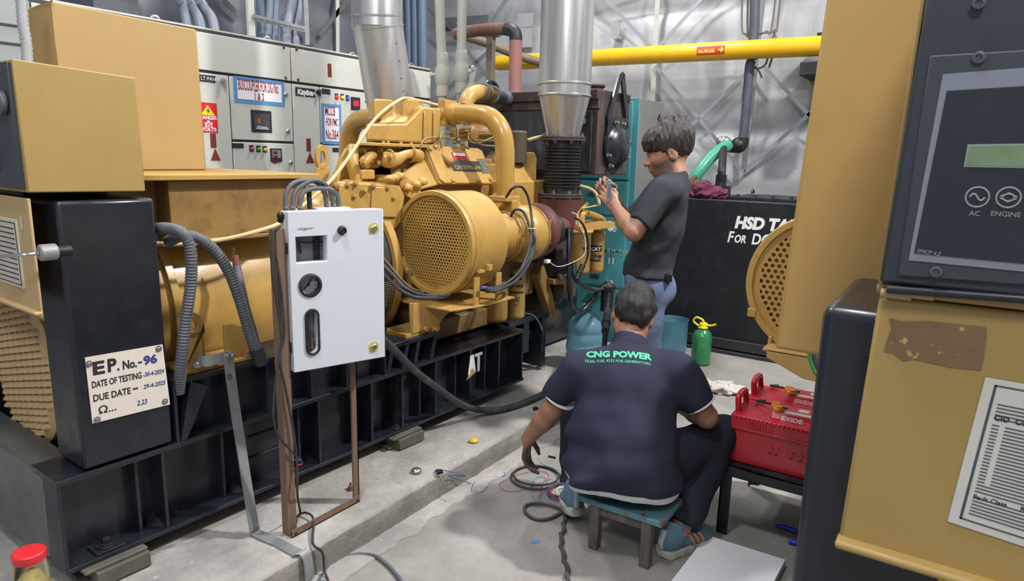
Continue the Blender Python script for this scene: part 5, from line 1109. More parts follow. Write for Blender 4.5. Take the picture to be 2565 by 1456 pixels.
sg_t('DATE OF TESTING', 230, 355, 973, .030, bold=.0006); sg_t('-30-4-2024', 358, 411, 945, .021, BLU, .0003, .2)
sg_t('DUE DATE', 233, 328, 1007, .031, bold=.0006); sg_t('-', 333, 346, 980, .03); sg_t('29-4-2025', 359, 415, 975, .021, BLU, .0003, .2)
sg_t('\u03a9...', 246, 292, 1038, .034, bold=.0004); sg_t('2.23', 343, 369, 1017, .024, BLU, .0003, .2)
for x, y in ((222, 912), (397, 874), (413, 1006), (243, 1052)):
    q = g(x, y, v=-.004); m = NB(); m.lathe([(.011, 0), (.011, .001)], q, (0, -1, 0), 18); m.lathe([(.006, 0), (.006, .006), (.004, .007), (.0035, .004)], q, (0, -1, 0), 12); part('screw', m, STEEL, sgp)
# corrugated conduits on the alternator
for i, (pts, lb) in enumerate((([(376, 578, .12), (410, 572, .02), (452, 580, -.04), (474, 612, -.05), (480, 660, -.05), (476, 730, -.04), (464, 810, -.03), (455, 900, -.02), (448, 985, .02)], 'black ribbed conduit nearest the black post, curving down to the skid'), ([(420, 606, .08), (452, 592, .02), (490, 594, -.02), (532, 622, -.03), (570, 675, -.03), (598, 745, -.03), (622, 825, -.02), (640, 880, -.01), (652, 905, .0)], 'long black ribbed conduit arching over to the generator foot'), ([(592, 668, .10), (604, 720, .06), (618, 780, .04), (636, 840, .03), (646, 885, .02)], 'short black ribbed conduit ending in a rusty lug before the alternator'))):
    m = NB(); m.corr([g(x, y, v=v_) for x, y, v_ in pts], .019 if i < 2 else .016, .011, 14, .09); ob = solo('corrugated_conduit', m, RUBG, lb, 'conduit', group='black ribbed conduits by the alternator', smooth=60)
    if i == 2:
        m = NB(); m.cyl(g(592, 666, v=.1), g(589, 640, v=.105), .014, .012, 12); m.prism([g(582, 645, v=.11), g(594, 645, v=.11), g(586, 620, v=.115)], (0, .008, 0)); part('cable_lug', m, paint((140, 84, 74), .6, var=.25), ob)
    if i == 1:
        m = NB(); m.cyl(g(640, 870, v=-.012), g(654, 908, v=.0), .026, .028, 16); part('end_sleeve', m, RUB, ob)
# cream ropes of cable
m = NB(); m.tube([g(x, y, v=v_) for x, y, v_ in ((388, 610, .12), (430, 612, .1), (500, 608, .08), (580, 596, .06), (650, 578, .04), (700, 560, .05), (740, 530, .1), (800, 480, .2), (840, 440, .25), (890, 370, .34), (930, 310, .4), (965, 275, .42), (1000, 251, .5), (1018, 246, .56), (1050, 252, .6), (1090, 262, .6), (1115, 268, .55))], .0085, 10, 8); solo('fuel_hose', m, paint((206, 184, 136), .5, var=.08, dirt=(160, 132, 92), damt=.4), 'long cream cable slung diagonally up over the yellow engine', 'cable', smooth=80)
m = NB(); m.tube([g(x, y, v=v_) for x, y, v_ in ((1320, 352, .3), (1345, 345, .25), (1365, 342, .3))], .012, 10); solo('cream_tube', m, paint((216, 204, 150), .5), 'short cream tube behind the tall steel duct', 'hose')
# black control cables around the air cleaner
for i, (pts, lb) in enumerate((([(1268, 494, .0), (1284, 472, -.05), (1306, 468, -.08), (1322, 492, -.08), (1330, 530, -.1), (1334, 570, -.14), (1334, 610, -.16), (1318, 660, -.2), (1285, 700, -.22), (1240, 720, -.22), (1212, 722, -.2)], 'black cable looping off the pipe flange, top of three by the turbo'), ([(1278, 545, .0), (1290, 526, -.05), (1310, 530, -.08), (1324, 560, -.12), (1330, 600, -.17), (1310, 665, -.21), (1278, 703, -.23), (1240, 724, -.23), (1214, 726, -.2)], 'black cable starting at the yellow bellows, middle of three by the turbo'), ([(1326, 570, -.1), (1338, 590, -.17), (1337, 620, -.18), (1322, 666, -.21), (1290, 706, -.24), (1245, 727, -.24), (1216, 731, -.2)], 'black cable lowest of three sweeping under the turbo'))):
    m = NB(); m.tube([g(x, y, v=v_) for x, y, v_ in pts], .0075, 10, 8); ob = solo('control_cable', m, RUB, lb, 'cable', group='black cables around the turbo', smooth=80)
    if i == 0:
        m = NB(); m.cyl(g(1220, 722, v=-.2), g(1206, 720, v=-.2), .009); part('blue_plug', m, paint((84, 100, 190), .4), ob)
        m = NB(); m.tor(g(1333, 572, v=-.15), (0, 0, 1), .024, .003, 16, 6); part('cable_tie', m, PVC, ob)
for i, (pts, lb) in enumerate((([(950, 655, .1), (985, 690, -.05), (1010, 718, -.2), (1045, 737, -.23), (1090, 742, -.22), (1125, 738, -.17)], 'upper black cable sagging from the cabinet beneath the perforated drum'), ([(952, 675, .1), (980, 706, -.05), (1005, 728, -.2), (1040, 745, -.24), (1085, 747, -.23), (1120, 742, -.17)], 'lower black cable sagging from the cabinet beneath the perforated drum'), ([(955, 640, .12), (980, 670, .0), (1005, 700, -.1), (1030, 722, -.2), (1060, 733, -.2)], 'thin brown cable running from the cabinet under the perforated drum'))):
    m = NB(); m.tube([g(x, y, v=v_) for x, y, v_ in pts], .009 if i < 2 else .006, 10, 8); solo('sagging_cable', m, RUB if i < 2 else paint((84, 60, 48), .5), lb, 'cable', group='black cables under the drum', smooth=80)
# black hoses by the fuel filters
m = NB(); m.tube([g(x, y, v=v_) for x, y, v_ in ((1426, 570, -.05), (1425, 640, -.08), (1426, 720, -.1), (1434, 765, -.1), (1455, 780, -.1), (1480, 755, -.12), (1500, 728, -.15), (1525, 718, -.18))], .016, 12, 8); m.cyl(g(1427, 572, v=-.05), g(1427, 602, v=-.06), .022); solo('drain_hose', m, BLK, 'thick black hose hanging in a loop left of the fuel filters', 'hose', smooth=80)
m = NB(); m.tube([g(x, y, v=v_) for x, y, v_ in ((1438, 660, -.1), (1440, 695, -.12), (1460, 715, -.14), (1490, 727, -.16), (1520, 722, -.18))], .015, 12, 8); solo('return_hose', m, BLK, 'black hose curving right under the fuel filters to the handpump', 'hose', smooth=80)
m = NB(); m.tube([g(x, y, v=v_) for x, y, v_ in ((1440, 545, -.12), (1460, 562, -.14), (1472, 600, -.15), (1472, 640, -.15), (1462, 668, -.14), (1448, 690, -.13))], .007, 10, 8); q = g(1452, 678, v=-.135); m.cyl(g(1460, 664, v=-.14), g(1444, 700, v=-.13), .018, n=14); m.tor(g(1452, 680, v=-.135), (.4, 0, -1), .018, .004, 14, 6); solo('sensor_cable', m, BLKD, 'thin black cable with a large plug in front of the fuel filters', 'cable', smooth=60)
m = NB(); m.tube([g(x, y, v=v_) for x, y, v_ in ((1432, 532, -.1), (1446, 540, -.12), (1452, 566, -.14), (1465, 596, -.16), (1464, 636, -.16), (1440, 655, -.12), (1400, 668, -.08), (1374, 656, -.06))], .0022, 8, 8); m.box(tuple(g(1370, 660, v=-.07)), tuple(g(1376, 650, v=-.06)+V((0, .012, 0)))); solo('white_wire', m, PAPER, 'thin white wire with a connector hanging by the fuel filters', 'wire', smooth=60)
m = NB(); m.tube([g(x, y, v=v_) for x, y, v_ in ((1452, 466, .05), (1475, 472, .0), (1492, 484, -.05), (1500, 505, -.1), (1500, 515, -.1))], .012, 10, 8); m.tube([g(x, y, v=v_) for x, y, v_ in ((1440, 525, .0), (1470, 520, -.05), (1500, 514, -.1))], .006, 8, 8); solo('cream_hose', m, paint((176, 156, 110), .5, var=.1), 'cream hose bending from the bellows down to the standing man\u2019s hands', 'hose', smooth=80)
hp_ = GF.m @ g(1522, 720, v=-.18)
m = MB(); m.lathe([(.05, .0), (.055, .03), (.03, .045), (.02, .06)], hp_+V((0, 0, -.02)), (0, 0, 1), 24); m.cyl(hp_+V((0, 0, -.16)), hp_+V((0, 0, -.02)), .042); m.tube([hp_+V((-.05, .02, -.0)), hp_+V((-.02, 0, .015)), hp_+V((.05, -.02, 0))], .016, 10); solo('hand_primer', m, BLKD, 'black round primer pump hanging beside the standing man\u2019s jeans', 'pump', smooth=50)
m = MB(); q1 = GF.m @ g(1525, 735, v=-.2); q2 = W(1516, 830, d=3.55); m.tube([q1, (q1+q2)/2, q2], .012, 10); m.cyl((q1+q2)/2, q2, .020); m.cyl(q2.lerp(q1, .15), q2.lerp(q1, .2), .026); q3 = V((q2.x, q2.y, .13)); m.tube([q2, (q2+q3)/2, q3], .014); solo('hose_nozzle', m, BLKD, 'black nozzle hanging upright left of the seated man\u2019s head', 'hose')
m = NB(); m.tube([g(x, y, v=v_) for x, y, v_ in ((1312, 785, .08), (1335, 790, .04), (1350, 808, .0), (1358, 828, -.02))], .004, 8); solo('thin_wire', m, RUBG, 'short grey wire end drooping over the skid right of the oil filters', 'wire')
# heavy black battery cable and thin cable by the cabinet
p = [W(955, 846, y=2.0), W(990, 880, y=2.02), W(1040, 930, y=2.05), W(1100, 975, y=2.08), W(1150, 1010, y=2.08), W(1200, 1027, y=2.08)]
p[-1].z = max(p[-1].z, .155); p += [W(1260, 1025, z=.152), W(1320, 1006, z=.152), W(1370, 982, z=.152), W(1420, 950, z=.152)]
m = MB(); m.tube(p, .018, 14, 8); solo('battery_cable', m, paint((52, 54, 58), .55, var=.2, dirt=(112, 106, 100), damt=.4), 'thick black cable sagging from behind the white cabinet onto the plinth', 'cable', smooth=80)
p = [W(698, 572, y=1.95), W(684, 580, y=1.945), W(679, 625, y=1.945), W(684, 700, y=1.945), W(699, 790, y=1.94), W(704, 860, y=1.94), W(692, 940, y=1.94), W(684, 1030, y=1.94), W(694, 1085, y=1.94), W(725, 1125, y=1.94), W(758, 1160, y=1.94)]
m = MB(); m.tube(p, .0042, 8, 8); ob = solo('thin_cable', m, RUB, 'thin black cable hanging down the left leg of the brown stand', 'cable', group='thin black cables on the cabinet stand', smooth=80)
m = MB(); m.tube([W(742, 1155, y=1.94), W(752, 1155, y=1.94), W(757, 1162, y=1.94), W(742, 1166, y=1.94)], .0025, 6); part('red_core', m, paint((190, 50, 40), .5), ob)
m = MB(); m.tube([W(738, 1152, y=1.938), W(754, 1151, y=1.938)], .0025, 6); part('blue_core', m, paint((50, 70, 200), .5), ob)
m = MB(); m.tube([W(694, 585, y=1.96), W(692, 640, y=1.96), W(703, 720, y=1.95), W(712, 830, y=1.945), W(700, 900, y=1.945), W(712, 960, y=1.945), W(735, 1080, y=1.94), W(744, 1170, y=1.938), W(745, 1240, y=1.936), W(752, 1285, z=.14), W(744, 1295, z=.14), W(742, 1310, z=.14)], .0045, 8, 8); solo('thin_cable', m, RUB, 'thin black cable crossing the brown leg, running down to the stand foot', 'cable', group='thin black cables on the cabinet stand', smooth=80)
p = [W(748, 1290, z=.14), W(766, 1285, z=.15), W(785, 1300, z=.15)]; e = W(803, 1345, y=1.815); p += [V((e.x-.02, 1.835, .14)), V((e.x, 1.808, .1)), V((e.x+.0, 1.80, .03)), V((e.x-.02, 1.76, .008)), W(785, 1452, z=.007), W(770, 1490, z=.007)]
m = MB(); m.tube(p, .0045, 8, 8); solo('thin_cable', m, RUB, 'thin black cable falling over the plinth edge below the stand', 'cable', group='thin black cables on the cabinet stand', smooth=80)
# ================================================================== things on the plinth and floor
def at(x, y, z=0): return W(x, y, z=z)
PZ = .132
q = at(1186, 1107, PZ); m = MB(); m.lathe([(.02, 0), (.023, .002), (.023, .010), (.020, .013), (.012, .016), (.001, .017)], q, (0, 0, 1), 28); solo('yellow_disc', m, paint((206, 178, 60), .4, var=.1), 'small yellow round cap lying on the plinth', 'cap', smooth=60)
q = at(1043, 1184, PZ); m = MB(); m.lathe([(.018, 0), (.024, .004), (.024, .012), (.018, .018), (.008, .02), (.001, .0205)], q, (0, 0, 1), 28); solo('steel_cap', m, STEEL, 'shiny steel round cap lying near the plinth edge', 'cap', smooth=60)
q = at(1342, 1026, PZ); m = MB(); m.lathe([(.017, 0), (.017, .010), (.012, .011), (.001, .011)], q, (0, 0, 1), 24); solo('black_cap', m, BLKD, 'small black cap on the plinth beside the seated man\u2019s forearm', 'cap')
q = at(877, 1227, PZ); m = MB(); m.bolt(q, (0, 0, 1), .010, .014); m.cyl(q+V((0, 0, .01)), q+V((.008, .004, .028)), .005); solo('loose_bolt', m, RUST, 'small rusty bolt standing on the plinth left of the stand\u2019s right leg', 'bolt')
q = at(1130, 1190, PZ)
m = MB(); p = [at(1087, 1182, PZ+.004), at(1095, 1176, PZ+.012), at(1110, 1178, PZ+.008), at(1140, 1186, PZ+.006), at(1165, 1193, PZ+.004)]; e = at(1172, 1200, PZ); p += [V((e.x+.02, 1.815, .10)), at(1183, 1214, .006), at(1192, 1228, .006), at(1182, 1234, .006), at(1185, 1214, .01), at(1206, 1196, .006), at(1235, 1184, .006), at(1262, 1184, .006), at(1258, 1194, .006), at(1232, 1197, .006)]
m.tube(p, .0018, 8, 8); ob = solo('blue_wire', m, paint((52, 66, 150), .5, var=.1), 'blue wire trailing over the plinth edge onto the floor', 'wire', smooth=80)
m = MB(); m.tor(at(1100, 1180, PZ+.012), (.2, .1, 1), .014, .004, 20, 8); m.cyl(at(1092, 1188, PZ+.003), at(1110, 1184, PZ+.003), .004); part('clip_ring', m, BLKD, ob)
m = MB(); q = at(1343, 1197, .006)
for r, z, o in ((.125, 0, (0, 0)), (.112, .008, (.01, .006))): m.tor(q+V((o[0], o[1], z)), (.03, .02, 1), r, .005, 48, 10)
solo('cable_coil', m, RUB, 'coil of black cable lying on the floor under the seated man\u2019s left hand', 'cable coil', smooth=80)
def tangle(c, r, n, seed, z0=.004, sq=.8):
    rg = random.Random(seed); p = []
    for i in range(n):
        a = i*2*PI/7+rg.uniform(-.15, .15); rr = r*rg.uniform(.75, 1.1); p.append(V((c.x+rr*math.cos(a), c.y+rr*sq*math.sin(a), z0+rg.uniform(0, .012))))
    return p
for nm, c, r, n, rgb, lb, sd in (('red_wire', (1412, 1232), .085, 46, (150, 54, 60), 'tangle of red wire on the floor by the left shoe', 1), ('blue_violet_wire', (1408, 1236), .09, 30, (84, 80, 150), 'tangle of blue wire mixed with red wire on the floor', 2), ('white_wire', (1418, 1234), .05, 16, (220, 216, 214), 'loops of white wire on the floor by the left shoe', 3)):
    m = MB(); p = tangle(at(*c), r, n, sd)
    if nm == 'white_wire': p += [at(1440, 1190, .005), at(1400, 1175, .005), at(1360, 1160, .005), at(1350, 1145, .005)]
    m.tube(p, .0015, 6, 6); solo(nm, m, paint(rgb, .5, var=.1), lb, 'wire', group=None, smooth=80)
m = MB(); m.tube([at(x, y, .004) for x, y in ((1380, 1200), (1340, 1215), (1300, 1230), (1262, 1228), (1252, 1212), (1275, 1198), (1310, 1186), (1350, 1180), (1375, 1190), (1360, 1210), (1352, 1240))], .0014, 6, 8); solo('red_loop_wire', m, paint((176, 84, 74), .5), 'single wide loop of thin red wire on the floor left of the black coil', 'wire', smooth=80)
m = MB(); m.tube([at(x, y, .004) for x, y in ((1335, 1245), (1330, 1220), (1345, 1196), (1365, 1198), (1370, 1220), (1350, 1250), (1372, 1262))], .0014, 6, 8); solo('thin_blue_wire', m, paint((90, 130, 200), .5), 'thin pale blue wire looping through the black coil', 'wire', smooth=80)
p = [at(1440, 1256, .02), at(1424, 1272, .012), at(1380, 1298, .010), at(1340, 1300, .010), at(1314, 1280, .010), at(1322, 1264, .010), at(1360, 1262, .012), at(1398, 1272, .014), at(1414, 1290, .012), at(1412, 1320, .010), at(1405, 1350, .010), at(1410, 1390, .010), at(1420, 1430, .010), at(1424, 1480, .010)]
m = MB(); m.tube(p, .0068, 10, 8); solo('floor_cable', m, paint((66, 64, 62), .6, var=.15), 'dark twisted cable looping on the floor in front of the stool', 'cable', smooth=80)
m = MB(); m.tube([V((q.x+.009*math.sin(i*.9), q.y+.009*math.cos(i*.9), q.z+.004)) for i, q in enumerate(spline(p[8:], 8))], .005, 8, 3); solo('twisted_lead', m, paint((70, 68, 66), .6, var=.15), 'second lead twisted around the dark floor cable in front of the stool', 'cable', smooth=80)
p = [at(780, 1490, .008), at(815, 1430, .008), at(850, 1402, .008), at(892, 1390, .008), at(935, 1392, .008), at(962, 1408, .008), at(990, 1436, .008), at(1022, 1480, .008)]
m = MB(); m.tube(p, .0075, 10, 8); solo('arched_cable', m, RUBG, 'grey cable arching across the floor at the bottom edge', 'cable', smooth=80)
m = MB(); m.cyl(at(1374, 1143, .006), at(1392, 1147, .006), .005); solo('cable_scrap', m, BLKD, 'short black offcut of cable on the floor beside the hand', 'cable scrap')
m = MB(); q = at(1340, 1358, 0); m.prism([q+V((-.02, .01, 0)), q+V((.0, -.02, 0)), q+V((.022, -.008, 0)), q+V((.004, .006, 0))], (0, 0, .002)); solo('blue_scrap', m, paint((84, 130, 178), .6), 'tiny blue plastic scrap on the floor left of the stool', 'scrap')
# jar with red lid
q = V((.735, 2.33, .132)); jr = thing('plastic_jar', 'clear plastic jar of pale stuff with a red screw lid at the bottom left corner', 'jar', q)
q = W(74, 1400, x=.70); q = V((q.x, q.y, .132)); zt_ = W(76, 1384, x=.70).z
jr.matrix_world = Matrix.Translation(q); RM[jr] = jr.matrix_world.copy(); hh = zt_-.132
m = MB(); m.lathe([(.035, 0), (.043, .01), (.0445, hh*.5), (.043, hh-.05), (.037, hh-.03), (.037, hh-.008)], q, (0, 0, 1), 40); part('jar_body', m, glass((240, 236, 214), .08, ior=1.2), jr, smooth=60)
m = MB(); m.blob(q+V((0, 0, hh*.42)), (.039, .039, hh*.42), 5, .10, 40, 26, 3.5); part('contents', m, paint((214, 204, 150), .8, var=.18, scale=24, dirt=(178, 150, 70), damt=.6), jr, smooth=80)
m = MB(); m.lathe([(.0400, hh-.026), (.0415, hh-.02), (.0415, hh-.003), (.038, hh), (.001, hh+.001)], q, (0, 0, 1), 48); part('lid', m, paint((214, 42, 50), .35, var=.05), jr)
# stool
sl_ = thing('stool', 'low wooden stool with worn turquoise top under the seated man', 'stool', (2.48, .97, 0))
WOOD = paint((92, 86, 80), .75, var=.25, dirt=(150, 140, 124), damt=.5, stretch=(1, 1, .3), scale=12); TURQ = paint((84, 136, 150), .7, var=.15, dirt=(120, 110, 92), damt=.8, chip=(98, 82, 62), camt=.5, cscale=18)
m = MB(); m.box((2.265, .79, .192), (2.71, 1.15, .216)); part('seat', m, TURQ, sl_, bevel=.004)
for x, y in ((2.29, 1.075), (2.29, .855), (2.655, 1.1), (2.655, .83)):
    m = MB(); m.prism([(x-.02, y-.02, 0), (x+.02, y-.02, 0), (x+.02, y+.02, 0), (x-.02, y+.02, 0)], (0, 0, .193)); part('leg', m, WOOD, sl_, bevel=.003)
m = MB(); m.box((2.285, .86, .15), (2.30, 1.07, .192)); m.box((2.645, .86, .15), (2.66, 1.07, .192)); m.box((2.3, .845, .15), (2.65, .86, .192)); m.box((2.3, 1.08, .15), (2.65, 1.095, .192)); part('apron', m, WOOD, sl_, bevel=.002)
# battery table and batteries
bt = thing('battery_table', 'black steel table under the two red batteries', 'table', (2.98, .3, 0))
TY0, TY1, TX0, TX1, TZ = -.12, .705, 2.70, 3.25, .315
m = MB(); m.box((TX0, TY0, TZ-.012), (TX1, TY1, TZ)); m.box((TX0, TY0, TZ-.05), (TX0+.006, TY1, TZ)); m.box((TX0, TY1-.006, TZ-.05), (TX1, TY1, TZ)); m.box((TX1-.006, TY0, TZ-.05), (TX1, TY1, TZ)); part('table_top', m, BLKD, bt, bevel=.002)
for x, y in ((TX0, TY1), (TX1, TY1), (TX0, TY0), (TX1, TY0)):
    sx_ = 1 if x == TX0 else -1; sy_ = -1 if y == TY1 else 1; m = MB(); m.box(tuple(sorted((x, x+sx_*.045))[i] if k == 0 else 0 for k, i in ((0, 0),))+(min(y, y+sy_*.006), 0), (max(x, x+sx_*.045), max(y, y+sy_*.006), TZ-.01)) if 0 else m.box((min(x, x+sx_*.045), min(y, y+sy_*.007), 0), (max(x, x+sx_*.045), max(y, y+sy_*.007), TZ-.01)); m.box((min(x, x+sx_*.007), min(y, y+sy_*.045), 0), (max(x, x+sx_*.007), max(y, y+sy_*.045), TZ-.01)); part('leg', m, BLKD, bt)
ORG = paint((226, 138, 36), .4, var=.08)
def battery(x0, label, wr):
    y1, y0, z0 = .69, .185, TZ+.001; x1 = x0+.223
    t = thing('truck_battery', label, 'battery', ((x0+x1)/2, (y0+y1)/2, z0), None, 'red batteries on the black table')
    m = MB(); m.prism([(x0+.008, y0, z0), (x1-.008, y0, z0), (x1, y0, z0+.15), (x0, y0, z0+.15)], (0, y1-y0, 0)); part('case', m, REDB, t, bevel=.006)
    m = MB(); m.box((x0-.005, y0, z0+.148), (x1+.005, y1+.004, z0+.160)); m.box((x0-.003, y0, z0+.16), (x1+.003, y1+.002, z0+.20))
    for i in range(26): m.box((x0-.006, y1-.02-i*.017, z0+.196), (x0+.004, y1-.01-i*.017, z0+.206))
    for i in range(9): m.box((x0-.0055, y1-.075-i*.011, z0+.162), (x0, y1-.070-i*.011, z0+.196))
    for i in range(10): m.box((x0+.01+i*.02, y1+.001, z0+.162), (x0+.02+i*.02, y1+.007, z0+.206))
    lid = part('lid_rim', m, REDB, t, bevel=.002)
    zt = z0+.20
    m = MB(); m.box((x0, y0, zt), (x1, y1, zt+.008)); m.prism([(x0+.05, y0, zt+.008), (x0+.07, y0, zt+.034), (x1-.05, y0, zt+.034), (x1-.03, y0, zt+.008)], (0, y1-y0-.14, 0)); m.prism([(x0+.01, y0, zt+.008), (x0+.05, y0, zt+.022), (x0+.07, y0, zt+.008)], (0, y1-y0-.18, 0)); tp = part('lid', m, REDB, t, bevel=.003)
    m = MB(); cy_ = (x0+x1)/2
    for s in (-1, 1): m.tube([V((cy_+s*.058, y1-.012, zt)), V((cy_+s*.056, y1-.006, zt+.05)), V((cy_+s*.045, y1-.004, zt+.068)), V((cy_, y1-.002, zt+.072))], .013, 10, 6)
    m.box((cy_-.055, y1-.02, zt+.0), (cy_+.055, y1-.008, zt+.018)); part('handle', m, REDB, t, smooth=60)
    for dx, dy in ((.085, .16), (.118, .145), ):
        m = MB(); m.lathe([(.021, 0), (.021, .012), (.016, .016), (.016, .02), (.001, .02)], (x0+dx, y1-dy, zt+.034 if dy > .14 else zt+.03), (0, 0, 1), 24); part('vent_cap', m, ORG, t)
    m = MB(); m.box((x0+.075, y1-.29, zt+.034), (x0+.10, y1-.17, zt+.0348)); m.box((x0+.12, y1-.27, zt+.034), (x0+.155, y1-.23, zt+.0348)); part('label', m, PVC, t)
    for i in range(3):
        m = MB(); m.lathe([(.009, .034), (.009, .0352)], (x0+.15, y1-.34-i*.03, zt), (0, 0, 1), 14); part('symbol_sticker', m, PAPER, t)
    text('EXIDE', .023, (x0+.030, y1-.185, zt+.0175), (0, -1, 0), (.36, 0, 1), PAPER, t, bold=.0009, wid=1.3)
    if wr: text('22/12/23', .045, (x0-.0005, y1-.15, z0+.075), (0, -1, -.03), (0, 0, 1), paint((110, 14, 30), .5, var=.1), t, shear=.3, wid=1.0, ext=.0006, bold=-.0012)
    m = MB(); m.tube([V((x0+.10, y1-.19, zt+.045)), V((x0+.13, y1-.12, zt+.04)), V((x0+.19, y1-.05, zt+.02)), V((x0+.215, y1-.08, zt+.02))], .005, 8); part('jump_lead', m, BLKD, t)
    return t
battery(2.735, 'red battery nearest the viewer with a date scribbled on its front', True); battery(2.985, 'second red battery behind the one with the scribbled date', False)
# white door panel on the floor, pliers, rag, bottles
c4 = [W(1770, 1340, z=.035), W(1968, 1402, z=.035)]; u_ = (c4[1]-c4[0]); n_ = V((-1, 0.02, 0)); wl = .52
wp = thing('metal_sheet', 'white sheet metal door panel lying flat on the floor at the lower right', 'panel', c4[0].lerp(c4[1], .5)-V((.25, 0, .035)))
m = MB(); m.prism([c4[0]-V((0, 0, .006)), c4[1]-V((0, 0, .006)), c4[1]+n_*wl-V((0, 0, .006)), c4[0]+n_*wl-V((0, 0, .006))], (0, 0, .006)); part('panel_skin', m, paint((230, 232, 236), .5, var=.02, dirt=(206, 206, 208), damt=.2), wp, bevel=.002)
m = MB(); up_ = V((0, 0, .033))
for a, c in ((c4[0], c4[1]), (c4[1], c4[1]+n_*wl), (c4[1]+n_*wl, c4[0]+n_*wl), (c4[0]+n_*wl, c4[0])):
    m.beam(a.lerp(c, .01)-V((0, 0, .02)), a.lerp(c, .99)-V((0, 0, .02)), .004, .028)
part('folded_rim', m, GALV, wp)
for i, (pts, lb) in enumerate((([(1946, 1317), (1962, 1320), (1990, 1330), (2010, 1340)], 'blue tool handle on the floor by the black post, farther one'), ([(1980, 1358), (1992, 1360), (2015, 1362)], 'blue tool handle on the floor by the black post, nearer one'))):
    m = MB(); m.tube([at(x, y, .012) for x, y in pts], lambda t: .008+.004*math.sin(t*PI), 12, 6); m.sph(at(*pts[0], .012), (.009, .009, .009), 10, 8); solo('pliers', m, paint((38, 66, 196), .4, var=.06), lb, 'tool', smooth=60)
m = MB(); q = at(1808, 980, 0)
for i, (dx, dy, r) in enumerate(((0, 0, (.1, .08, .035)), (-.02, .1, (.09, .07, .03)), (.02, -.09, (.07, .08, .025)), (-.06, .14, (.06, .05, .025)))): m.blob(q+V((dx, dy, r[2]*.8)), r, 60+i, .6, 44, 28, 2.6)
solo('cloth_rag', m, paint((184, 178, 172), .9, var=.15, dirt=(120, 116, 112), damt=.5), 'crumpled whitish rag on the floor behind the seated man\u2019s elbow', 'rag', smooth=80)
bo = V((5.06, 1.555, 0)); gb = thing('green_bottle', 'green plastic bottle with yellow carrying handle on the floor before the tank', 'bottle', bo)
pf = [(.06, 0), (.074, .01)]
for i in range(7): pf += [(.076, .02+i*.025), (.072, .032+i*.025)]
pf += [(.076, .2), (.074, .225), (.06, .26), (.035, .28), (.026, .29), (.026, .30)]
m = MB(); m.lathe(pf, bo, (0, 0, 1), 36); part('bottle_body', m, paint((38, 118, 66), .15, var=.15, coat=.5, dirt=(90, 160, 110), damt=.4), gb, smooth=50)
YC = paint((226, 208, 50), .4, var=.06)
m = MB(); m.lathe([(.031, .296), (.031, .32), (.026, .33), (.001, .331)], bo, (0, 0, 1), 24); part('cap', m, YC, gb)
m = MB(); m.tube([bo+V((-.01, .03, .30)), bo+V((-.01, .075, .33)), bo+V((-.01, .055, .365)), bo+V((-.0, .01, .35)), bo+V((0, 0, .335))], .008, 10, 8); m.tube([bo+V((0, -.02, .315)), bo+V((0, -.06, .315)), bo+V((0, -.095, .33))], .008, 10); m.tor(bo+V((0, 0, .292)), (0, 0, 1), .034, .006, 24, 8); part('carry_handle', m, YC, gb, smooth=60)
PETB = glass((150, 200, 216), .05, .72, 1.15)
jp = W(1470, 800, x=4.05); jz = W(1470, 762, x=4.05).z-.49; jp.z = .131
jg = thing('water_jug', 'large blue water jug standing on the plinth left of the seated man', 'water jug', jp)
k = (W(1470, 762, x=4.05).z-.131)/.49
pf = [(.10, 0), (.13, .015), (.134, .03)]
for i in range(3): pf += [(.135, .05+i*.085), (.135, .10+i*.085), (.129, .11+i*.085), (.129, .118+i*.085)]
pf += [(.135, .31), (.13, .345), (.10, .385), (.05, .42), (.033, .44), (.03, .485), (.033, .488)]
m = MB(); m.lathe([(r, z*k) for r, z in pf]+[(r-.003, z*k) for r, z in pf[::-1] if z > .02], jp, (0, 0, 1), 48); part('jug_body', m, PETB, jg, smooth=50)
m = MB(); m.tor(jp+V((0, 0, .455*k)), (0, 0, 1), .031, .004); m.tor(jp+V((0, 0, .475*k)), (0, 0, 1), .031, .003); part('neck_ring', m, PETB, jg)
cp_ = V((5.28, 1.885, 0)); cj = thing('cut_jug', 'open blue water jug cut off at the top, right of the seated man\u2019s head', 'tub', cp_)
m = MB(); m.lathe([(.10, .0), (.128, .012), (.133, .04), (.133, .265), (.136, .268), (.130, .268), (.129, .04), (.12, .016), (.001, .012)], cp_, (0, 0, 1), 48, False); part('tub_wall', m, PETB, cj, smooth=50)
# ================================================================== right generator
RG = thing('diesel_generator', 'second yellow diesel generator at the right edge with the dark control panel facing the viewer', 'generator', (2.2, -.45, 0))
def rp(nm, m, mat, bevel=.003, label=None, parent=None, smooth=38): return part(nm, m, mat, parent or RG, label, bevel, smooth)
r = lambda x, y, X: W(x, y, x=X)
m = MB(); a = [r(2202, 742, .80), r(2100, 1352, .80)]; zt_, zb_ = a[0].z, a[1].z
m.prism([(.80, a[1].y, zb_), (.80, a[0].y, zt_), (.80, -.75, zt_), (.80, -.75, zb_)], (.30, 0, 0)); m.box((.783, -.75, zb_-.004), (.81, a[1].y+.002, zb_+.006)); lb_ = rp('console_door', m, YELO, .004)
ps = [r(x, y, .7995) for x, y in ((2228, 797), (2260, 805), (2330, 805), (2400, 812), (2470, 820), (2472, 838), (2464, 900), (2458, 928), (2380, 920), (2290, 900), (2262, 905), (2240, 886), (2214, 880), (2222, 850), (2234, 825))]
m = MB(); m.prism(ps, (-.0006, 0, 0)); rp('tape_residue', m, paint((126, 98, 70), .6, var=.2, scale=14, chip=(192, 160, 96), camt=.1, cscale=40), 0, parent=lb_, smooth=0)
def far(a, b_, y): return a+(b_-a)*((y-a.y)/(b_.y-a.y))
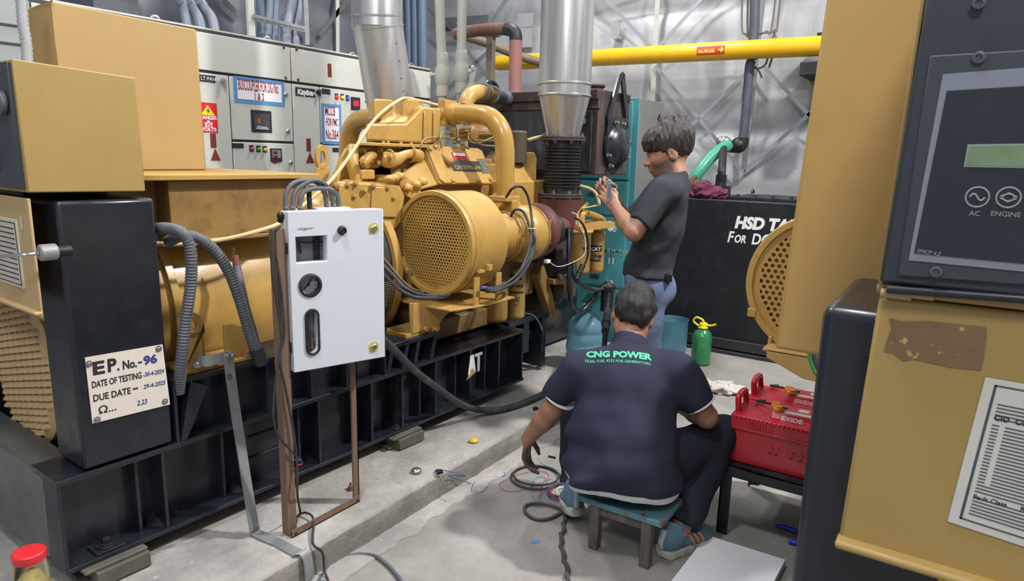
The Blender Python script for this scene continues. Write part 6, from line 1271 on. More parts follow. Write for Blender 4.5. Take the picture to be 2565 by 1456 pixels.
pl_ = [r(x, y, .7994) for x, y in ((2468, 945), (2640, 975), (2560, 1368), (2372, 1306))]; pl_[1] = far(pl_[0], pl_[1], -.155); pl_[2] = far(pl_[3], pl_[2], -.150)
m = MB(); m.prism(pl_, (-.0012, 0, 0)); npp = rp('instruction_plate', m, paint((206, 204, 196), .4, var=.03), .0008, parent=lb_)
def onp(s, t): return pl_[0].lerp(pl_[1], s).lerp(pl_[3].lerp(pl_[2], s), t)+V((-.0014, 0, 0))
m = MB()
for s0, t0, s1, t1 in ((.08, .035, 1, .045), (.08, .94, 1, .95), (.075, .035, .095, .95)): m.prism([onp(s0, t0), onp(s1, t0), onp(s1, t1), onp(s0, t1)], (-.0002, 0, 0))
for i in range(34):
    t = .15+i*.0225
    if i in (5, 27): continue
    for s0, s1 in (((.13, .18), (.22, .48+.14*((i*7) % 5)/4)) if 5 < i < 24 else ((.13, .55+.3*((i*3) % 4)/4),)):
        m.prism([onp(s0, t), onp(s1, t), onp(s1, t+.008), onp(s0, t+.008)], (-.0002, 0, 0))
rp('plate_print', m, paint((70, 76, 84), .6), 0, parent=npp, smooth=0)
xd = (onp(.6, .1)-onp(.2, .1)).normalized(); upp = (onp(.2, .1)-onp(.2, .2)).normalized()
text('EMCP II', .011, onp(.42, .105), xd, upp, INK, npp, bold=.0003, ext=.0003); text('CID  COMPONENT', .0075, onp(.13, .255), xd, upp, INK, npp, bold=.0002, ext=.0003); text('Fault Class      Reset      Annunciate', .0065, onp(.13, .79), xd, upp, INK, npp, bold=.0001, ext=.0003)
# control box with the tilted panel
m = MB(); yl_ = r(2262, 500, .82).y+.012; m.prism([(.815, .066, zt_+.012), (.815, .056, 1.82), (.815, -.75, 1.82), (.815, -.75, zt_+.012)], (.33, 0, 0)); m.box((.80, -.75, zt_+.002), (.83, .066, zt_+.014)); cb2 = rp('control_box', m, YELO, .003)
qd = [r(2202, 716, .79), r(2326, -25, .79)]
sl = (qd[1].y-qd[0].y)/(qd[1].z-qd[0].z)
m = MB(); yt = qd[0].y+sl*(1.80-qd[0].z); m.prism([(.785, qd[0].y, qd[0].z+.004), (.785, yt, 1.80), (.785, -.72, 1.80), (.785, -.72, qd[0].z+.004)], (.028, 0, 0)); pan = rp('control_panel', m, paint((50, 55, 63), .5, var=.08), .004, 'dark slate control panel', parent=cb2)
m = MB(); pz = [r(x, y, .784) for x, y in ((2330, 140), (2700, 118), (2640, 720), (2248, 690))]; pz[1] = far(pz[0], pz[1], -.235); pz[2] = far(pz[3], pz[2], -.23); m.prism(pz, (-.003, 0, 0)); 
PN = paint((58, 64, 72), .5, var=.06); fpn = rp('front_plate', m, PN, .006, parent=pan)
m = MB(); pz2 = [r(x, y, .7805) for x, y in ((2362, 186), (2690, 160), (2640, 688), (2276, 652))]; pz2[1] = far(pz2[0], pz2[1], -.215); pz2[2] = far(pz2[3], pz2[2], -.215); m.prism(pz2, (-.0008, 0, 0)); ov = rp('overlay_border', m, paint((128, 136, 148), .45, var=.04), .0, parent=pan, smooth=0)
m = MB(); pz3 = [r(x, y, .7795) for x, y in ((2372, 228), (2690, 208), (2640, 668), (2290, 634))]; pz3[1] = far(pz3[0], pz3[1], -.208); pz3[2] = far(pz3[3], pz3[2], -.208); m.prism(pz3, (-.0008, 0, 0)); rp('overlay', m, paint((38, 43, 51), .4, var=.05), 0, parent=pan, smooth=0)
m = MB(); dz = [r(x, y, .7785) for x, y in ((2424, 362), (2700, 358), (2690, 424), (2414, 418))]; dz[1] = far(dz[0], dz[1], -.12); dz[2] = far(dz[3], dz[2], -.12); m.prism(dz, (-.0006, 0, 0)); rp('display_frame', m, paint((150, 158, 156), .4), 0, parent=pan, smooth=0)
m = MB(); dz = [r(x, y, .778) for x, y in ((2428, 366), (2700, 362), (2690, 420), (2418, 414))]; dz[1] = far(dz[0], dz[1], -.119); dz[2] = far(dz[3], dz[2], -.119); m.prism(dz, (-.0006, 0, 0)); rp('display', m, paint((120, 142, 110), .25, var=.18, scale=22), 0, parent=pan, smooth=0)
SYM = paint((150, 154, 160), .5)
for (x, y), w_ in (((2448, 494), 'AC'), ((2526, 495), 'ENGINE')):
    q = r(x, y, .7782); m = MB(); m.tor(q, (1, 0, 0), .0092, .0008, 36, 6)
    if w_ == 'AC': m.tube([q+V((0, .006-.012*i/12, .003*math.sin(i/12*2*PI))) for i in range(13)], .0009, 6, raw=True)
    else: m.tube([q+V((0, .0045*math.cos(i*PI/6), .0032*math.sin(i*PI/6))) for i in range(13)], .0007, 6, raw=True); m.tube([q+V((0, .0065-.013*i/6, .0042-.0012*abs(i-3))) for i in range(7)], .0006, 6, raw=True); m.tube([q+V((0, .0065-.013*i/6, -.0042+.0012*abs(i-3))) for i in range(7)], .0006, 6, raw=True)
    rp('button_symbol', m, SYM, 0, parent=pan); text(w_, .0065, q+V((-.0002, 0, -.0175)), (0, -1, 0), (0, 0, 1), SYM, pan, align='CENTER', ext=.0003)
q = r(2296, 632, .7785); text('EMCP 4.2', .005, q, (0, -1, -.08), (0, 0, 1), SYM, pan, ext=.0002, shear=.2)
for x, y in ((2452, 144), (2345, 680), (2452, 8)):
    q = r(x, y, .781); m = MB(); m.lathe([(.0055, 0), (.0055, .003), (.003, .0035), (.003, .001)], q, (-1, 0, 0), 20); rp('panel_screw', m, paint((98, 102, 110), .35, .5), 0, parent=pan)
m = MB(); m.beam(r(2318, -40, .806), r(2207, 712, .806), .0045, .012, (1, 0, 0)); rp('door_edge', m, YELO, .001, parent=cb2)
for y_ in (420, 640):
    q = r(2266-(y_-420)*.147, y_, .80); m = MB(); m.cyl(q+V((0, 0, -.009)), q+V((0, 0, .009)), .0035, n=10); rp('hinge_pin', m, paint((170, 142, 104), .5, var=.15), 0, parent=cb2)
for x in (2245, 2300):
    q = r(x, 737, .795); m = MB(); m.cyl(q+V((-.002, .014, 0)), q+V((-.002, -.014, 0)), .005, n=12); rp('hinge', m, paint((170, 142, 104), .5, var=.15), 0, parent=lb_)
m = MB(); q0, q1 = r(2222, 724, .785), r(2600, 752, .785); m.tube([q0, q1], .0045, 10); rp('door_seal', m, BLK, 0, parent=pan)
# posts, boxes, drum
pa, pb = r(2086, 766, .86), r(1974, 1456, .86)
m = MB(); m.box((.86, -.03, .52), (1.12, (pa.y+pb.y)/2+.004, pa.z)); rp('support_post', m, BLK, .014)
m = MB(); m.box((.86, -1.05, .52), (1.12, -.85, pa.z)); rp('support_post', m, BLK, .014)
m = MB(); m.tube([r(2172, 900, .855), r(2166, 960, .85), r(2160, 1010, .852)], .0022, 8); m.sph(r(2160, 1012, .85), .003, 8, 6); rp('thin_lead', m, BLKD, 0)
m = MB(); ta, tb_ = r(2085, 0, 1.2), r(1938, 880, 1.2); zb2 = r(2000, 884, 1.2).z
m.prism([(1.2, tb_.y, zb2), (1.2, ta.y-.004, 2.1), (1.2, -.7, 2.1), (1.2, -.7, zb2)], (.45, 0, 0)); rp('output_box', m, YELR, .006, 'tall tan yellow box')
m = MB(); m.lathe([(.30, -.03), (.37, 0), (.37, .2), (.41, .25), (.41, 1.1)], (1.02, -.42, r(2330, 1396, 1.02).z-.37), (1, 0, 0), 56); rp('alternator', m, YEL, .002)
m = MB(); m.box((.86, -1.05, .16), (4.3, .145, .52)); rp('skid_base', m, BLK, .004)
m = MB(); m.box((2.3, -.75, .52), (4.0, .0, 1.5)); rp('engine_block', m, YELD, .02)
RC = V((2.6, .385, 1.115)); RRr = .262
m = MB(); m.lathe([(RRr-.022, .012), (RRr-.022, -.012), (RRr, -.012), (RRr+.004, 0), (RRr+.004, .02), (RRr-.004, .03), (RRr-.004, .60), (RRr-.03, .655), (.12, .66), (.12, .04), (RRr-.022, .03)], RC, (1, 0, 0), 72, False); ra = rp('air_cleaner', m, YELC, .002, 'drum shaped air cleaner with perforated end')
perforated(RC+V((.004, 0, 0)), RRr-.024, .0235, .0076, WF, YEL, ra)
m = MB(); m.lathe([(.10, .08), (.24, .05), (.25, .3), (.10, .32)], RC, (1, 0, 0), 48); rp('filter_element', m, paint((60, 56, 50), .8, var=.4, scale=30), 0, parent=ra)
q = r(1884, 780, 2.59); m = MB(); m.box((q.x-.01, q.y-.015, q.z-.02), (q.x+.06, q.y+.015, q.z+.012)); rp('latch', m, YELC, .002, parent=ra)
m = MB(); p_ = [r(1912, 862, 2.55), r(2075, 905, 2.55)]; zt3 = p_[0].z-.005
m.prism([(2.5, .53, zt3), (2.5, .53, zt3-.03), (2.5, .40, zt3-.085), (2.5, .0, zt3-.11), (2.5, .0, zt3)], (.03, 0, 0)); m.box((2.5, 0, zt3-.008), (3.1, .545, zt3+.004)); m.tube([r(1930, 842, 2.58), r(1930, 864, 2.58), r(1960, 872, 2.58)], .007, 8); rp('air_cleaner_bracket', m, YELR, .003)
m = MB(); m.tube([r(x, y, 2.3) for x, y in ((2026, 880), (2030, 905), (2040, 930), (2052, 948))], .006, 8); solo('earth_wire', m, paint((60, 150, 84), .5), 'green wire hanging below the right air cleaner', 'wire'); 
m = MB(); m.tube([r(x, y, 2.32) for x, y in ((2036, 882), (2044, 905), (2050, 930), (2062, 950))], .014, 10); solo('grey_lead', m, RUBG, 'grey cable hanging beside the green wire below the right air cleaner', 'cable')
m = MB(); m.box((3.55, .12, .0), (3.75, .42, .012)); solo('yellow_strip', m, paint((196, 176, 110), .7), 'pale yellow strip lying on the floor behind the batteries', 'strip')
# ================================================================== people
def skin(rgb, dark):
    m = paint(rgb, .5, var=.07, scale=9, dirt=tuple(int(c*.86) for c in rgb), damt=.5, bump=.05, bscale=220).copy()
    nt = m.node_tree; b = nt.nodes['Principled BSDF']; src = b.inputs['Base Color'].links[0].from_socket
    at_ = nt.nodes.new('ShaderNodeAttribute'); at_.attribute_name = 'shade'; x = nt.nodes.new('ShaderNodeMix'); x.data_type = 'RGBA'
    nt.links.new(at_.outputs['Fac'], x.inputs[0]); nt.links.new(src, x.inputs[6]); x.inputs[7].default_value = s2l(dark)+(1,); nt.links.new(x.outputs[2], b.inputs['Base Color']); return m
def sstep(a, b, x): t = np.clip((x-a)/(b-a), 0, 1); return t*t*(3-2*t)
def cloth(rgb, s=.1): return paint(rgb, .85, var=s, scale=5, bump=.12, bscale=420, spec=.2)
def rot_y(a): return Matrix.Rotation(a, 3, 'Y')
def head_mat(c, pitch, yaw, roll=0):
    return Matrix.Translation(V(c)) @ Matrix.Rotation(yaw, 4, 'Z') @ Matrix.Rotation(pitch, 4, 'Y') @ Matrix.Rotation(roll, 4, 'X')
class Scaled:
    def __init__(s, S, k): s.S = S; s.k = k
    def ell(s, c, r, rot=None, k=.02, op='+'): s.S.ell(c, [q*s.k for q in r], rot, k*s.k, op)
    def cap(s, p, q, a, b=None, k=.02, op='+'): s.S.cap(p, q, a*s.k, None if b is None else b*s.k, k*s.k, op)
def head(S, M, hs=1.0):
    R = M.to_3x3(); M = M @ Matrix.Scale(hs, 4); S = Scaled(S, hs); P = lambda *q: M @ V(q)
    S.ell(P(-.012, 0, .035), (.100, .078, .095), R, .03); S.ell(P(.03, 0, -.03), (.07, .064, .09), R, .03); S.ell(P(.052, 0, -.088), (.036, .040, .028), R, .03)
    S.cap(P(.0, .05, -.06), P(.055, .02, -.095), .022, .020, .025); S.cap(P(.0, -.05, -.06), P(.055, -.02, -.095), .022, .020, .025)
    S.cap(P(.074, .032, .022), P(.086, .0, .016), .012, .012, .018); S.cap(P(.074, -.032, .022), P(.086, .0, .016), .012, .012, .018)
    for s in (1, -1):
        S.ell(P(.060, s*.040, -.020), (.030, .024, .024), R, .025); S.ell(P(.092, s*.031, .0), (.016, .017, .012), R, .012, '-')
        S.ell(P(.082, s*.031, .0), (.012, .0135, .0125), R, .004); S.cap(P(.090, s*.043, .0055), P(.094, s*.021, .0065), .0035, .0035, .005); S.cap(P(.090, s*.043, -.0065), P(.092, s*.022, -.008), .003, .003, .005)
        S.ell(P(.104, s*.0125, -.036), (.012, .009, .009), R, .008)
        S.ell(P(-.008, s*.080, -.008), (.024, .011, .034), R @ Matrix.Rotation(.25, 3, 'Y') @ Matrix.Rotation(s*.35, 3, 'Z'), .008); S.ell(P(.0, s*.093, -.004), (.012, .007, .02), R, .006, '-')
    S.cap(P(.092, 0, .012), P(.116, 0, -.030), .009, .0115, .014); S.ell(P(.117, 0, -.034), (.012, .011, .010), R, .008)
    S.cap(P(.096, .016, -.059), P(.102, 0, -.056), .0055, .007, .008); S.cap(P(.096, -.016, -.059), P(.102, 0, -.056), .0055, .007, .008); S.cap(P(.094, .015, -.070), P(.099, 0, -.071), .006, .0075, .008); S.cap(P(.094, -.015, -.070), P(.099, 0, -.071), .006, .0075, .008)
    S.cap(P(.104, .018, -.0645), P(.108, -.018, -.0645), .0022, .0022, .004, '-')
def hand(S, w, d, n, curl, thumb, side, sc=1.0, spread=.06):
    """w wrist, d towards knuckles, n palm normal, curl per finger (3 joint angles each), side +1: thumb on +c."""
    w, d, n = V(w), V(d).normalized(), V(n); n = (n-d*n.dot(d)).normalized(); c = d.cross(n)*side
    K = []
    for i in range(4):
        o = (1.5-i)*.0195*sc; k = w+d*(.085-.004*abs(i-1))*sc+c*o; K.append(k)
        S.cap(w+d*.012*sc+c*o*.62, k, .0135*sc, .0115*sc, .012, flat=n, fs=.9)
    S.cap(w+c*.014*sc, w-c*.014*sc, .017*sc, .017*sc, .014)
    L = [(.042, .026, .021), (.047, .029, .022), (.044, .027, .022), (.034, .021, .019)]
    for i in range(4):
        a = 0; p = K[i]; dd = (d+c*((1.5-i)*spread)).normalized()
        for j in range(3):
            a += curl[i][j]; q = p+(dd*math.cos(a)+n*math.sin(a))*L[i][j]*sc
            S.cap(p, q, (.0092-.0009*j)*sc, (.0086-.0011*j)*sc, .005); p = q
    t0 = w+c*.020*sc+d*.02*sc; ta, tb, tc_ = thumb
    p = t0
    for j, (l, r0, r1) in enumerate(((.044, .0145, .0115), (.033, .011, .0095), (.027, .0098, .0075))):
        v = V(thumb[j]); q = p+(d*v[0]+c*v[1]+n*v[2]).normalized()*l*sc; S.cap(p, q, r0*sc, r1*sc, .008); p = q
def limb(S, pts, rs, k=.02):
    for (p, q, a, b_) in zip(pts, pts[1:], rs, rs[1:]): S.cap(p, q, a, b_, k)
def stubble(M, hs=1.0):
    A = np.array((M @ Matrix.Scale(hs, 4)).inverted())
    def f(C):
        q = C@A[:3, :3].T+A[:3, 3]; x, y, z = q[:, 0], np.abs(q[:, 1]), q[:, 2]
        k = sstep(.012, -.012, z+.040+.30*(x-.06))*sstep(-.145, -.115, z)*sstep(-.02, .01, x)*sstep(.10, .08, y)
        lips = sstep(.086, .092, x)*sstep(.024, .018, y)*sstep(-.080, -.076, z)*sstep(-.053, -.057, z); nose = sstep(.086, .094, x)*sstep(-.052, -.046, z)
        return k*(1-lips)*(1-nose)*.75
    return f
def shade(o, fr, f):
    me = o.data; n = len(me.vertices); c = np.empty(n*3, np.float32); me.vertices.foreach_get('co', c); c = c.reshape(-1, 3)
    A = np.array(fr.i @ RM[o]); v = f(c@A[:3, :3].T+A[:3, 3]).astype(np.float32)
    a = me.attributes.new('shade', 'FLOAT', 'POINT'); a.data.foreach_set('value', v)
def eyes_brows(M, parent, fr, hairm, hs=1.0):
    R = M.to_3x3(); M = M @ Matrix.Scale(hs, 4); P = lambda *q: M @ V(q)
    for s in (1, -1):
        m = MB(fr); m.sph(P(.0835, s*.031, .0), .0118*hs, 14, 10); e = part('eye', m, paint((206, 200, 194), .25), parent, smooth=80)
        m = MB(fr); m.sph(P(.0915, s*.031, -.004), (.0045, .0055, .0055), 12, 8, R); part('iris', m, paint((34, 24, 20), .2), e, smooth=80)
        m = MB(fr); m.tube([P(.086, s*.048, .018), P(.0955, s*.034, .0235), P(.0975, s*.014, .019)], lambda t: .0034-.0012*t, 8, 6); part('eyebrow', m, hairm, parent, smooth=80)
HAIR = paint((46, 40, 40), .45, var=.25, scale=60, stretch=(1, 1, .2), dirt=(96, 88, 86), damt=.4, bump=.5, bscale=260)
HAIR2 = paint((30, 28, 30), .5, var=.25, scale=60, dirt=(74, 70, 70), damt=.35, bump=.5, bscale=260)
# ------------------------------------------------------------------ standing man
SF = Fr((3.367, 1.292, 0), 110)
SKIN1 = skin((154, 112, 92), (76, 58, 52))
Lsh, Rsh = V((.0, .185, 1.395)), V((.01, -.19, 1.40)); Lel, Rel = V((.125, .275, 1.20)), V((.19, -.20, 1.19)); Lw, Rw = V((.235, .145, 1.315)), V((.265, -.005, 1.36))
S = Sdf((-.22, -.34, -.0), (.44, .40, 1.78), .0044)
HS = 1.08; HM = head_mat((-.012, -.05, 1.588), .22, .10, 0)
head(S, HM, HS)
S.cap((-.055, -.03, 1.42), (-.035, -.045, 1.54), .060, .056, .03); S.cap((-.04, .0, 1.40), (-.05, -.02, 1.46), .07, .06, .04)
S.ell((-.01, 0, 1.24), (.085, .135, .2), None, .04); S.ell((.04, 0, 1.0), (.08, .12, .16), None, .04)
limb(S, [Lsh, Lel], [.05, .040]); limb(S, [Lel, Lel.lerp(Lw, .35), Lw], [.040, .041, .027]); limb(S, [Rsh, Rel], [.05, .040]); limb(S, [Rel, Rel.lerp(Rw, .35), Rw], [.040, .041, .027])
for s in (1, -1): limb(S, [(.05, s*.09, .9), (.05, s*.10, .5), (.0, s*.10, .09)], [.07, .05, .035])
cu = [(.7, 1.1, .7), (.85, 1.2, .8), (.9, 1.25, .8), (1.0, 1.3, .8)]
hand(S, Lw, (.62, -.18, .72), (.25, -.9, .1), [(.55, .9, .6), (.7, 1.1, .7), (.8, 1.2, .7), (.9, 1.2, .7)], ((.75, .55, .35), (.8, .1, .7), (.75, -.2, .7)), -1)
hand(S, Rw, (.50, .25, .75), (.35, .9, .0), cu, ((.75, .55, .35), (.8, .1, .7), (.75, -.2, .7)), 1)
man = sdf_obj('person', S, SKIN1, SF, loc=(3.367, 1.292, 0)); shade(man, SF, stubble(HM, HS))
tag(man, 'person standing in dark grey T-shirt and jeans, looking down at a silver tool', 'person')
eyes_brows(HM, man, SF, HAIR, HS)
S = Sdf((-.24, -.36, .92), (.30, .42, 1.52), .006)
S.ell((-.012, 0, 1.36), (.112, .178, .115), None, .05); S.ell((.0, 0, 1.22), (.118, .168, .17), None, .05); S.ell((.04, .0, 1.06), (.122, .165, .17), None, .05); S.ell((.06, 0, .97), (.122, .165, .12), None, .04)
S.cap((-.03, .16, 1.405), (-.045, -.16, 1.41), .058, .058, .05); S.cap((-.045, 0, 1.42), (-.05, -.02, 1.465), .075, .064, .03)
for a, e in ((Lsh, Lel), (Rsh, Rel)): S.cap(a, a.lerp(e, .80), .070, .066, .04, ends='flat1')
S.noise(.0030, 34, 3, (1, 1, 1.3)); S.noise(.006, 20, 5, (.7, .7, 1.6), region=lambda x, y, z: np.clip((1.25-z)/.2, .2, 1.3))
S.plane((0, 0, .955), (.10, 0, -1)); S.cap((-.03, -.045, 1.60), (-.054, -.03, 1.440), .064, .061, .006, '-')
sh = sdf_obj('t_shirt', S, cloth((54, 58, 65)), SF, man, 2); tag(sh, 'dark grey short sleeved T-shirt')
S = Sdf((-.24, -.30, .0), (.28, .34, 1.02), .0065)
S.ell((.06, 0, .93), (.122, .158, .10), None, .04); S.ell((.03, 0, .88), (.125, .155, .10), None, .04)
for s in (1, -1): S.cap((.05, s*.085, .88), (.05, s*.10, .5), .100, .078, .04); S.cap((.05, s*.10, .5), (.0, s*.105, .06), .078, .068, .03, ends='flat1')
S.noise(.004, 32, 9, (1, 1, .8)); S.plane((0, 0, .985), (0, 0, 1))
JEAN = paint((92, 106, 136), .85, var=.16, scale=6, dirt=(132, 144, 166), damt=.5, bump=.2, bscale=300, spec=.2)
je = sdf_obj('jeans', S, JEAN, SF, man, 2); tag(je, 'faded blue jeans')
m = MB(SF); rs = []
for i in range(41):
    t = i*2*PI/40; c = V((.06+.122*math.cos(t), .16*math.sin(t), .968)); o = V((math.cos(t), math.sin(t), 0)); rs.append([c-V((0, 0, .015)), c+o*.006-V((0, 0, .015)), c+o*.006+V((0, 0, .02)), c+V((0, 0, .02))])
m.rings(rs, False); blt = part('belt', m, paint((44, 42, 44), .5), man)
m = MB(SF); m.box((-.07, .075, .945), (-.035, .14, .988)); part('belt_pouch', m, BLKD, blt, bevel=.005)
for s in (1, -1):
    m = MB(SF); q = V((.0, s*.105, 0)); m.prism([q+V(p) for p in ((-.09, -.035, 0), (.14, -.04, 0), (.19, -.02, 0), (.19, .02, 0), (.14, .04, 0), (-.09, .035, 0))], (0, 0, .03)); m.sph(q+V((.06, 0, .045)), (.11, .04, .035)); m.cyl(q+V((-.04, 0, .03)), q+V((-.03, 0, .10)), .045); part('shoe', m, BLKD, man, bevel=.004, smooth=60)
# hair: heavy fringe and ruffled crown
S = Sdf((-.20, -.20, 1.46), (.18, .11, 1.83), .0036); HK = HM @ Matrix.Scale(HS, 4); P = lambda *q: HK @ V(q); R = HM.to_3x3(); Z = Scaled(S, HS)
Z.ell(P(-.012, 0, .048), (.112, .090, .104), R, .02); Z.ell(P(.045, 0, .070), (.074, .078, .056), R, .03); Z.ell(P(-.05, 0, .075), (.075, .080, .07), R, .03); Z.ell(P(-.03, 0, .115), (.06, .06, .04), R, .03)
Z.ell(P(.135, 0, -.075), (.11, .13, .095), R, .008, '-'); Z.cap(P(.065, .12, -.045), P(.065, -.12, -.045), .060, .060, .008, '-')
for s_ in (1, -1): Z.ell(P(-.004, s_*.10, -.035), (.032, .028, .048), R, .010, '-')
Z.cap(P(-.14, 0, -.125), P(-.03, 0, -.125), .08, .08, .02, '-')
rg = random.Random(4)
for i in range(34):      # ruffled crown
    x = rg.uniform(-.10, .02); y = rg.uniform(-.06, .06); p0 = V((x, y, .05+.095*math.sqrt(max(.05, 1-(x/.12)**2-(y/.09)**2)))); d = V((rg.uniform(-.75, .25), rg.uniform(-.45, .45), 1)).normalized(); L = rg.uniform(.02, .048)
    Z.cap(P(*p0), P(*(p0+d*L*.6)), .010, .006, .008); Z.cap(P(*(p0+d*L*.6)), P(*(p0+d*L+V((-.008, rg.uniform(-.01, .01), -.002)))), .006, .0018, .004)
for i in range(22):      # fringe locks swept forward
    y = -.078+i*.0074; p = [V((.0, y*.75, .140-2*y*y)), V((.065-4*y*y, y*.95, .118-4*y*y)), V((.108-6*y*y, y, .070)), V((.112-7*y*y, y*1.0, .030+rg.uniform(-.004, .008)))]
    for q0, q1, ra, rb in zip(p, p[1:], (.012, .012, .010), (.012, .010, .0035)): Z.cap(P(*q0), P(*q1), ra, rb, .007)
S.noise(.0016, 190, 2, (1, 1, .5)); sdf_obj('hair', S, HAIR, SF, man, 1)
# small teal chest print on the shirt
m = MB(SF); q = V((.118, .09, 1.335)); 
vs = [q+V((0, -.03, -.01)), q+V((-.012, .03, -.01)), q+V((-.016, .03, .008)), q+V((-.004, -.03, .008))]; m.prism(vs, (.003, 0, 0)); part('chest_print', m, paint((60, 130, 128), .7), man, smooth=0)
# silver tool
tl = (SF.m @ (Lw+V((.075, -.07, .085))))
tt = thing('hand_tool', 'small silver hand tool held upright in the standing man\u2019s hands', 'tool', tl)
t0 = SF.P(1524, 505, d=3.40); t1 = SF.P(1527, 458, d=3.38)
m = MB(SF); m.beam(t0, t1, .022, .010, (0, 1, 0)); part('tool_body', m, STEEL, tt, bevel=.002)
m = MB(SF); m.beam(t1-V((0, 0, .012)), t1+V((.004, 0, .012)), .030, .014, (0, 1, 0)); m.cyl(t1+V((-.01, .012, -.004)), t1+V((-.01, -.014, -.004)), .007); part('tool_head', m, STEEL, tt, bevel=.002)
m = MB(SF); m.beam(t0+V((.0, .009, .02)), t0.lerp(t1, .75)+V((0, .009, 0)), .010, .002, (0, 1, 0)); part('tool_inlay', m, paint((110, 126, 170), .4, .4), tt)
# ------------------------------------------------------------------ seated man
TF = Fr((2.49, 1.06, 0), 22)
SKIN2 = skin((150, 108, 88), (60, 50, 50))
Ls, Rs = V((-.03, .205, .695)), V((.0, -.205, .715)); Le, Re = V((-.02, .305, .505)), V((.01, -.325, .53)); Lwr, Rwr = V((.02, .408, .352)), V((.17, -.215, .515))
HM2 = head_mat((.165, -.005, .895), .55, .12, .20)
S = Sdf((-.30, -.46, .02), (.42, .48, 1.08), .0048)
head(S, HM2)
S.cap((.055, .0, .765), (.135, -.002, .86), .062, .060, .03); S.ell((-.02, 0, .64), (.09, .14, .15), Matrix.Rotation(.5, 3, 'Y'), .04); S.ell((-.13, 0, .42), (.09, .14, .18), Matrix.Rotation(.3, 3, 'Y'), .04)
limb(S, [Ls, Le], [.052, .043]); limb(S, [Le, Le.lerp(Lwr, .35), Lwr], [.043, .043, .030]); limb(S, [Rs, Re], [.052, .043]); limb(S, [Re, Re.lerp(Rwr, .35), Rwr], [.043, .043, .030])
hand(S, Lwr, (.10, .10, -1), (-.15, -.95, -.1), [(.25, .5, .35), (.35, .55, .4), (.4, .6, .4), (.5, .6, .4)], ((.6, .7, .25), (.8, .4, .4), (.9, .1, .4)), -1, 1.05)
hand(S, Rwr, (.55, .7, .1), (.3, -.2, -.9), cu, ((.75, .55, .35), (.8, .1, .7), (.75, -.2, .7)), 1)
HpR, KnR, AnR = V((-.12, -.10, .33)), V((.135, -.395, .412)), V((-.135, -.245, .10)); HpL, KnL, AnL = V((-.12, .10, .33)), V((.26, .22, .43)), V((.06, .205, .10))
limb(S, [HpR, KnR], [.07, .055]); limb(S, [KnR, AnR], [.052, .038]); limb(S, [HpL, KnL], [.07, .055]); limb(S, [KnL, AnL], [.052, .038])
_st = stubble(HM2)
def grease(C):
    d = C-np.array(Lwr); k = sstep(-.02, -.07, d[:, 2]+.010*np.sin(C[:, 0]*150)+.008*np.sin(C[:, 1]*210))*(np.abs(d).max(1) < .26)*(C[:, 1] > .3); return np.maximum(_st(C), k*.85)
m2 = sdf_obj('person', S, SKIN2, TF, loc=(2.49, 1.06, 0)); shade(m2, TF, grease)
tag(m2, 'person seated on the low stool, back turned, navy polo shirt with green lettering', 'person')
eyes_brows(HM2, m2, TF, HAIR2)
# polo shirt
S = Sdf((-.42, -.46, .24), (.24, .46, .92), .0062); RT = Matrix.Rotation(.55, 3, 'Y')
S.ell((.0, 0, .68), (.115, .19, .13), RT, .05); S.ell((-.06, 0, .60), (.135, .205, .17), RT, .05); S.ell((-.14, .0, .47), (.148, .212, .17), RT, .05); S.ell((-.18, 0, .37), (.15, .215, .13), None, .05); S.cap((-.19, .11, .33), (-.19, -.11, .33), .12, .12, .04)
S.cap(Ls+V((-.0, -.03, .01)), Rs+V((0, .03, .01)), .068, .068, .05); S.cap((.04, 0, .735), (.075, .0, .79), .085, .074, .03)
for a, e in ((Ls, Le), (Rs, Re)): S.cap(a, a.lerp(e, .70), .076, .070, .05, ends='flat1')
S.noise(.0030, 30, 13); S.noise(.008, 26, 15, (1, .45, 1.7), region=lambda x, y, z: np.clip((y+.02)/.15, .15, 1.2)*np.clip((.70-z)/.15, .1, 1)); S.noise(.005, 24, 17, (.5, .5, 2.0), region=lambda x, y, z: np.clip((.55-z)/.12, 0, 1))
S2 = Sdf((-.42, -.46, .24), (.24, .46, .92), .0062); S2.D = S.D.copy()+.006
S.plane((-.1, 0, .325), (.05, .06, -1)); S.cap((.14, .0, .865), (.062, .0, .765), .066, .064, .006, '-')
NAVY = cloth((42, 46, 62)); ps_ = sdf_obj('polo_shirt', S, NAVY, TF, m2, 2); tag(ps_, 'navy blue polo shirt')
m = MB(TF)
cdir = (V((.135, .0, .86))-V((.055, 0, .765))).normalized(); e1, e2, _ = basis(cdir); rs = []
for i in range(41):
    t = i*2*PI/40; o = e1*math.cos(t)+e2*math.sin(t); c = V((.066, .0, .783)); rs.append([c+o*.080-cdir*.02, c+o*.078+cdir*.012, c+o*.070+cdir*.022, c+o*.066+cdir*.02, c+o*.068-cdir*.02])
m.rings(rs, False); part('collar', m, NAVY, m2, smooth=80)
for a, e in ((Ls, Le), (Rs, Re)):
    d = (e-a).normalized(); c = a.lerp(e, .70); m = MB(TF); m.lathe([(.060, -.002), (.0712, -.002), (.0712, .004), (.060, .004)], c, d, 40); part('sleeve_piping', m, paint((216, 216, 220), .8), m2, smooth=50)
# white vest showing under the hem
S2.plane((-.1, 0, .292), (.05, .10, -1)); S2.plane((0, 0, .40), (0, 0, 1)); sdf_obj('white_vest', S2, cloth((206, 206, 214), .05), TF, m2, 2)
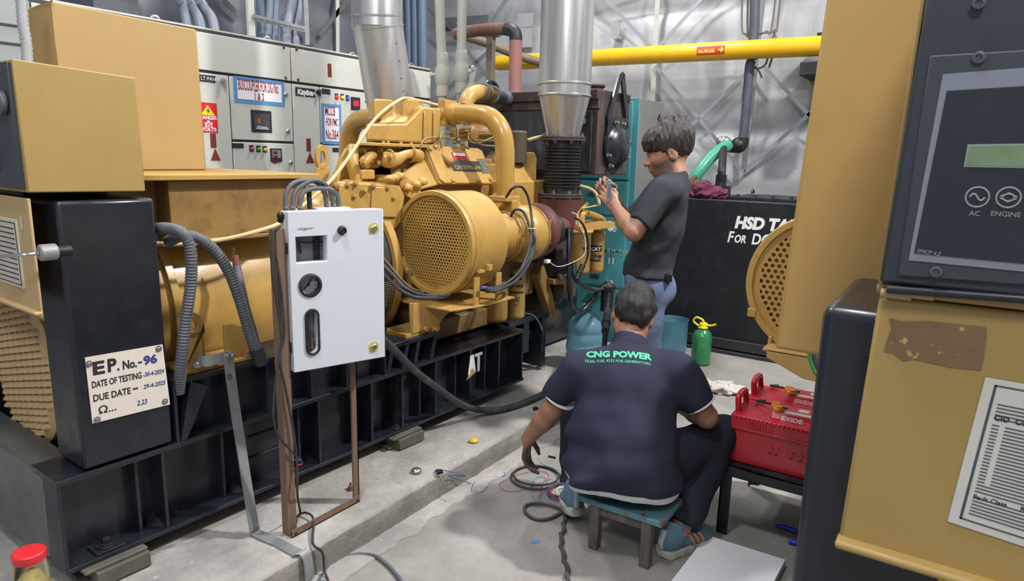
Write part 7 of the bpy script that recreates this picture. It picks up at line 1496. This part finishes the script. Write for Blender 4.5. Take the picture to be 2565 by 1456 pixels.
# trousers
S = Sdf((-.42, -.52, .04), (.38, .36, .56), .0065)
S.ell((-.14, 0, .33), (.16, .20, .105), None, .05); S.cap(HpR, KnR, .108, .078, .05); S.cap(KnR, AnR+(KnR-AnR)*.06, .080, .070, .03, ends='flat1'); S.cap(HpL, KnL, .105, .078, .05); S.cap(KnL, AnL+(KnL-AnL)*.1, .080, .066, .03, ends='flat1')
S.noise(.0040, 30, 21); S.noise(.004, 34, 23, (.6, .6, 2.2), region=lambda x, y, z: np.clip((.26-z)/.1, 0, 1)); S.plane((0, 0, .219), (0, 0, -1)) if 0 else None
tr = sdf_obj('trousers', S, cloth((36, 40, 52)), TF, m2, 2); tag(tr, 'dark navy trousers with a thin white pocket line')
# shoes
def shoe(ank, dr_, pitch, label):
    d = V(dr_).normalized(); M = Matrix.Translation(V(ank)) @ Matrix((d, V((0, 0, 1)).cross(d), V((0, 0, 1)))).transposed().to_4x4() @ Matrix.Rotation(pitch, 4, 'Y'); R = M.to_3x3(); P = lambda *q: M @ V(q)
    c = V(ank); S = Sdf(tuple(c-V((.26, .26, .16))), tuple(c+V((.26, .26, .12))), .0036)
    S.ell(P(-.035, 0, -.035), (.055, .040, .060), R, .02); S.ell(P(.05, 0, -.05), (.10, .043, .040), R, .03); S.ell(P(.13, 0, -.06), (.07, .045, .028), R, .03); S.cap(P(-.02, 0, -.02), P(-.015, 0, .02), .043, .045, .02)
    S.cap(P(-.012, 0, .04), P(-.012, 0, -.01), .036, .034, .004, '-'); S.plane(P(0, 0, -.076), R @ V((0, 0, -1))); up = sdf_obj('shoe', S, paint((92, 124, 146), .7, var=.12, dirt=(62, 82, 100), damt=.6, bump=.15, bscale=300), TF, m2, 1); tag(up, label)
    S = Sdf(tuple(c-V((.26, .26, .16))), tuple(c+V((.26, .26, .12))), .0036); S.cap(P(-.045, 0, -.083), P(.145, 0, -.083), .046, .05, .01); S.plane(P(0, 0, -.066), R @ V((0, 0, 1))); S.plane(P(0, 0, -.100), R @ V((0, 0, -1))); S.noise(.0012, 90, 2); so = sdf_obj('sole', S, paint((186, 184, 178), .7, var=.08, dirt=(120, 116, 110), damt=.5), TF, up, 1)
    for i in range(3):
        m = MB(TF)
        for s in (-1,): m.tube([P(.035+i*.026, s*.030, -.022), P(.045+i*.026, s*.043, -.042), P(.055+i*.026, s*.045, -.062)], .0055, 6, 4)
        part('shoe_stripe', m, paint((206, 140, 84), .7), up, smooth=80)
    m = MB(TF); m.tube([P(-.078, .0, -.06), P(-.086, 0, -.03), P(-.074, 0, .018)], .013, 8, 6); part('heel_tab', m, paint((176, 190, 198), .6), up, smooth=80)
    m = MB(TF)
    for i in range(4): m.tube([P(.03+i*.02, -.024, -.004-i*.006), P(.036+i*.02, 0, .002-i*.006), P(.03+i*.02, .024, -.004-i*.006)], .003, 6, 4)
    part('laces', m, paint((70, 170, 210), .6), up, smooth=80)
shoe(AnR+V((.005, 0.01, 0)), (.68, -.73, 0), 0, 'right blue grey running shoe with orange stripes'); shoe(AnL+V((.0, 0, .022)), (1, .25, 0), .28, 'left blue grey running shoe tucked beside the stool')
# hair
S = Sdf((.0, -.19, .74), (.33, .17, 1.06), .004); P = lambda *q: HM2 @ V(q); R = HM2.to_3x3()
S.ell(P(-.016, 0, .040), (.108, .086, .101), R, .02); S.ell(P(-.07, 0, .0), (.05, .070, .075), R, .03); S.ell(P(.03, 0, .08), (.08, .075, .06), R, .03)
S.ell(P(.115, 0, -.04), (.09, .12, .10), R, .012, '-')
for s in (1, -1): S.ell(P(.006, s*.098, -.02), (.035, .026, .048), R, .010, '-')
S.cap(P(-.16, 0, -.125), P(.0, 0, -.115), .065, .06, .015, '-'); S.noise(.0030, 90, 5, (1, 1, .5)); S.noise(.0018, 170, 6, (1, 1, .5)); sdf_obj('hair', S, HAIR2, TF, m2, 1)
# wrist threads
m = MB(TF); 
q = Rwr; dw = (Rwr-Re).normalized(); m.tor(q-dw*.02, dw, .031, .003, 28, 6); m.tor(q-dw*.03, dw, .032, .0025, 28, 6); part('wrist_thread', m, paint((190, 60, 40), .7), m2, smooth=80)
# lettering on the back, laid on the cloth
def on_shirt(o, ob=None):
    pass
bpy.context.view_layer.update()
def drape(s, px_, size, wid, bold, mat, dn, slope=0):
    c = bpy.data.curves.new('t', 'FONT'); c.body = s; c.size = size; c.offset = bold; c.resolution_u = 2
    t = bpy.data.objects.new('t', c); COL.objects.link(t); dg = bpy.context.evaluated_depsgraph_get(); me = bpy.data.meshes.new_from_object(t.evaluated_get(dg)); bpy.data.objects.remove(t)
    bm = bmesh.new(); bm.from_mesh(me); bmesh.ops.triangulate(bm, faces=bm.faces); bmesh.ops.subdivide_edges(bm, edges=[e for e in bm.edges if e.calc_length() > .012], cuts=2); bmesh.ops.triangulate(bm, faces=bm.faces)
    A = RM[ps_].inverted() @ TF.m; xd = V((.06, -1, slope)).normalized(); n = V((-.72, 0, .69)); up = n.cross(xd)*-1; up = xd.cross(V((-.72, 0, .69))).normalized(); up = up if up.z > 0 else -up
    o = V(px_); kill = []
    for v in bm.verts:
        p = o+xd*v.co.x*wid+up*v.co.y; w0 = A @ (p+n*.12); d = A.to_3x3() @ (-n); ok, loc, nn, _ = ps_.ray_cast(w0, d.normalized(), distance=.4)
        v.co = (loc+nn*.0016) if ok else w0
    bm.to_mesh(me); bm.free(); me.materials.clear(); me.materials.append(mat); ob = bpy.data.objects.new('lettering', me); COL.objects.link(ob); ob.parent = m2; RM[ob] = RM[m2]; return ob
GRNT = paint((72, 176, 142), .7, var=.08)
def hit(o, px, py, lift=.002):
    m = RM[o].inverted(); a = m @ CAMP; d = (m.to_3x3() @ (WF.P(px, py, d=1)-CAMP)).normalized(); ok, loc, n, _ = o.ray_cast(a, d)
    return (RM[o] @ (loc+n*lift), (RM[o].to_3x3() @ n)) if ok else (None, None)
w0 = TF.i @ hit(ps_, 1468, 895)[0]; w1 = TF.i @ hit(ps_, 1634, 902)[0]; w2 = TF.i @ hit(ps_, 1465, 908)[0]; kw = (w1-w0).length
drape('CNG POWER', tuple(w0), .043, kw/.043/6.13*1.0, .0022, GRNT, 0); drape('DUAL FUEL KITS FOR GENERATORS', tuple(w2), .0175, .915, .0003, GRNT, 0)
pt = [hit(tr, x, y)[0] for x, y in ((1676, 1128), (1685, 1139), (1694, 1150))]
if all(q is not None for q in pt):
    m = MB(); m.tube(pt, .0025, 6); part('pocket_trim', m, paint((206, 206, 212), .6), m2)
